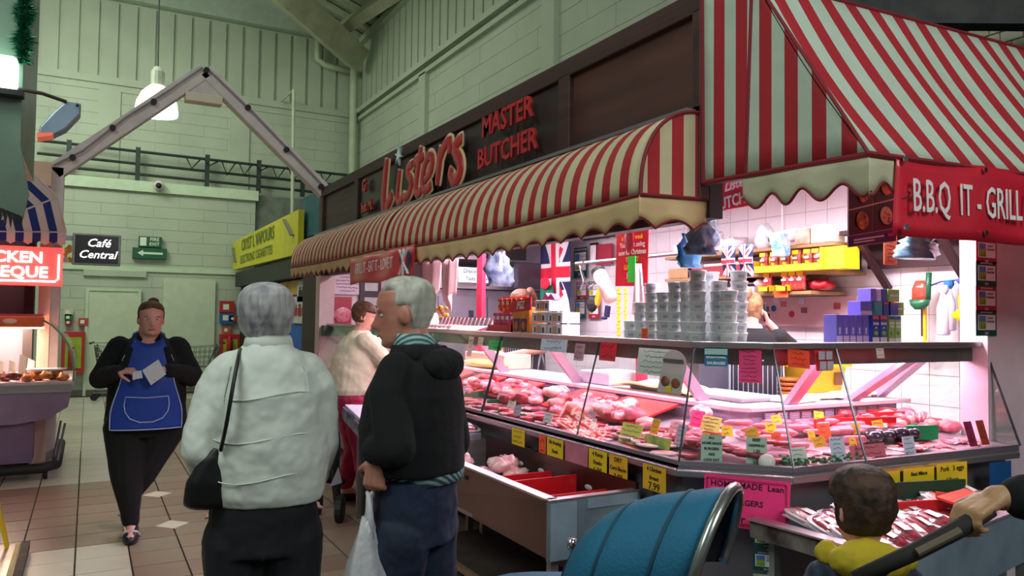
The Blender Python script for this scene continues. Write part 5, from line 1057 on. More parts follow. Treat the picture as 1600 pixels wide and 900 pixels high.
# notices on the tiled wall
wx=4.86
for i,(p,w_,h,m_,l) in enumerate((((4.86,7.171,2.177),.26,.34,cg_,'green certificate with meadow picture right of the large flag'),((4.86,7.14,1.857),.2,.2,cr_,'red certificate, upper left of the four small ones by the flag'),((4.86,7.163,1.655),.2,.22,cg_,'green certificate, lower left of the four small ones by the flag'),((4.86,6.904,1.852),.2,.2,cg_,'green certificate, upper right of the four small ones by the flag'),((4.86,6.901,1.654),.2,.22,cr_,'red certificate, lower right of the four small ones by the flag'))):
    certificate(l,p,(0,-1,0),(0,0,1),w_,h,m_,'c',None)
blkf=M('black_frame','#17151a',.4)
for p,w_,h,l in (((4.84,6.893,2.267),.14,.22,'black framed certificate beside the hook rail'),((4.84,6.946,2.498),.3,.16,'black framed picture high on the back wall, left'),((4.84,6.647,2.484),.24,.14,'black framed picture high on the back wall, right')):
    t=thing('framed_notice',l,'picture',p); q=B(); q.box(4.84,4.86,p[1]-w_/2,p[1]+w_/2,p[2]-h/2,p[2]+h/2); obj('frame',q,blkf,t); q=B(); q.box(4.835,4.84,p[1]-w_*.38,p[1]+w_*.38,p[2]-h*.38,p[2]+h*.38); obj('paper',q,white,t)
q=B(); a=(4.84,6.702,2.247); q.box(4.84,4.86,a[1]-.14,a[1]+.14,a[2]-.12,a[2]+.1); solo('red_notice',q,cr_,'dark red notice board behind the hook rail','notice')
# tools on the wall
t=thing('tool_cluster','yellow handled brush hanging below the hook rail','brush',(4.2,5.892,1.742)); q=B(); q.beam((4.2,5.862,1.82),(4.2,5.922,1.676),.03,.06); obj('yellow_handle',q,M('amber_plastic','#f0a020',.4),t); q=B(); a=V((4.2,5.996,1.683)); q.ball(a,(.03,.09,.08),8,6); obj('brush_head',q,rubber,t)
q=B(); q.beam((4.2,5.739,1.663),(4.2,5.758,1.562),.03,.05); q.ball((4.2,5.798,1.55),(.02,.05,.015)); solo('navy_scraper',q,M('navy_plastic','#20244a',.4),'small navy scraper hanging by the yellow banding','tool')
q=B(); 
for k in range(14): q.ball((3.6,4.787,1.761) if 0 else V((3.6,4.787,1.775))-V((0,.01*(k%2),k*.027)),(.012,.022,.016),7,5)
for k in range(14): q.ball(V((3.6,4.698,1.773))-V((0,.01*(k%2),k*.027)),(.012,.012,.016),7,5)
tag(solo('yellow_netting',q,M('yellow_string','#e8d020',.5,var=.15),'yellow twisted string netting hanging in two strands','string'),kind='stuff')
# butchers sign
t=thing('butchers_sign','red tilted sign with white words under the big awning','sign',(2.95,2.902,2.201))
quadobj('sign_board',[(2.95,3.066,2.282),(2.95,2.754,2.263),(2.95,2.737,2.137),(2.95,3.046,2.13)],M('bright_sign_red','#d8203a',.4),None,None,.01,None,t)
for k_ in (2.80,3.02): q=B(); q.tube([(2.955,k_,2.24),(2.955,k_,2.6)],.003,5); obj('cord',q,whitep,t)
c=V((2.93,2.883,2.173)); text('BUTCHERS',.085,white,t,c,(0,-1,.1),(0,0,1),bold=.002,sx=.8); text('Listers',.07,white,t,c+V((0,0,.085)),(0,-1,.1),(0,0,1),bold=.002,shear=.3)
# shelves with goods (against the back wall, right part)
shm=M('tan_shelf_board','#9a7a52',.6,var=.12); 
for z,y0,y1,l in ((2.10,3.52,5.3,'topmost wall shelf loaded with white bags'),(1.905,3.55,5.3,'middle wall shelf with yellow box of packets'),(1.765,3.72,5.3,'lowest wall shelf above the pinned notices')):
    q=B(); q.box(4.5,4.88,y0,y1,z-.025,z); solo('wall_shelf',q,shm,l,'shelf',bevel=.003)
q=B(); q.box(4.52,4.9,2.7,3.5,2.14,2.17); t=solo('dark_shelf',q,M('maroon_board','#33141a',.6,var=.1),'dark maroon shelf with slanting brackets over the cleaning tools','shelf')
for y in (3.38,2.82): q=B(); q.beam((4.52,y,2.14),(4.88,y,1.78),.03,.05,up=(0,1,0)); obj('bracket',q,M('maroon_board','#33141a'),t)
q=B(); q.box(4.82,4.89,2.7,3.5,1.92,2.14); obj('back_board',q,M('maroon_board','#33141a'),t)
t=thing('sauce_box','long yellow display box with red sauce packets on the middle shelf','box',(4.55,3.75,1.905))
yb=M('display_yellow','#e8b818',.5,var=.06); spk=M('maroon_packet','#8a1c34',.3,c2='#c0503c',vs=30,coat=.4)
q=B(); q.box(4.42,4.44,3.58,4.22,1.906,1.955); q.box(4.42,4.62,3.56,3.58,1.906,2.06); q.box(4.60,4.62,3.4,4.22,1.906,2.06); q.box(4.42,4.62,4.20,4.22,1.906,2.0)
for k in range(7): q.box(4.42,4.44,3.58+k*.102,3.60+k*.102,1.95,1.975)
q.box(4.44,4.62,3.40,3.57,1.906,2.06); obj('box_body',q,yb,t)
def sauce(lab,y,z,tilt=0):
    s_=thing('sauce_packet',lab,'packet',(4.50,y,z),'red sauce packets on the shelves'); q=B(); q.grid(lambda u,v:(4.49-.014*sin(PI*u)*sin(PI*v),y+.035-.07*u+tilt*v,z+.135*v),6,6,.016,(1,0,0)); obj('packet_body',q,spk,s_,smooth=True); q=B(); q.box(4.475,4.479,y-.028+tilt,y+.028+tilt,z+.105,z+.135); obj('yellow_header',q,yb,s_); q=B(); q.box(4.470,4.473,y-.02+tilt*.5,y+.02+tilt*.5,z+.07,z+.085); obj('print',q,white,s_)
for k in range(6): sauce('dark red packet with yellow top in the yellow box, %s from the right'%['first','second','third','fourth','fifth','sixth'][k],3.635+k*.102,1.925,.03 if k==0 else 0)
for k,y in enumerate((3.80,3.87,3.94,4.11)): sauce('dark red packet with yellow top on the lowest shelf, %s from the right'%od[k],y,1.77)
for y,l in ((3.94,'small yellow tray round the packets on the lowest shelf, right one'),(4.11,'small yellow tray round the packet on the lowest shelf, left one')):
    q=B(); q.box(4.44,4.45,y-.05,y+.05,1.767,1.80); q.box(4.44,4.58,y-.05,y-.045,1.767,1.81); q.box(4.44,4.58,y+.045,y+.05,1.767,1.81); solo('yellow_tray',q,yb,l,'tray')
card('shelf_ticket','orange ticket hanging on the lowest wall shelf','card',(4.48,3.97,1.745),(0,-1,0),(0,0,1),.13,.05,org,rows=2,seed=5)
q=B(); a=(3.805,2.62,1.9); q.box(a[0]-.055,a[0]+.055,2.62,2.625,1.86,2.02); t=solo('orange_notice',q,org,'bright orange-red ticket hanging below the food poster','card'); q=B(); scribble(q,(a[0],2.618,1.94),(1,0,0),(0,0,1),.1,.15,7,3); obj('handwriting',q,black,t)
# white bags, roll, boxes on top shelf
wb=M('white_film','#f4f0f4',.4,var=.04)
for i,(y,z,s_) in enumerate(((5.15,2.14,.12),(4.95,2.15,.12),(4.75,2.13,.12),(5.05,2.21,.11),(4.85,2.22,.11),(4.6,2.15,.10))):
    q=lump(0,(.12,s_,.06),i*5,.5,14,9)
    for v in q.v: v+=V((4.62,y,z-.04))
    solo('white_bag_pile',q,wb,'crumpled bundle of white bags on the top shelf, %s'%['far left low','left low','middle low','left upper','middle upper','right low'][i],'bag',smooth=True)
q=B(); q.tube([(4.50,4.10,2.16),(4.72,3.86,2.22)],.05,18); t=solo('paper_roll',q,wb,'white paper roll lying on the top shelf','roll',smooth=True); q=B(); q.tube([(4.495,4.105,2.159),(4.50,4.10,2.16)],.018,12); obj('roll_core',q,dark,t)
hangbag('pale blue tied plastic bag hanging from the top shelf',(4.4,3.89,2.181),.085,.17,M('sky_blue_film','#2f8fd0',.3,c2='#d8e8f2',vs=12,coat=.4),.5,2)
q=lump(0,(.08,.08,.10),77,.3,14,9)
for v in q.v: v+=V((4.62,4.25,2.10))
solo('bread_bag',q,M('white_blue_film','#dfe6ee',.35,c2='#5078b8',vs=10,lo=.3,hi=.42),'white and blue printed bag on the top shelf','bag',smooth=True)
for y,w_,h,m_,l in ((3.80,.13,.11,M('salmon_film','#e0785c',.4,c2='#e8b0a0',vs=8),'orange-pink wrapped block on the top shelf'),(3.66,.12,.13,M('cream_box_card','#e8e2d4',.6,var=.04),'cream carton on the top shelf'),(3.56,.06,.08,M('pale_box_card','#efe9da',.6),'small pale carton with yellow label on the top shelf')):
    q=B(); q.box(4.5,4.62,y-w_/2,y+w_/2,2.102,2.102+h); solo('shelf_carton',q,m_,l,'box',bevel=.006)
# boxes on the left of the middle and lowest shelf
for (y0,y1,z0,z1,m_,l) in ((4.3,5.0,1.907,1.99,M('crimson_card','#8a1c2c',.5,var=.1),'flat crimson boxes lying on the middle shelf'),(4.32,4.8,1.99,2.01,white,'white papers on the crimson boxes'),(4.95,5.25,1.907,1.99,M('tan_carton','#a8845c',.6,var=.1),'tan carton on the middle shelf left of the crimson boxes'),(4.25,4.65,1.767,1.81,M('grey_white_carton','#b8a8b4',.5,var=.06),'printed tray of packs on the lowest shelf, right'),(4.75,5.15,1.767,1.81,M('grey_white_carton','#b8a8b4'),'printed tray of packs on the lowest shelf, left')):
    q=B(); q.box(4.5,4.8,y0,y1,z0,z1); t=solo('shelf_box',q,m_,l,'box',bevel=.003)
    if 'printed' in l:
        for a,mm in ((.08,cg_),(.28,cr_)): q=B(); q.box(4.495,4.5,y0+a,y0+a+.09,z0+.008,z1-.008); obj('print_panel',q,mm,t)
for i,(y,s_,m_,l) in enumerate(((4.45,.16,M('black_film','#1c1620',.3,coat=.5),'black plastic sacks heaped on the lowest shelf'),(4.25,.07,M('red_white_film','#c8324c',.4,c2='#e8c8cc',vs=14),'red and white wrapped bundle on the lowest shelf'),(3.72,.09,M('deep_red_film','#b01424',.4),'deep red bag at the right end of the lowest shelf'))):
    q=lump(0,(.10,s_,.045),i*9+4,.4,14,8)
    for v in q.v: v+=V((4.62,y,1.80 if i<2 else 1.77))
    solo('film_bundle',q,m_,l,'bag',smooth=True)
# pinned notices on pin board
t=thing('pin_board','pale pin board with small magnets and notes under the shelves','board',(4.86,4.0,1.5))
q=B(); q.box(4.86,4.89,3.62,4.9,1.505,1.735); obj('board',q,M('pinkish_board','#cdaeb8',.5,var=.04),t); q=B(); q.box(4.85,4.86,3.6,4.9,1.495,1.507); obj('ledge',q,M('mauve_trim','#8c6a78',.5),t)
rd=random.Random(4)
for k,(y,z,c_) in enumerate(((4.62,1.68,'#a83040'),(4.52,1.69,'#b03848'),(4.46,1.64,'#3c6ca8'),(4.38,1.645,'#2f5c9c'),(4.28,1.68,'#b86878'),(4.45,1.58,'#1f3c34'),(4.20,1.60,'#b02c40'),(4.08,1.63,'#7c4c5c'),(3.78,1.66,'#a04850'),(3.78,1.58,'#9c4440'),(4.10,1.70,'#d8d0e0'),(4.35,1.71,'#d8ccd8'))):
    q=B()
    if k%3: q.box(4.852,4.86,y-.025,y+.025,z-.022,z+.022)
    else: q.cone((4.858,y,z),[(.026,-.004),(.026,.004)],12,axis=Matrix.Rotation(PI/2,3,'Y'))
    obj('pinned_note',q,M('note_'+c_[1:],c_,.5,var=.1),t)
# cleaning tools
t=thing('dustpan_brush','green handled dustpan with red scoop hanging on the wall','dustpan',(4.8,3.3,1.7)); a=V((4.75,3.063,1.751))
q=B(); q.loft([(a+V((0,0,-.06)),.03,.06),(a+V((0,0,.02)),.03,.055),(a+V((0,0,.07)),.02,.03)],14); obj('red_scoop',q,M('clear_red_plastic','#d04838',.25,coat=.5),t,smooth=True)
q=B(); q.loft([(a+V((-.01,0,-.12)),.03,.03),(a+V((-.01,0,-.09)),.04,.06),(a+V((-.01,0,-.055)),.04,.07)],14); q.tube([a+V((0,-.06,.12)),a+V((0,-.05,-.06))],.018,8); obj('green_rim',q,greenp,t,smooth=True)
t=thing('yellow_mop','yellow handled floor squeegee against the tiled wall','tool',(4.8,3.2,1.5)); a=V((4.78,3.052,1.656)); q=B(); q.tube([a,a-V((0,0,.25))],.012,8); obj('yellow_pole',q,M('tool_yellow','#e8b81c',.4),t); q=B(); q.ball(a-V((0,0,.27)),(.02,.055,.045)); obj('yellow_head',q,M('tool_yellow','#e8b81c'),t,smooth=True); q=B(); q.box(4.79,4.80,a.y+.015,a.y+.035,a.z-.2,a.z); obj('maroon_strip',q,M('maroon_board','#33141a'),t)
for p,m_,l in (((4.75,2.91,1.626),M('clear_white_bottle','#d8ccd8',.3,coat=.5),'white spray bottle hanging by the yellow brush'),((4.78,2.891,1.655),M('bottle_pale','#cfc8d4',.3),'pale bottle with blue cap beside the white spray bottle')):
    t=thing('spray_bottle',l,'bottle',p); a=V(p); q=B(); q.cone(a-V((0,0,.16)),[(.03,0),(.04,.01),(.038,.18),(.02,.24),(.015,.27)],14); obj('bottle_body',q,m_,t,smooth=True); q=B(); q.cone(a+V((0,0,.11)),[(.018,0),(.03,.02),(.03,.05)],10); obj('bottle_cap',q,M('cap_blue','#2468b0',.4) if 'blue' in l else whitec,t)
t=thing('yellow_brush','yellow hand brush hanging at the right of the spray bottles','brush',(4.7,2.762,1.684)); q=B(); q.tube([(4.7,2.75,1.754),(4.7,2.766,1.692),(4.7,2.755,1.629),(4.7,2.791,1.573)],[.02,.024,.028,.05],10,sx=.5); obj('brush_body',q,M('tool_yellow','#e8b81c'),t,smooth=True)
q=B(); q.tube([(4.7,2.728,1.605),(4.7,2.725,1.496)],.018,8); solo('red_squeegee',q,redp,'red handled tool behind the end panel','tool')
q=B(); q.tube([(4.8,3.042,1.782),(4.8,2.956,1.812),(4.8,2.832,1.82)],.006,6); q.tube([(4.78,2.828,1.803),(4.78,2.796,1.83)],.02,8); solo('blue_hose',q,M('hose_blue','#3c4c98',.4),'thin hose with blue nozzle over the spray bottles','hose')
# food poster hanging under the awning corner
t=thing('food_poster','poster of four barbecue dishes hanging at the awning corner','poster',(2.95,2.12,2.013))
F=lambda x,y: V((2.796,2.12,2.137)).lerp(V((3.128,2.12,2.241)),x).lerp(V((2.794,2.12,1.86)).lerp(V((3.116,2.12,1.906)),x),y)
def pq(n_,x0,x1,y0,y1,m_,off,par=t):
    q=B(); q.prism([F(x0,y0)+V((0,-off,0)),F(x1,y0)+V((0,-off,0)),F(x1,y1)+V((0,-off,0)),F(x0,y1)+V((0,-off,0))],(0,.003,0)); return obj(n_,q,m_,par)
pq('poster_sheet',0,1,0,1,M('poster_white','#d8d4dc',.5),0); fd=M('barbecue_print','#d8884c',.5,c2='#5c2418',vs=24); bkp=M('dark_food_print','#22181a',.5,var=.3)
for i,(x,y) in enumerate(((.02,.04),(.51,.04),(.02,.44),(.51,.44))):
    o=pq('dish_picture',x,x+.47,y,y+.38,bkp,.003); c=F(x+.24,y+.19); q=B(); q.ball(c+V((0,-.007,0)),(.034+.003*i,.004,.040)); obj('dish',q,M('dish_plate','#c8a890',.5) if i in (3,) else fd,o,smooth=True)
    q=B(); 
    for k in range(5): q.ball(c+V((R.uniform(-.02,.02),-.012,R.uniform(-.025,.025))),(.012,.003,.006),6,4)
    obj('food_pieces',q,fd,o)
o=pq('blue_band',.01,.99,.83,.99,M('poster_navy','#2a2e6c',.5),.003)
q=B(); q.beam(F(.08,.90)+V((0,-.008,0)),F(.7,.90)+V((0,-.008,0)),.002,.006); q.beam(F(.08,.94)+V((0,-.008,0)),F(.5,.94)+V((0,-.008,0)),.002,.005); obj('print_line',q,white,o)
q=B(); q.beam(F(.78,.90)+V((0,-.008,0)),F(.95,.90)+V((0,-.008,0)),.002,.012); obj('red_logo',q,M('bright_red_print','#d8203c'),o)
# posters at the far end wall
t=thing('price_poster','tall pinkish white price list poster on the far end wall','poster',(2.712,9.18,1.957)); q=B(); q.box(2.57,2.98,9.18,9.2,1.80,2.14); obj('sheet',q,M('pinkish_paper','#d8c0cc',.6,var=.05),t); q=B(); scribble(q,(2.78,9.178,1.97),(1,0,0),(0,0,1),.34,.3,7,5,.004); obj('print',q,M('grey_print','#55585c'),t)
t=thing('pork_poster','dark red poster with pork picture on the far end wall','poster',(2.696,9.18,1.588)); q=B(); q.box(2.55,2.83,9.17,9.2,1.42,1.77); obj('sheet',q,M('pork_poster_red','#a8203c',.5,var=.1),t); q=B(); q.ball((2.72,9.165,1.55),(.12,.01,.10)); obj('pork_picture',q,pork,t,smooth=True)
t=thing('dark_notice_board','dark notice board with three small certificates on the far end wall','board',(3.032,9.1,1.728)); q=B(); q.box(2.93,3.20,9.15,9.2,1.42,2.0); obj('board',q,M('dark_plum_board','#352834',.5),t)
for z in (1.90,1.72,1.52): q=B(); q.box(2.98,3.15,9.13,9.15,z-.05,z+.05); obj('small_certificate',q,M('pale_sticker','#b7b9b4'),t)
q=B(); q.box(2.45,3.05,9.0,9.12,1.30,1.42); solo('green_shelf_box',q,M('dull_green','#3c5a44',.6,var=.2),'dull green ledge box behind the woman in cream','box')
q=B(); 
for k in range(12): q.ball(V((2.6,9.535,1.402))+V((R.uniform(-.08,.08),R.uniform(-.1,.1),R.uniform(-.12,.06))),.05,8,6)
tag(solo('crumpled_bags',q,M('white_lilac_film','#c8c0dc',.3,var=.1,coat=.4),'crumpled clear white bags at the far end of the counter','bag',smooth=True),kind='stuff')
# ============================================================ LEFT STALLS
# rotisserie counter with curved glass
t=thing('chicken_counter','curved glass hot counter of cooked chicken on black wheeled base','counter',(-.6,8.8,0))
lil2=M('lilac_enamel','#9c84a0',.4,.2,var=.08)
Yn,Yf=8.25,9.7
def prof(pts,name,m_,y0=Yn,y1=Yf,**k): q=B(); q.prism([(x,y0,z) for x,z in pts],(0,y1-y0,0)); return obj(name,q,m_,t,**k)
prof([(-1.8,.52),(-.55,.52),(-.30,.56),(-.14,.66),(-.13,.80),(-1.8,.80)],'counter_body',lil2)
prof([(-1.8,.80),(-.12,.80),(-.10,.84),(-.12,.875),(-1.8,.875)],'steel_band',steel,Yn-.02)
prof([(-1.8,.875),(-.10,.875),(-.10,.90),(-1.8,.90)],'white_deck_edge',M('pinkish_white_edge','#d8c0c8',.4),Yn-.01)
prof([(-1.8,.15),(-.42,.15),(-.42,.52),(-1.8,.52)],'pedestal',M('mauve_pedestal','#8a7090',.5,var=.08),Yn+.1,Yf-.1)
q=B(); q.tube([(-1.8,Yn,.11),(-.33,Yn,.11),(-.22,Yn+.1,.12),(-.22,Yf,.12)],.045,10); obj('bumper_rail',q,rubber,t,smooth=True)
q=B(); q.tube([(-.22,Yn+.1,.12),(-.16,Yn+.1,.50)],.012,6); q.tube([(-.25,Yn+.3,.12),(-.2,Yn+.3,.5)],.012,6); obj('side_strut',q,steeld,t)
for (x,y) in ((-.3,Yn+.05),(-.3,Yf-.1)): q=B(); q.cone((x-.02,y,.04),[(.03,0),(.04,.005),(.04,.03),(.03,.035)],12,axis=Matrix.Rotation(PI/2,3,'Y')); obj('castor',q,rubber,t)
arc=[(-.10+0*k,0) for k in range(0)]
AR=[(-.105,.90),(-.10,1.0),(-.115,1.12),(-.155,1.24),(-.215,1.34),(-.29,1.42),(-.36,1.465)]
q=B(); n_=len(AR); q.add([(x,Yn,z) for x,z in AR]+[(x,Yf,z) for x,z in AR],[(i,i+1,n_+i+1,n_+i) for i in range(n_-1)]); obj('curved_glass',q,GL,t,smooth=True)
q=B(); q.add([(x,Yn,z) for x,z in AR]+[(-1.8,Yn,1.465),(-1.8,Yn,.90)],[tuple(range(n_+2))]); obj('end_glass',q,GL,t)
q=B(); q.tube([(x,Yn,z) for x,z in AR],.010,6); obj('glass_edge',q,M('green_glass_edge','#7fa08c',.2,.2),t,smooth=True)
q=B(); q.box(-1.8,-.36,Yn,Yn+.25,1.40,1.50); obj('hood_lamp_box',q,M('orange_hood','#e0703c',.4,var=.1),t,bevel=.015); q=B(); q.ball((-.62,Yn-.003,1.455),(.06,.008,.025)); obj('maker_plate',q,M('cream_plate','#e0c8b0',.4),t,smooth=True)
q=B(); q.box(-1.8,-.38,Yn+.05,Yf,1.50,1.52); obj('top_panel',q,M('pink_red_top','#c04858',.4,var=.1),t)
q=B(); q.box(-1.8,-.36,Yn+.03,Yn+.3,1.386,1.398); obj('heat_lamp',q,M('hot_lamp','#ffd8b8',.4,emit=4,var=0),t)
q=B(); q.beam((-.75,Yn+.6,1.45),(-1.0,Yn+.6,1.1),.03,.06,up=(0,1,0)); obj('inner_bracket',q,brk,t)
golden=M('roast_golden','#d88434',.35,c2='#8a4018',vs=18,coat=.3); ribm=M('roast_dark_red','#7c2c24',.35,c2='#4a1814',vs=18,coat=.3)
for k in range(22):
    x=-.20-.045*k+R.uniform(-.02,.02); y=Yn+.07+.10*(k%3); q=lump(0,(.055,.05,.04),k*2,.35,10,7)
    for v in q.v: v+=V((x,y,.90+.02*(k%2)))
    solo('roast_piece',q,golden if x>-.5 else ribm,'roasted brown chicken piece heaped in the hot counter' if x>-.5 else 'dark red cooked rib piece heaped in the hot counter','meat','cooked meat in the hot counter' if x>-.5 else 'cooked ribs in the hot counter',smooth=True)
t2=thing('serving_tray','white oval serving dish resting on the cooked chicken','dish',(-.3,Yn+.18,1.0)); q=B(); q.loft([((-.33,Yn+.18,.985),.10,.05),((-.33,Yn+.18,1.005),.17,.09),((-.33,Yn+.18,1.01),.17,.09)],20); obj('dish_body',q,whitec,t2,smooth=True)
for i,(x,z) in enumerate(((-.52,1.10),(-.60,1.05),(-.70,1.06),(-.46,1.06),(-.80,1.03))):
    q=B(); q.prism([(x-.03,Yn+.12+.03*i,.97),(x+.03,Yn+.12+.03*i,.97),(x+.035,Yn+.12+.03*i,z+.02),(x-.02,Yn+.12+.03*i,z+.05)],(0,.004,0)); solo('white_ticket',q,M('bright_paper','#f4f0ea',.6,var=0),'bright white paper ticket standing in the hot counter, %s from the right'%['second','third','fourth','nearest','fifth'][i],'card')
# pink post, neon sign, blue awning
q=B(); q.box(-.43,-.33,8.75,8.9,0,2.25); solo('peach_post',q,M('peach_post_paint','#d8b4a4',.5,var=.05),'pale post standing behind the hot counter','post')  # post in one even peach colour
q=B(); q.box(-2.4,-.5,9.2,9.3,0,2.3); struct('wall_left_stall',q,M('mauve_grey_wall','#6c5c68',.6,var=.1))
q=B(); q.box(-.56,-.48,8.95,9.2,0,2.3); struct('trim_3',q,M('dark_trim','#2c2628',.6))
t=thing('neon_sign','glowing red sign reading CHICKEN BARBEQUE in white tubes','sign',(-.6,7.98,1.95))
q=B(); q.box(-1.6,-.215,7.97,8.02,1.775,2.12); obj('sign_panel',q,M('neon_red_panel','#ff4a46',.5,emit=.95,var=0),t)
ng=M('neon_white_tube','#fff4ec',.4,emit=3.2,var=0)
text('CHICKEN',.135,ng,t,(-.365,7.955,2.02),(1,0,0),(0,0,1),al='RIGHT',bold=.003,ext=.004,sx=1.05); text('BARBEQUE',.135,ng,t,(-.325,7.955,1.89),(1,0,0),(0,0,1),al='RIGHT',bold=.003,ext=.004,sx=1.05)
q=B(); q.tube([(-1.6,7.955,1.815),(-.27,7.955,1.815),(-.245,7.955,1.84),(-.245,7.955,2.06)],.009,6); obj('border_tube',q,ng,t)
text('',.1,ng,t,(-.9,7.96,2.1),(1,0,0),(0,0,1)) if 0 else None
t=thing('blue_awning','blue and white striped rounded awning over the hot counter','awning',(-.5,8.2,2.4))
bst=stripes('blue_awning_stripes',(1,-.0,0),.235,.40,'#182c78','#d8cac4',.42)
YA=8.08; PV=V((-0.912,8.08,2.239)); RM=[V((-0.678,8.08,2.946)),V((-0.49,8.08,2.805)),V((-0.276,8.08,2.592)),V((-0.201,8.08,2.274))]
bw_=M('awning_blue','#182c78',.75,var=.08); ww_=M('awning_white','#d8c8c2',.75,var=.06)
q=B()
for A_,B_ in zip(RM,RM[1:]):
    n_=11
    for k in range(n_):
        s0,s1=1-k/n_,1-(k+1)/n_; q.mi=k%2
        q.add([PV.lerp(A_,s0),PV.lerp(B_,s0),PV.lerp(B_,s1),PV.lerp(A_,s1)],[(0,1,2,3)])
q.mi=0; obj('end_panel',q,[ww_,bw_],t)
q=B(); q.add([p+V((0,e,0)) for e in (.004,1.1) for p in RM],[(i,i+1,i+5,i+4) for i in range(3)]); obj('canopy',q,ww_,t)
q=B()
wd=(RM[3]-PV).length/11
for k in range(11):
    x1_=RM[3].x-k*wd; x0_=x1_-wd; q.mi=k%2; dz=.125-.02*(k%2)
    q.grid(lambda u,v:(x0_+(x1_-x0_)*u,YA-.006,RM[3].z-.005-dz*v*(1-.16*abs(cos(PI*u)))),6,2)
q.mi=0; obj('valance',q,[ww_,bw_],t)
for p in RM[1:]: q=B(); q.tube([PV,p],.009,6); obj('rib_piping',q,ww_,t)
q=B(); q.tube(RM,.010,6); obj('rim_piping',q,ww_,t)
q=B(); q.box(-.58,-.37,9.0,9.15,2.82,3.06); solo('cream_box',q,M('peach_panel','#d8b49c',.5,var=.05),'cream panel between the blue awning and the white gable post','panel')
t=thing('orange_flower_decoration','small orange paper decoration at the end of the neon sign','decoration',(-.19,8,2.1)); q=B()
for k in range(8): q.ball((-.19+R.uniform(-.02,.03),7.97,2.08+R.uniform(-.07,.06)),(.02,.012,.022),7,5)
obj('paper_petals',q,M('orange_paper','#d88a34',.6,var=.2),t)
# green hanging kiosk side panel with glowing lamp, tinsel and lamp arm
gk=M('grey_green_panel','#66806c',.5,var=.1)
t=thing('kiosk_fascia','grey green kiosk side panel hanging at the left edge','panel',(-.7,4.3,2.6))
q=B(); q.box(-1.8,-.30,4.2,5.2,2.30,4.2); obj('upper_panel',q,gk,t)
q=B(); q.prism([(-.46,4.19,2.32),(-.30,4.19,2.32),(-.26,4.19,2.10),(-.28,4.19,1.98),(-.46,4.19,2.0)],(0,.05,0)); obj('lower_panel',q,gk,t)
for k in range(9): q=B(); q.prism([(-.46+k*.02,4.185,2.06-.008*k),(-.44+k*.02,4.185,2.05-.008*k),(-.445+k*.02,4.185,1.98-.008*k)],(0,.03,0)); obj('fringe_tooth',q,dark,t)
t=thing('wall_lamp','glowing white strip lamp on the kiosk panel','lamp',(-.5,4.15,2.64)); q=B(); q.box(-1.6,-.315,4.10,4.2,2.565,2.71); obj('diffuser',q,M('cool_white_lamp','#e6fff2',.4,emit=4,var=0),t,bevel=.02)
q=B(); q.box(-1.6,-.29,4.12,4.2,2.535,2.56); obj('lamp_bracket',q,dark,t)
t=thing('tinsel_garland','green tinsel garland running up the edge of the kiosk panel','garland',(-.28,4.2,2.9)); q=B(); rd=random.Random(3)
for k in range(1600):
    a=rd.uniform(0,2*PI); z=rd.uniform(2.70,3.02); r_=.055*(.6+.4*sin(z*23)**2); c=V((-.30,4.18,z)); d=V((cos(a)*1.0,-abs(sin(a))*.5,rd.uniform(-.3,.3)))*r_*rd.uniform(.6,1.3); s_=V((rd.uniform(-1,1),rd.uniform(-1,1),rd.uniform(-1,1)))*.008
    q.add([c,c+d*.5+s_,c+d],[(0,1,2)])
obj('tinsel',q,M('green_foil','#1c6b4a',.3,.5,var=.3,vs=40),t)['kind']='stuff'
t=thing('arm_lamp','flat spot lamp on a dark curved arm reaching out from the kiosk','lamp',(-.1,4.2,2.5)); q=B(); q.tube([(-.5,4.2,2.585),(-.30,4.2,2.582),(-.22,4.2,2.577),(-.12,4.2,2.552)],.009,8); obj('arm',q,M('dark_brown_arm','#3c3428',.4,.3),t)
q=B(); q.prism([(-.125,4.2,2.555),(-.06,4.2,2.555),(-.062,4.2,2.50),(-.12,4.2,2.42),(-.17,4.2,2.385),(-.235,4.2,2.365),(-.225,4.2,2.42),(-.17,4.2,2.50)],(0,.10,0)); obj('lamp_head',q,M('blue_grey_lamp','#7f90a0',.35,.3,var=.1),t,bevel=.008)
q=B(); q.prism([(-.235,4.19,2.364),(-.17,4.19,2.383),(-.172,4.19,2.395),(-.237,4.19,2.385)],(0,.11,0)); obj('red_lens',q,M('coral_lens','#e86a50',.4,emit=.25),t)
q=B(); q.ball((-.075,4.19,2.54),.007); obj('screw',q,rubber,t)
q=B(); q.prism([(-.60,3.9,2.60),(-.40,3.9,2.44),(-.385,3.9,2.36),(-.40,3.9,2.0),(-.60,3.9,1.9)],(0,.05,0)); solo('purple_board',q,M('purple_grey_board','#8a4a90',.4,c2='#c0b0c8',vs=4),'purple and grey picture board cut off by the left edge','board')
# yellow wet floor stand and grey trolley corner bottom-left
t=thing('yellow_stand','yellow folding floor stand cut off by the left edge','stand',(-.45,5.6,0)); q=B(); q.beam((-0.536,5.8,0.689),(-0.393,5.8,0.005),.02,.06,up=(0,1,0)); q.beam((-.95,5.8,.30),(-.46,5.8,.12),.02,.03,up=(0,1,0)); obj('leg',q,M('stand_yellow','#d8b010',.4,var=.08),t)
t=thing('floor_trolley','low flat trolley edged with brown wood at the bottom-left corner','trolley',(-.5,5.5,0)); q=B(); q.box(-1.2,-.33,4.7,5.85,.03,.06); obj('steel_plate',q,M('wet_steel_plate','#8c8580',.25,.6,var=.3,vs=7),t); q=B(); q.box(-.33,-.285,4.7,5.86,.02,.07); obj('wood_edge',q,M('dark_worn_wood','#4a3a30',.7,c2='#2c221e',vs=12),t); q=B(); q.box(-.36,-.335,4.7,5.85,.06,.066); obj('pale_strip',q,M('yellowish_strip','#b09c5c',.6,var=.2),t)
q=B()
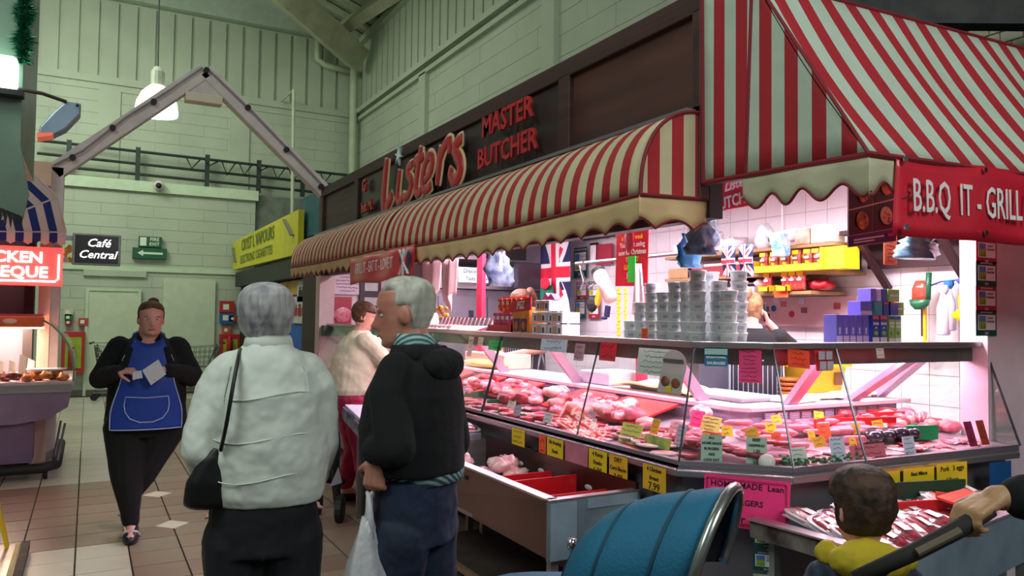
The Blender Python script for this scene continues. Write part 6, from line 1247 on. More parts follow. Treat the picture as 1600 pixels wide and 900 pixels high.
for x,y in ((-.4,5.7),(-.4,4.9),(-1.1,5.7),(-1.1,4.9)): q.box(x-.03,x+.03,y-.03,y+.03,0,.03)
obj('foot',q,rubber,t)
# ============================================================ SHOPPING TROLLEYS BY THE BACK WALL
def trolley(lab,x,y,rz,full=True):
    t=thing('shopping_trolley',lab,'trolley',(0,0,0)); w=M('trolley_wire','#7c8478',.35,.7)
    q=B()
    for k in range(9): 
        xx=-.25+.5*k/8; q.tube([(xx,-.42,.95),(xx*.85,-.36,.55),(xx*.8,.30,.58),(xx*.8,.38,.86)],.005,4)
    for z,e in ((.94,1),(.84,.96),(.74,.92),(.64,.88),(.56,.85)):
        q.tube([(-.25*e,-.42*e,z),(.25*e,-.42*e,z),(.25*e*.85,.38,z*.96),(-.25*e*.85,.38,z*.96),(-.25*e,-.42*e,z)],.006,4)
    for k in range(10):
        yy=-.4+.78*k/9
        for s_ in (-1,1): q.tube([(s_*.25*(1-.01*k),yy,.92),(s_*.205,yy*.9,.57)],.005,4)
    obj('basket',q,w,t)
    q=B(); q.tube([(-.24,-.42,.97),(-.22,-.25,.50),(-.24,-.42,.14),(-.20,.40,.14)],.013,6); q.tube([(.24,-.42,.97),(.22,-.25,.50),(.24,-.42,.14),(.20,.40,.14)],.013,6); q.tube([(-.20,.40,.14),(.20,.40,.14)],.013,6); obj('frame',q,w,t)
    q=B(); q.tube([(-.27,-.48,1.0),(.27,-.48,1.0)],.018,8); obj('handle',q,rubber,t)
    for sx_,yy in ((-.22,-.4),(.22,-.4),(-.19,.38),(.19,.38)): q=B(); q.cone((sx_-.012,yy,.062),[(.03,0),(.06,.004),(.06,.02),(.03,.024)],14,axis=Matrix.Rotation(PI/2,3,'Y')); obj('wheel',q,rubber,t)
    t.location=(x,y,0); t.rotation_euler=(0,0,rz)
trolley('wire shopping trolley by the flush door, left of the walking woman',.55,15.35,-PI/2-.1); trolley('wire shopping trolley in front of the far wall, right of the walking woman',1.75,15.3,PI/2)

# ============================================================ PEOPLE
HT=[(0,.045,.0,.020),(.04,.074,.02,.038),(.12,.084,.045,.052),(.22,.086,.062,.060),(.33,.087,.076,.066),(.45,.086,.090,.072),(.55,.088,.098,.075),(.68,.090,.101,.077),(.80,.083,.096,.073),(.90,.064,.080,.060),(.97,.034,.046,.036),(1.0,.003,.003,.003)]
def hv(t):
    for a,b_ in zip(HT,HT[1:]):
        if t<=b_[0]:
            s=(t-a[0])/(b_[0]-a[0]); s=s*s*(3-2*s)*.5+s*.5; return [a[i]+(b_[i]-a[i])*s for i in (1,2,3)]
    return HT[-1][1:]
def g(x,m,s): return math.exp(-((x-m)/s)**2)
def headp(t,th,off=0,face=True,nose=1,jowl=0):
    f,bk,w=hv(t); c=cos(th); r=f if c>0 else bk
    if jowl and t<.3: w+=jowl*(1-t/.3); 
    x=(w+off)*sin(th); y=(r+off)*c
    if face:
        a=abs(th)
        n=0
        if .27<t<.56:
            if t<.36: n=.026*((t-.27)/.09)**.6
            else: n=.026*(1-(t-.36)/.20)**.9
        y+=nose*n*g(th,0,.20)
        y-=.010*g(t,.50,.045)*g(a,.42,.2)
        y+=.005*g(t,.575,.03)*g(a,.35,.4)
        y+=.006*g(t,.235,.02)*g(th,0,.3)+.006*g(t,.195,.018)*g(th,0,.26)-.004*g(t,.216,.008)*g(th,0,.3)
        y+=.007*g(t,.08,.05)*g(th,0,.35)-.005*g(t,.14,.025)*g(th,0,.4)
    return x,y
def add_head(b,mt,h,**k):
    s=h/.235; nt,na=44,56; vs=[];fs=[]
    for i in range(nt+1):
        t=i/nt
        for j in range(na):
            th=2*PI*j/na-PI; x,y=headp(t,th,**k); vs.append(mt@V((x*s,y*s,t*h)))
    for i in range(nt): fs+=[(i*na+j,i*na+(j+1)%na,(i+1)*na+(j+1)%na,(i+1)*na+j) for j in range(na)]
    fs+=[tuple(range(na))[::-1],tuple(nt*na+j for j in range(na))]; b.add(vs,fs)
    for sd in (-1,1):
        m3=mt.to_3x3()@Matrix.Rotation(sd*.35,3,'Z')@Matrix.Rotation(-.15,3,'X')
        b.ball(mt@V((sd*.078*s,-.008*s,.47*h)),(.008*s,.019*s,.034*s),10,8,m3); b.ball(mt@V((sd*.074*s,.004*s,.45*h)),(.008*s,.010*s,.022*s),8,6,m3)
def SS(x,a,w):
    t=min(1,max(0,(x-a)/w+.5)); return t*t*(3-2*t)
def hair_mesh(mt,h,fn,amp=.003,fr=60,nt=44,na=72):
    s=h/.235; b=B(); vs=[];fs=[]
    for i in range(nt+1):
        t=i/nt
        for j in range(na):
            th=2*PI*j/na-PI; o=fn(t,abs(th),th); n=amp*(noise.noise(V((th*9,t*5,h*50)))+.6*noise.noise(V((th*28,t*6,3)))) if o>0 else 0
            x,y=headp(t,th,off=o+n,face=False); vs.append(mt@V((x*s,y*s,t*h+max(0,o)*(t**3)*1.1)))
    for i in range(nt): fs+=[(i*na+j,i*na+(j+1)%na,(i+1)*na+(j+1)%na,(i+1)*na+j) for j in range(na)]
    fs+=[tuple(range(na))[::-1],tuple(nt*na+j for j in range(na))]; b.add(vs,fs); return b
def hand(b,w_,d,n,side,curl=.5,s=1,spread=.0,thumb=.6):
    # w_: wrist, d: direction of fingers, n: direction the palm faces, side: +1 thumb on d x n side
    w_=V(w_); d=V(d).normalized(); n=V(n); n=(n-d*n.dot(d)).normalized(); a=d.cross(n)*side
    for e in (-.028,-.010,.010,.028): b.cap(w_+d*.012*s+a*e*.6*s,.016*s,w_+d*.082*s+a*e*s,.0125*s,8)
    ls=[.068,.076,.072,.056]
    for i,e in enumerate((.030,.010,-.010,-.029)):
        p=w_+d*.085*s+a*e*s; dd=(d+a*spread*(1.5-i)).normalized(); L_=ls[i]*s; ang=0; r=.0095*s
        for k,fr_ in enumerate((.42,.32,.26)):
            ang+=curl*(.9+.1*i); q=(dd*cos(ang)+n*sin(ang)); p2=p+q*L_*fr_; b.cap(p,r,p2,r*.9,7); p=p2; r*=.9
    p=w_+d*.022*s+a*.030*s; q=(a*.75+d*.6+n*.35).normalized(); p2=p+q*.042*s; b.cap(p,.0145*s,p2,.0115*s,8); q2=(d*.9+a*.1+n*thumb).normalized(); b.cap(p2,.0112*s,p2+q2*.032*s,.010*s,8); b.cap(p2+q2*.03*s,.010*s,p2+q2*.055*s+n*.004,.0085*s,8)
def blob(name,b,m,parent,vox=.008,it=3,disp=0,dsc=.12):
    o=obj(name,b,m,parent,smooth=True); r=o.modifiers.new('r','REMESH'); r.mode='VOXEL'; r.voxel_size=vox; r.use_smooth_shade=True
    s=o.modifiers.new('s','SMOOTH'); s.iterations=it; s.factor=.5
    if disp:
        tx=D.textures.get('folds%g'%dsc) or D.textures.new('folds%g'%dsc,'CLOUDS'); tx.noise_scale=dsc; tx.noise_depth=2
        dm=o.modifiers.new('d','DISPLACE'); dm.texture=tx; dm.strength=disp; dm.mid_level=.5; dm.texture_coords='LOCAL'
    return o
def eyes(mt,h,parent,iris='#3a4a50',brow='#5a4030',lips='#a05050',closed=False):
    s=h/.235; ew=M('eye_white','#d8d0cc',.3,var=0)
    for sd in (-1,1):
        c=mt@V((sd*.031*s,.0685*s,.50*h)); b=B(); b.ball(c,(.0125*s,.011*s,.0085*s),10,8,mt.to_3x3()); e=obj('eye',b,ew,parent,smooth=True)
        b=B(); b.ball(mt@V((sd*.031*s,.0775*s,.50*h)),(.0055*s,.003*s,.0055*s),8,6,mt.to_3x3()); obj('iris',b,M('iris_'+iris[1:],iris,.2,var=0),e,smooth=True)
        b=B(); b.tube([mt@V((sd*x*s,(.083-.25*(x-.02)**2*10)*s,(.577+.02*(1-abs(x-.032)/.02))*h)) for x in (.014,.024,.034,.045,.052)],.0028*s,6); obj('eyebrow',b,M('brow_'+brow[1:],brow,.8),parent)
    b=B(); b.tube([mt@V((x*s,(.0935-abs(x)**2*12)*s,.214*h)) for x in (-.024,-.012,0,.012,.024)],[.002*s,.004*s,.005*s,.004*s,.002*s],8); obj('lips',b,M('lips_'+lips[1:],lips,.5),parent,smooth=True)
def HM(c,yaw=0,pitch=0,roll=0): return Matrix.Translation(V(c))@Matrix.Rotation(yaw,4,'Z')@Matrix.Rotation(pitch,4,'X')@Matrix.Rotation(roll,4,'Y')
def person(name,label,x,y,rz,group=None):
    return thing(name,label,'person',(0,0,0),group),(x,y,rz)
def place(t,pl): t.location=(pl[0],pl[1],pl[3] if len(pl)>3 else 0); t.rotation_euler=(0,0,pl[2])
def lc(p,pl):
    p=V(p); dx,dy=p.x-pl[0],p.y-pl[1]; c,s=cos(-pl[2]),sin(-pl[2]); return V((dx*c-dy*s,dx*s+dy*c,p.z))
sk1=M('skin_fair','#d8a490',.5,c2='#b87868',vs=9,sss=.12); sk2=M('skin_ruddy','#c48a74',.5,c2='#ac6a56',vs=9,sss=.1); sk3=M('skin_pinkish','#d89a8c',.5,var=.06,sss=.12)
shoe=M('black_shoe','#15131a',.4)
def basebody(b,H,wd,J,foot=True):
    # continuous inner body; J joints in local coordinates
    z=H
    b.loft([((0,0,.50*z),wd*.62,wd*.42),((0,0,.60*z),wd*.58,wd*.40),((0,0,.70*z),wd*.68,wd*.44),((0,0,.79*z),wd*.80,wd*.42),((0,0,.83*z),wd*.45,wd*.34),((0,0,.86*z),.055,.055),(V(J['neck']),.05,.052)],20)
    for s_ in ('L','R'):
        if 'sh'+s_ in J: b.chain([(J['sh'+s_],.048),(J['el'+s_],.040),(J['wr'+s_],.027)],12)
        if 'hip'+s_ in J: b.chain([(J['hip'+s_],.085),(J['kn'+s_],.055),(J['an'+s_],.038)],14); b.chain([(J['an'+s_],.038),(V(J['an'+s_])+V(J.get('ft'+s_,(0,.13,-.04))),.032)],10)
# ---------------------------------------------------------------- woman in the white jacket
t,pl=person('person','grey-haired person in a white quilted jacket seen from behind with black shoulder bag',.510,2.53,-.19)
H=1.665; J=dict(neck=(0,.01,1.47),shL=(-.12,0,1.34),elL=(-.185,-.03,1.13),wrL=(-.14,.12,.99),shR=(.12,0,1.34),elR=(.165,.02,1.13),wrR=(.15,.15,.99),hipL=(-.085,0,.86),knL=(-.09,.03,.46),anL=(-.09,-.03,.08),hipR=(.085,0,.86),knR=(.09,0,.46),anR=(.10,-.06,.08))
mt=HM((-.01,.0,1.432),.12,-.02); b=B(); basebody(b,H,.16,J); add_head(b,mt,.205,jowl=.002); b.chain([((0,0,1.38),.055),((0,.0,1.50),.052)])
for s_,sg_ in (('L',1),('R',-1)): hand(b,J['wr'+s_],(0,.3,-.9),(-sg_*.8 if s_=='L' else .8,0,0),sg_,.4,.9)
blob('body',b,sk1,t,.006); eyes(mt,.205,t)
gh=M('grey_hair','#b4b2b0',.75,c2='#84828a',vs=26,stretch=(1,1,.16),bump=.5,bs=50,lo=.35,hi=.65)
def hA(tt,a,th): return -.012+(.024+.012*g(tt,.62,.3))*max(SS(a,1.15,.3)*SS(tt,.05+.16*max(0,(2.5-a)),.14),SS(tt,.68,.06))
b=hair_mesh(mt,.205,hA,.011); o=obj('hair',b,gh,t,smooth=True)
b=B(); rd=random.Random(8)
for k in range(0):
    th=PI+rd.uniform(-1.6,1.6); tt=rd.uniform(.1,.95); x,y=headp(tt,th,off=.030,face=False); x2,y2=headp(max(0,tt-.16),th+rd.uniform(-.1,.1),off=.028 if tt>.35 else .012,face=False); s=.205/.235; z=tt*.205
    b.tube([mt@V((x*s,y*s,z)),mt@V(((x+x2)/2*s*1.03,(y+y2)/2*s*1.03,z-.02)),mt@V((x2*s,y2*s,z-.04))],[.003,.0045,.001],5)
jk=M('white_jacket','#ccd2c8',.72,var=.04,vs=3,bump=.35,bs=11)
b=B(); b.loft([((.01,.0,.955),.168,.13),((.01,.0,.98),.178,.14),((.01,0,1.07),.19,.15),((0,0,1.2),.19,.15),((0,-.005,1.30),.182,.14),((0,-.01,1.37),.155,.115),((0,-.015,1.42),.108,.09),((0,-.01,1.45),.074,.072),((0,-.005,1.47),.062,.062)],28,.95)
b.chain([((-.115,0,1.375),.058),((-.155,0,1.30),.068),(J['elL'],.066),((-.15,.10,1.0),.052)]); b.chain([((.115,0,1.375),.058),((.15,0,1.30),.066),(J['elR'],.066),((.155,.12,1.0),.052)])
o=blob('jacket',b,jk,t,.007,7,.020,.09)
b=B()
for z,rx in ((1.30,.172),(1.17,.186),(1.05,.186)): b.tube([(rx*sin(a),-.150*cos(a)*1.0-.002,z+.012*sin(a*3)) for a in [-1.1+2.2*i/20 for i in range(21)]],.0022,5)
b.tube([(-.11,-.09,1.39),(-.125,-.108,1.3),(-.125,-.115,1.2)],.002,5); b.tube([(.11,-.09,1.39),(.125,-.108,1.3),(.125,-.115,1.2)],.002,5)
obj('seam',b,jk,o)
b=B(); b.loft([((0,-.008,1.435),.080,.076),((0,-.006,1.472),.072,.07),((0,-.004,1.482),.066,.064),((0,-.004,1.465),.055,.055)],24); obj('collar',b,jk,o,smooth=True)
bk_=M('black_trousers','#0d0d14',.8,var=.1)
b=B(); b.loft([((0,0,.80),.16,.12),((0,0,.93),.165,.125),((0,0,1.0),.15,.12)],20); b.chain([((-.085,0,.84),.10),(J['knL'],.078),(J['anL'],.062)]); b.chain([((.085,0,.84),.10),(J['knR'],.078),(J['anR'],.062)]); blob('trousers',b,bk_,t,.008,3,.012,.1)
for s_ in 'LR': b=B(); a=V(J['an'+s_]); b.loft([(a+V((0,.06,-.08)),.045,.12),(a+V((0,.06,-.05)),.045,.12),(a+V((0,.03,-.01)),.04,.08)],14); obj('shoe',b,shoe,t,smooth=True)
place(t,pl)
t=thing('handbag','black shoulder bag hanging at the left side of the white jacket','bag',(0,0,0)); bl=M('black_leather','#0b0b0f',.45,var=.1,bump=.1,bs=30)
b=B(); b.loft([((-.165,-.06,.955),.05,.03),((-.17,-.06,.97),.068,.045),((-.165,-.065,1.04),.065,.045),((-.145,-.07,1.11),.045,.035),((-.13,-.075,1.15),.02,.02)],18,.9); blob('bag_body',b,bl,t,.008)
b=B(); b.tube([(-.13,-.12,1.14),(-.115,-.155,1.22),(-.10,-.150,1.33),(-.09,-.115,1.40),(-.085,-.04,1.435),(-.09,.08,1.39),(-.13,.13,1.2)],.010,8,sx=.6); obj('strap',b,bl,t,smooth=True)
place(t,pl)
# ---------------------------------------------------------------- man in the black fleece
t,pl=person('person','white-haired person in a black hooded fleece and jeans carrying a white carrier bag',.985,2.425,.62)
hd=lc((0.807,2.344,1.038),pl); wrl=hd+V((0,-.01,.055))
J=dict(neck=(0,.03,1.46),shL=(-.13,.0,1.33),elL=(wrl.x*.6-.09,wrl.y-.08,1.14),wrL=wrl,shR=(.13,0,1.33),elR=(.21,-.02,1.1),wrR=(.17,.13,.92),hipL=(-.09,0,.85),knL=(-.095,.08,.45),anL=(-.10,-.01,.08),hipR=(.09,0,.85),knR=(.09,0,.46),anR=(.10,-.16,.10))
yaw=.50; mt=HM((0,.045,1.438),yaw,-.10); b=B(); basebody(b,1.68,.16,J); add_head(b,mt,.24,nose=1.25,jowl=.006); b.chain([((0,.0,1.37),.062),((0,.035,1.50),.06)])
hand(b,wrl,(0,.12,-1),(.9,.1,.1),-1,.95,.98,thumb=1.0); hand(b,J['wrR'],(0,.1,-1),(-1,0,0),1,.4)
blob('body',b,sk2,t,.005,2); eyes(mt,.24,t,brow='#a09890',lips='#8c4a44')
def hB(tt,a,th): return -.008+(.015+.004*g(tt,.8,.2))*max(SS(a,1.85,.25)*SS(tt,.22+.08*max(0,2.4-a),.12),SS(a,1.35,.4)*SS(tt,.60,.1),SS(tt,.84,.08)*SS(a,.6,.5),SS(tt,.93,.06))
wh=M('white_hair','#c4c4b8',.8,c2='#9c9a8c',vs=30,stretch=(1,1,.3),bump=.4,bs=60)
obj('hair',hair_mesh(mt,.24,hB,.002),wh,t,smooth=True)
fl=M('black_fleece','#08080c',.95,var=.15,vs=3,bump=.15,bs=90)
b=B(); b.loft([((0,.0,1.03),.19,.15),((0,.01,1.06),.20,.16),((0,.02,1.18),.20,.165),((0,.01,1.29),.19,.15),((0,0,1.37),.16,.125),((0,0,1.42),.115,.095),((0,.01,1.455),.082,.078)],28,.95)
b.chain([((-.13,0,1.37),.065),((-.165,0,1.30),.070),(J['elL'],.064),(wrl+V((0,0,.03)),.050)]); b.chain([((.13,0,1.37),.065),((.165,0,1.30),.07),(J['elR'],.064),(J['wrR'],.048)])
o=blob('fleece',b,fl,t,.007,8,.012,.13)
b=B(); b.ball((0,-.10,1.385),(.105,.055,.06),16,10); b.tube([(-.085,-.06,1.42),(-.095,.0,1.42),(-.08,.05,1.40)],[.03,.03,.015],10); b.tube([(.085,-.06,1.42),(.095,.0,1.42),(.08,.05,1.40)],[.03,.03,.015],10); blob('hood',b,fl,o,.008,3,.02,.09)
chk=stripes('check_shirt',(.7,.7,1),.022,0,'#2f5f66','#9cb8b4',.5)
b=B(); b.loft([((0,.012,1.43),.085,.078),((0,.02,1.475),.073,.070),((0,.022,1.49),.070,.067),((0,.022,1.46),.06,.058)],20); obj('shirt_collar',b,chk,t,smooth=True)
b=B(); b.loft([((.02,-.01,1.0),.165,.128),((.02,-.01,1.05),.168,.13),((0,0,1.08),.16,.12)],24,.9); obj('shirt_hem',b,chk,t,smooth=True)
jn=M('dark_jeans','#1a2742',.8,c2='#0f1728',vs=6,bump=.15,bs=60)
b=B(); b.loft([((0,0,.80),.165,.125),((0,0,.92),.17,.13),((0,0,1.02),.165,.125)],20); b.chain([((-.09,0,.83),.105),(J['knL'],.085),(J['anL'],.068)]); b.chain([((.09,0,.83),.105),(J['knR'],.085),(J['anR'],.068)]); blob('jeans',b,jn,t,.008,3,.02,.1)
for s_ in 'LR': b=B(); a=V(J['an'+s_]); b.loft([(a+V((0,.06,-.08)),.05,.13),(a+V((0,.06,-.05)),.05,.13),(a+V((0,.03,-.01)),.045,.08)],14); obj('shoe',b,shoe,t,smooth=True)
place(t,pl)
# carrier bag
t=thing('carrier_bag','white translucent carrier bag with dark goods held in the hand','bag',(0,0,0)); cb=M('thin_white_plastic','#c4c4c8',.35,var=.05,vs=14,alpha=.80,bump=.5,bs=22)
c=hd+V((0,.015,-.105)); b=B()
b.loft([(c+V((-.01,.0,-.02)),.018,.018),(c+V((-.01,0,-.07)),.035,.025),(c+V((-.005,0,-.16)),.075,.05),(c+V((0,0,-.27)),.095,.075),(c+V((0,0,-.42)),.105,.09),(c+V((0,0,-.53)),.08,.07),(c+V((0,0,-.56)),.03,.03)],28)
for v in b.v: 
    d=v-c; a=math.atan2(d.y,d.x); f=1+.10*sin(a*7+d.z*9)+.05*sin(a*13+d.z*20); v.x=c.x+d.x*f; v.y=c.y+d.y*f
obj('bag_body',b,cb,t,smooth=True)
b=B()
for s_ in (-1,1): b.tube([c+V((.012*s_,.01*s_,-.10)),c+V((.012*s_,.01*s_,-.02)),c+V((.006*s_,.0,.045)),c+V((.0,-.01*s_,.055))],[.020,.014,.008,.006],8)
obj('handle_loop',b,cb,t,smooth=True)
b=B(); b.ball(c+V((0,0,-.36)),(.065,.055,.11),14,10); obj('dark_goods',b,M('dark_goods','#3c3238',.6,c2='#8a7f88',vs=8),t,smooth=True)
place(t,pl)
# ---------------------------------------------------------------- woman in the blue apron
t,pl=person('person','person in a blue apron and black cardigan walking towards the viewer with a paper',.375,5.90,PI-.06)
J=dict(neck=(0,.0,1.42),shR=(-.19,-.01,1.32),elR=(-.285,.02,1.10),wrR=(-.10,.24,1.165),shL=(.19,-.01,1.32),elL=(.285,.02,1.10),wrL=(.175,.235,1.16),hipL=(.10,0,.82),knL=(.11,.06,.44),anL=(.075,.03,.08),hipR=(-.10,0,.82),knR=(.03,-.03,.42),anR=(.10,-.36,.16),ftR=(0,.09,-.10))
mt=HM((-.01,.03,1.385),.10,-.03); b=B(); basebody(b,1.62,.24,J); add_head(b,mt,.238,jowl=.014); b.chain([((0,0,1.32),.07),((0,.015,1.44),.066)])
hand(b,J['wrR'],(.75,.45,.05),(.3,-.3,-.9),1,.75,1.0); hand(b,J['wrL'],(-.85,.4,.05),(0,-.3,-.9),-1,.75,1.0)
blob('body',b,sk3,t,.006,2); eyes(mt,.238,t,brow='#6a4a34',lips='#a8605c')
bh=M('auburn_hair','#6a4530',.7,c2='#4a2c1c',vs=30,bump=.4,bs=60)
def hC(tt,a,th): return -.008+.016*max(SS(a,1.4,.3)*SS(tt,.36,.1),SS(tt,.74+.10*max(0,1-a/1.2),.06))
o=obj('hair',hair_mesh(mt,.238,hC,.0015),bh,t,smooth=True); b=B(); b.ball(mt@V((-.02,-.075,.235)),(.038,.038,.034),12,8); b.ball(mt@V((-.045,-.05,.21)),(.02,.02,.02),8,6); obj('hair_bun',b,bh,o,smooth=True)
blk=M('black_knit','#101216',.95,var=.15,bump=.2,bs=50)
b=B(); b.loft([((0,-.05,.74),.25,.14),((0,-.05,.80),.265,.155),((0,-.04,.95),.255,.175),((0,-.02,1.1),.24,.185),((0,-.015,1.22),.235,.165),((0,-.02,1.31),.205,.12),((0,-.02,1.37),.11,.085),((0,-.02,1.41),.08,.075)],28)
b.chain([((.185,-.01,1.305),.08),(J['elL'],.075),(J['wrL'],.045)]); b.chain([((-.185,-.01,1.305),.08),(J['elR'],.075),(V(J['wrR'])+V((-.03,-.01,0)),.045)])
o=blob('cardigan',b,blk,t,.008,4,.015,.1)
b=B(); b.tube([(.075,.03,1.40),(.12,.125,1.30),(.155,.165,1.18),(.165,.165,1.0),(.225,.10,.76)],[.02,.032,.036,.036,.04],8,sx=.5); b.tube([(-.075,.03,1.40),(-.12,.125,1.30),(-.155,.165,1.18),(-.165,.165,1.0),(-.225,.10,.76)],[.02,.032,.036,.036,.04],8,sx=.5); obj('cardigan_edge',b,blk,o,smooth=True)
ab=M('royal_blue_tabard','#123a9a',.55,var=.08,vs=3,bump=.2,bs=14); trim=M('pale_blue_trim','#a0b0d8',.6)
def AP(u,v):
    z=1.385-.62*v; half=.085+.07*min(1,v*4)+.065*SS(v,.62,.5); x=half*(2*u-1)
    if v<.12: x=math.copysign(max(abs(x),.045+.0*v),2*u-1) if abs(2*u-1)>.4 else x*1.1
    prof=.105+.115*min(1,v*2.2)-.03*max(0,v-.6)
    return (x,prof*math.sqrt(max(.15,1-(x/.33)**2)),z-(.0 if v>.1 else .05*max(0,1-(x/.09)**2)*(1-v/.1)))
b=B(); b.grid(AP,26,30,.006,(0,1,0)); a=obj('apron',b,ab,t,smooth=True)
b=B(); b.tube([V(AP(0,v/20))+V((0,.008,0)) for v in range(4,21)]+[V(AP(u/12,1))+V((0,.008,-.0)) for u in range(1,13)]+[V(AP(1,1-v/20))+V((0,.008,0)) for v in range(1,17)],.0045,5); b.tube([V(AP(.25+.5*u/10,.02))+V((0,.008,-.01-.04*sin(PI*u/10))) for u in range(11)],.005,5); obj('piping',b,trim,a)
def pk(x,z): 
    v=(1.385-z)/.62; h=.085+.07*min(1,v*4)+.065*SS(v,.62,.5); return V(AP((x/h+1)/2,v))+V((0,.012,0))
b=B(); b.tube([pk(-.13,.985),pk(0,.978),pk(.13,.985),pk(.137,.93),pk(.13,.885),pk(.10,.84),pk(.04,.815),pk(-.04,.815),pk(-.10,.84),pk(-.13,.885),pk(-.137,.93),pk(-.13,.985)],.0042,5); obj('pocket_piping',b,trim,a)
b=B(); b.tube([(.10,.075,1.345),(.085,.03,1.40),(.05,-.02,1.42)],.018,8,sx=.5); b.tube([(-.10,.075,1.345),(-.085,.03,1.40),(-.05,-.02,1.42)],.018,8,sx=.5); obj('apron_strap',b,ab,a,smooth=True)
b=B(); b.loft([((0,-.01,.70),.215,.16),((0,-.01,.82),.235,.17),((0,-.01,.95),.21,.16)],22); b.chain([((.12,0,.76),.15),(J['knL'],.105),((J['anL'][0],J['anL'][1],.12),.052)]); b.chain([((-.12,0,.76),.15),(J['knR'],.105),((J['anR'][0],J['anR'][1],.18),.052)]); blob('leggings',b,M('black_leggings','#07070a',.9,var=.1),t,.008,3,.006,.1)
for s_ in 'LR':
    b=B(); a=V(J['an'+s_]); tl=0 if s_=='L' else -.6; m3=Matrix.Rotation(tl,3,'X'); k=len(b.v); b.loft([((0,.05,-.078),.048,.125),((0,.05,-.045),.052,.13),((0,.04,-.012),.05,.10),((0,.0,.01),.045,.06)],16)
    for v in b.v: v.xyz=a+m3@v
    o=obj('shoe',b,shoe,t,smooth=True); b=B(); b.tube([a+m3@V((-.052,.06,-.05)),a+m3@V((-.035,.09,-.015)),a+m3@V((0,.10,-.002)),a+m3@V((.035,.09,-.015)),a+m3@V((.052,.06,-.05))],.020,8,sx=.6); obj('shoe_strap',b,M('silver_strap','#b0a8a8',.4,.3),o,smooth=True)
place(t,pl)
t=thing('folded_paper','folded white paper held in both hands in front of the blue apron','paper',(0,0,0)); b=B(); b.prism([(-.06,.33,1.24),(-.11,.32,1.14),(-.02,.325,1.07),(.035,.335,1.17)],(0,.004,0)); b.prism([(.04,.335,1.17),(.09,.335,1.16),(.09,.335,1.11),(.03,.335,1.12)],(0,.004,0)); obj('sheet',b,M('soft_white_paper','#c8c8d0',.7,var=.03),t); place(t,pl)
# ---------------------------------------------------------------- woman in the cream top at the counter
t,pl=person('person','person in a cream top and pink trousers leaning over the counter',1.95,6.16,-1.62)
J=dict(neck=(0,.04,1.44),shL=(-.17,.03,1.34),elL=(-.15,.28,1.27),wrL=(-.10,.47,1.40),shR=(.17,.03,1.34),elR=(.20,.20,1.16),wrR=(.13,.40,1.12),hipL=(-.10,-.02,.84),knL=(-.10,.02,.45),anL=(-.10,-.04,.09),hipR=(.10,-.02,.84),knR=(.10,.03,.45),anR=(.10,.08,.09))
mt=HM((0,.03,1.43),-.25,-.22); b=B(); basebody(b,1.64,.22,J); add_head(b,mt,.225,jowl=.008); b.chain([((0,.0,1.36),.06),((0,.06,1.48),.055)])
hand(b,J['wrL'],(.1,.95,.1),(0,0,-1),1,.3); hand(b,J['wrR'],(0,.95,.0),(0,0,-1),-1,.3); blob('body',b,sk3,t,.006,2); eyes(mt,.225,t)
def hD(tt,a,th): return -.008+.022*max(SS(a,1.45,.35)*SS(tt,.26,.12),SS(tt,.68,.07))
obj('hair',hair_mesh(mt,.225,hD,.003),M('chestnut_hair','#6e4030',.7,c2='#4c2818',vs=30,bump=.4,bs=60),t,smooth=True)
b=B(); b.loft([((0,-.015,.90),.20,.205),((0,-.015,.94),.215,.215),((0,-.005,1.08),.215,.215),((0,.0,1.2),.21,.20),((0,.01,1.30),.195,.165),((0,.02,1.375),.13,.11),((0,.03,1.42),.075,.07)],26)
b.chain([((-.165,.03,1.335),.085),((-.155,.24,1.285),.078),((-.14,.30,1.29),.072)]); b.chain([((.165,.03,1.335),.085),((.19,.17,1.19),.075)])
blob('top',b,M('cream_jersey','#dccab4',.85,var=.05,bump=.25,bs=12),t,.008,4,.025,.12)
pt=M('raspberry_trousers','#a81c48',.75,var=.1,bump=.2,bs=20)
b=B(); b.loft([((0,-.02,.74),.19,.16),((0,-.02,.88),.20,.19),((0,-.02,.95),.19,.18)],22); b.chain([((-.10,-.02,.78),.115),(J['knL'],.08),((-.10,-.04,.16),.065)]); b.chain([((.10,-.02,.78),.115),(J['knR'],.08),((.10,.07,.16),.065)]); blob('trousers',b,pt,t,.008,3,.02,.08)
for s_ in 'LR': b=B(); a=V(J['an'+s_]); b.loft([(a+V((0,.05,-.08)),.045,.12),(a+V((0,.05,-.05)),.045,.12),(a+V((0,.02,-.02)),.04,.07)],14); obj('shoe',b,shoe,t,smooth=True)
place(t,pl)
# wheeled shopping trolley and small stand beside her
t=thing('wheeled_bag','dark wheeled shopping bag frame with front wheel beside the person in cream','trolley',(1.72,5.75,0)); bl2=M('black_nylon','#14141c',.6,var=.15)
b=B(); b.loft([((1.62,5.86,.30),.10,.11),((1.61,5.86,.5),.12,.13),((1.60,5.86,.85),.10,.12),((1.60,5.86,.93),.06,.08)],16,.6); blob('bag',b,bl2,t,.01,3,.03,.08)
b=B(); b.tube([(1.62,5.80,.92),(1.64,5.76,.45),(1.68,5.72,.12)],.018,8); b.tube([(1.72,5.92,.92),(1.72,5.86,.45),(1.72,5.8,.12)],.018,8); b.tube([(1.62,5.8,.30),(1.78,5.9,.25)],.03,8); obj('frame',b,rubber,t)
for (x,y,r) in ((1.69,5.66,.10),(1.60,5.95,.085)): b=B(); b.cone((x,y,r),[(r*.5,-.03),(r,-.022),(r,.022),(r*.5,.03)],18,axis=Matrix.Rotation(PI/2,3,'Y')@Matrix.Rotation(.5,3,'X')); obj('wheel',b,rubber,t)
b=B(); b.prism([(1.60,5.62,.28),(1.66,5.62,.42),(1.69,5.62,.30)],(0,.004,0)); obj('grey_flash',b,M('pale_flash','#8c8894',.5),t)
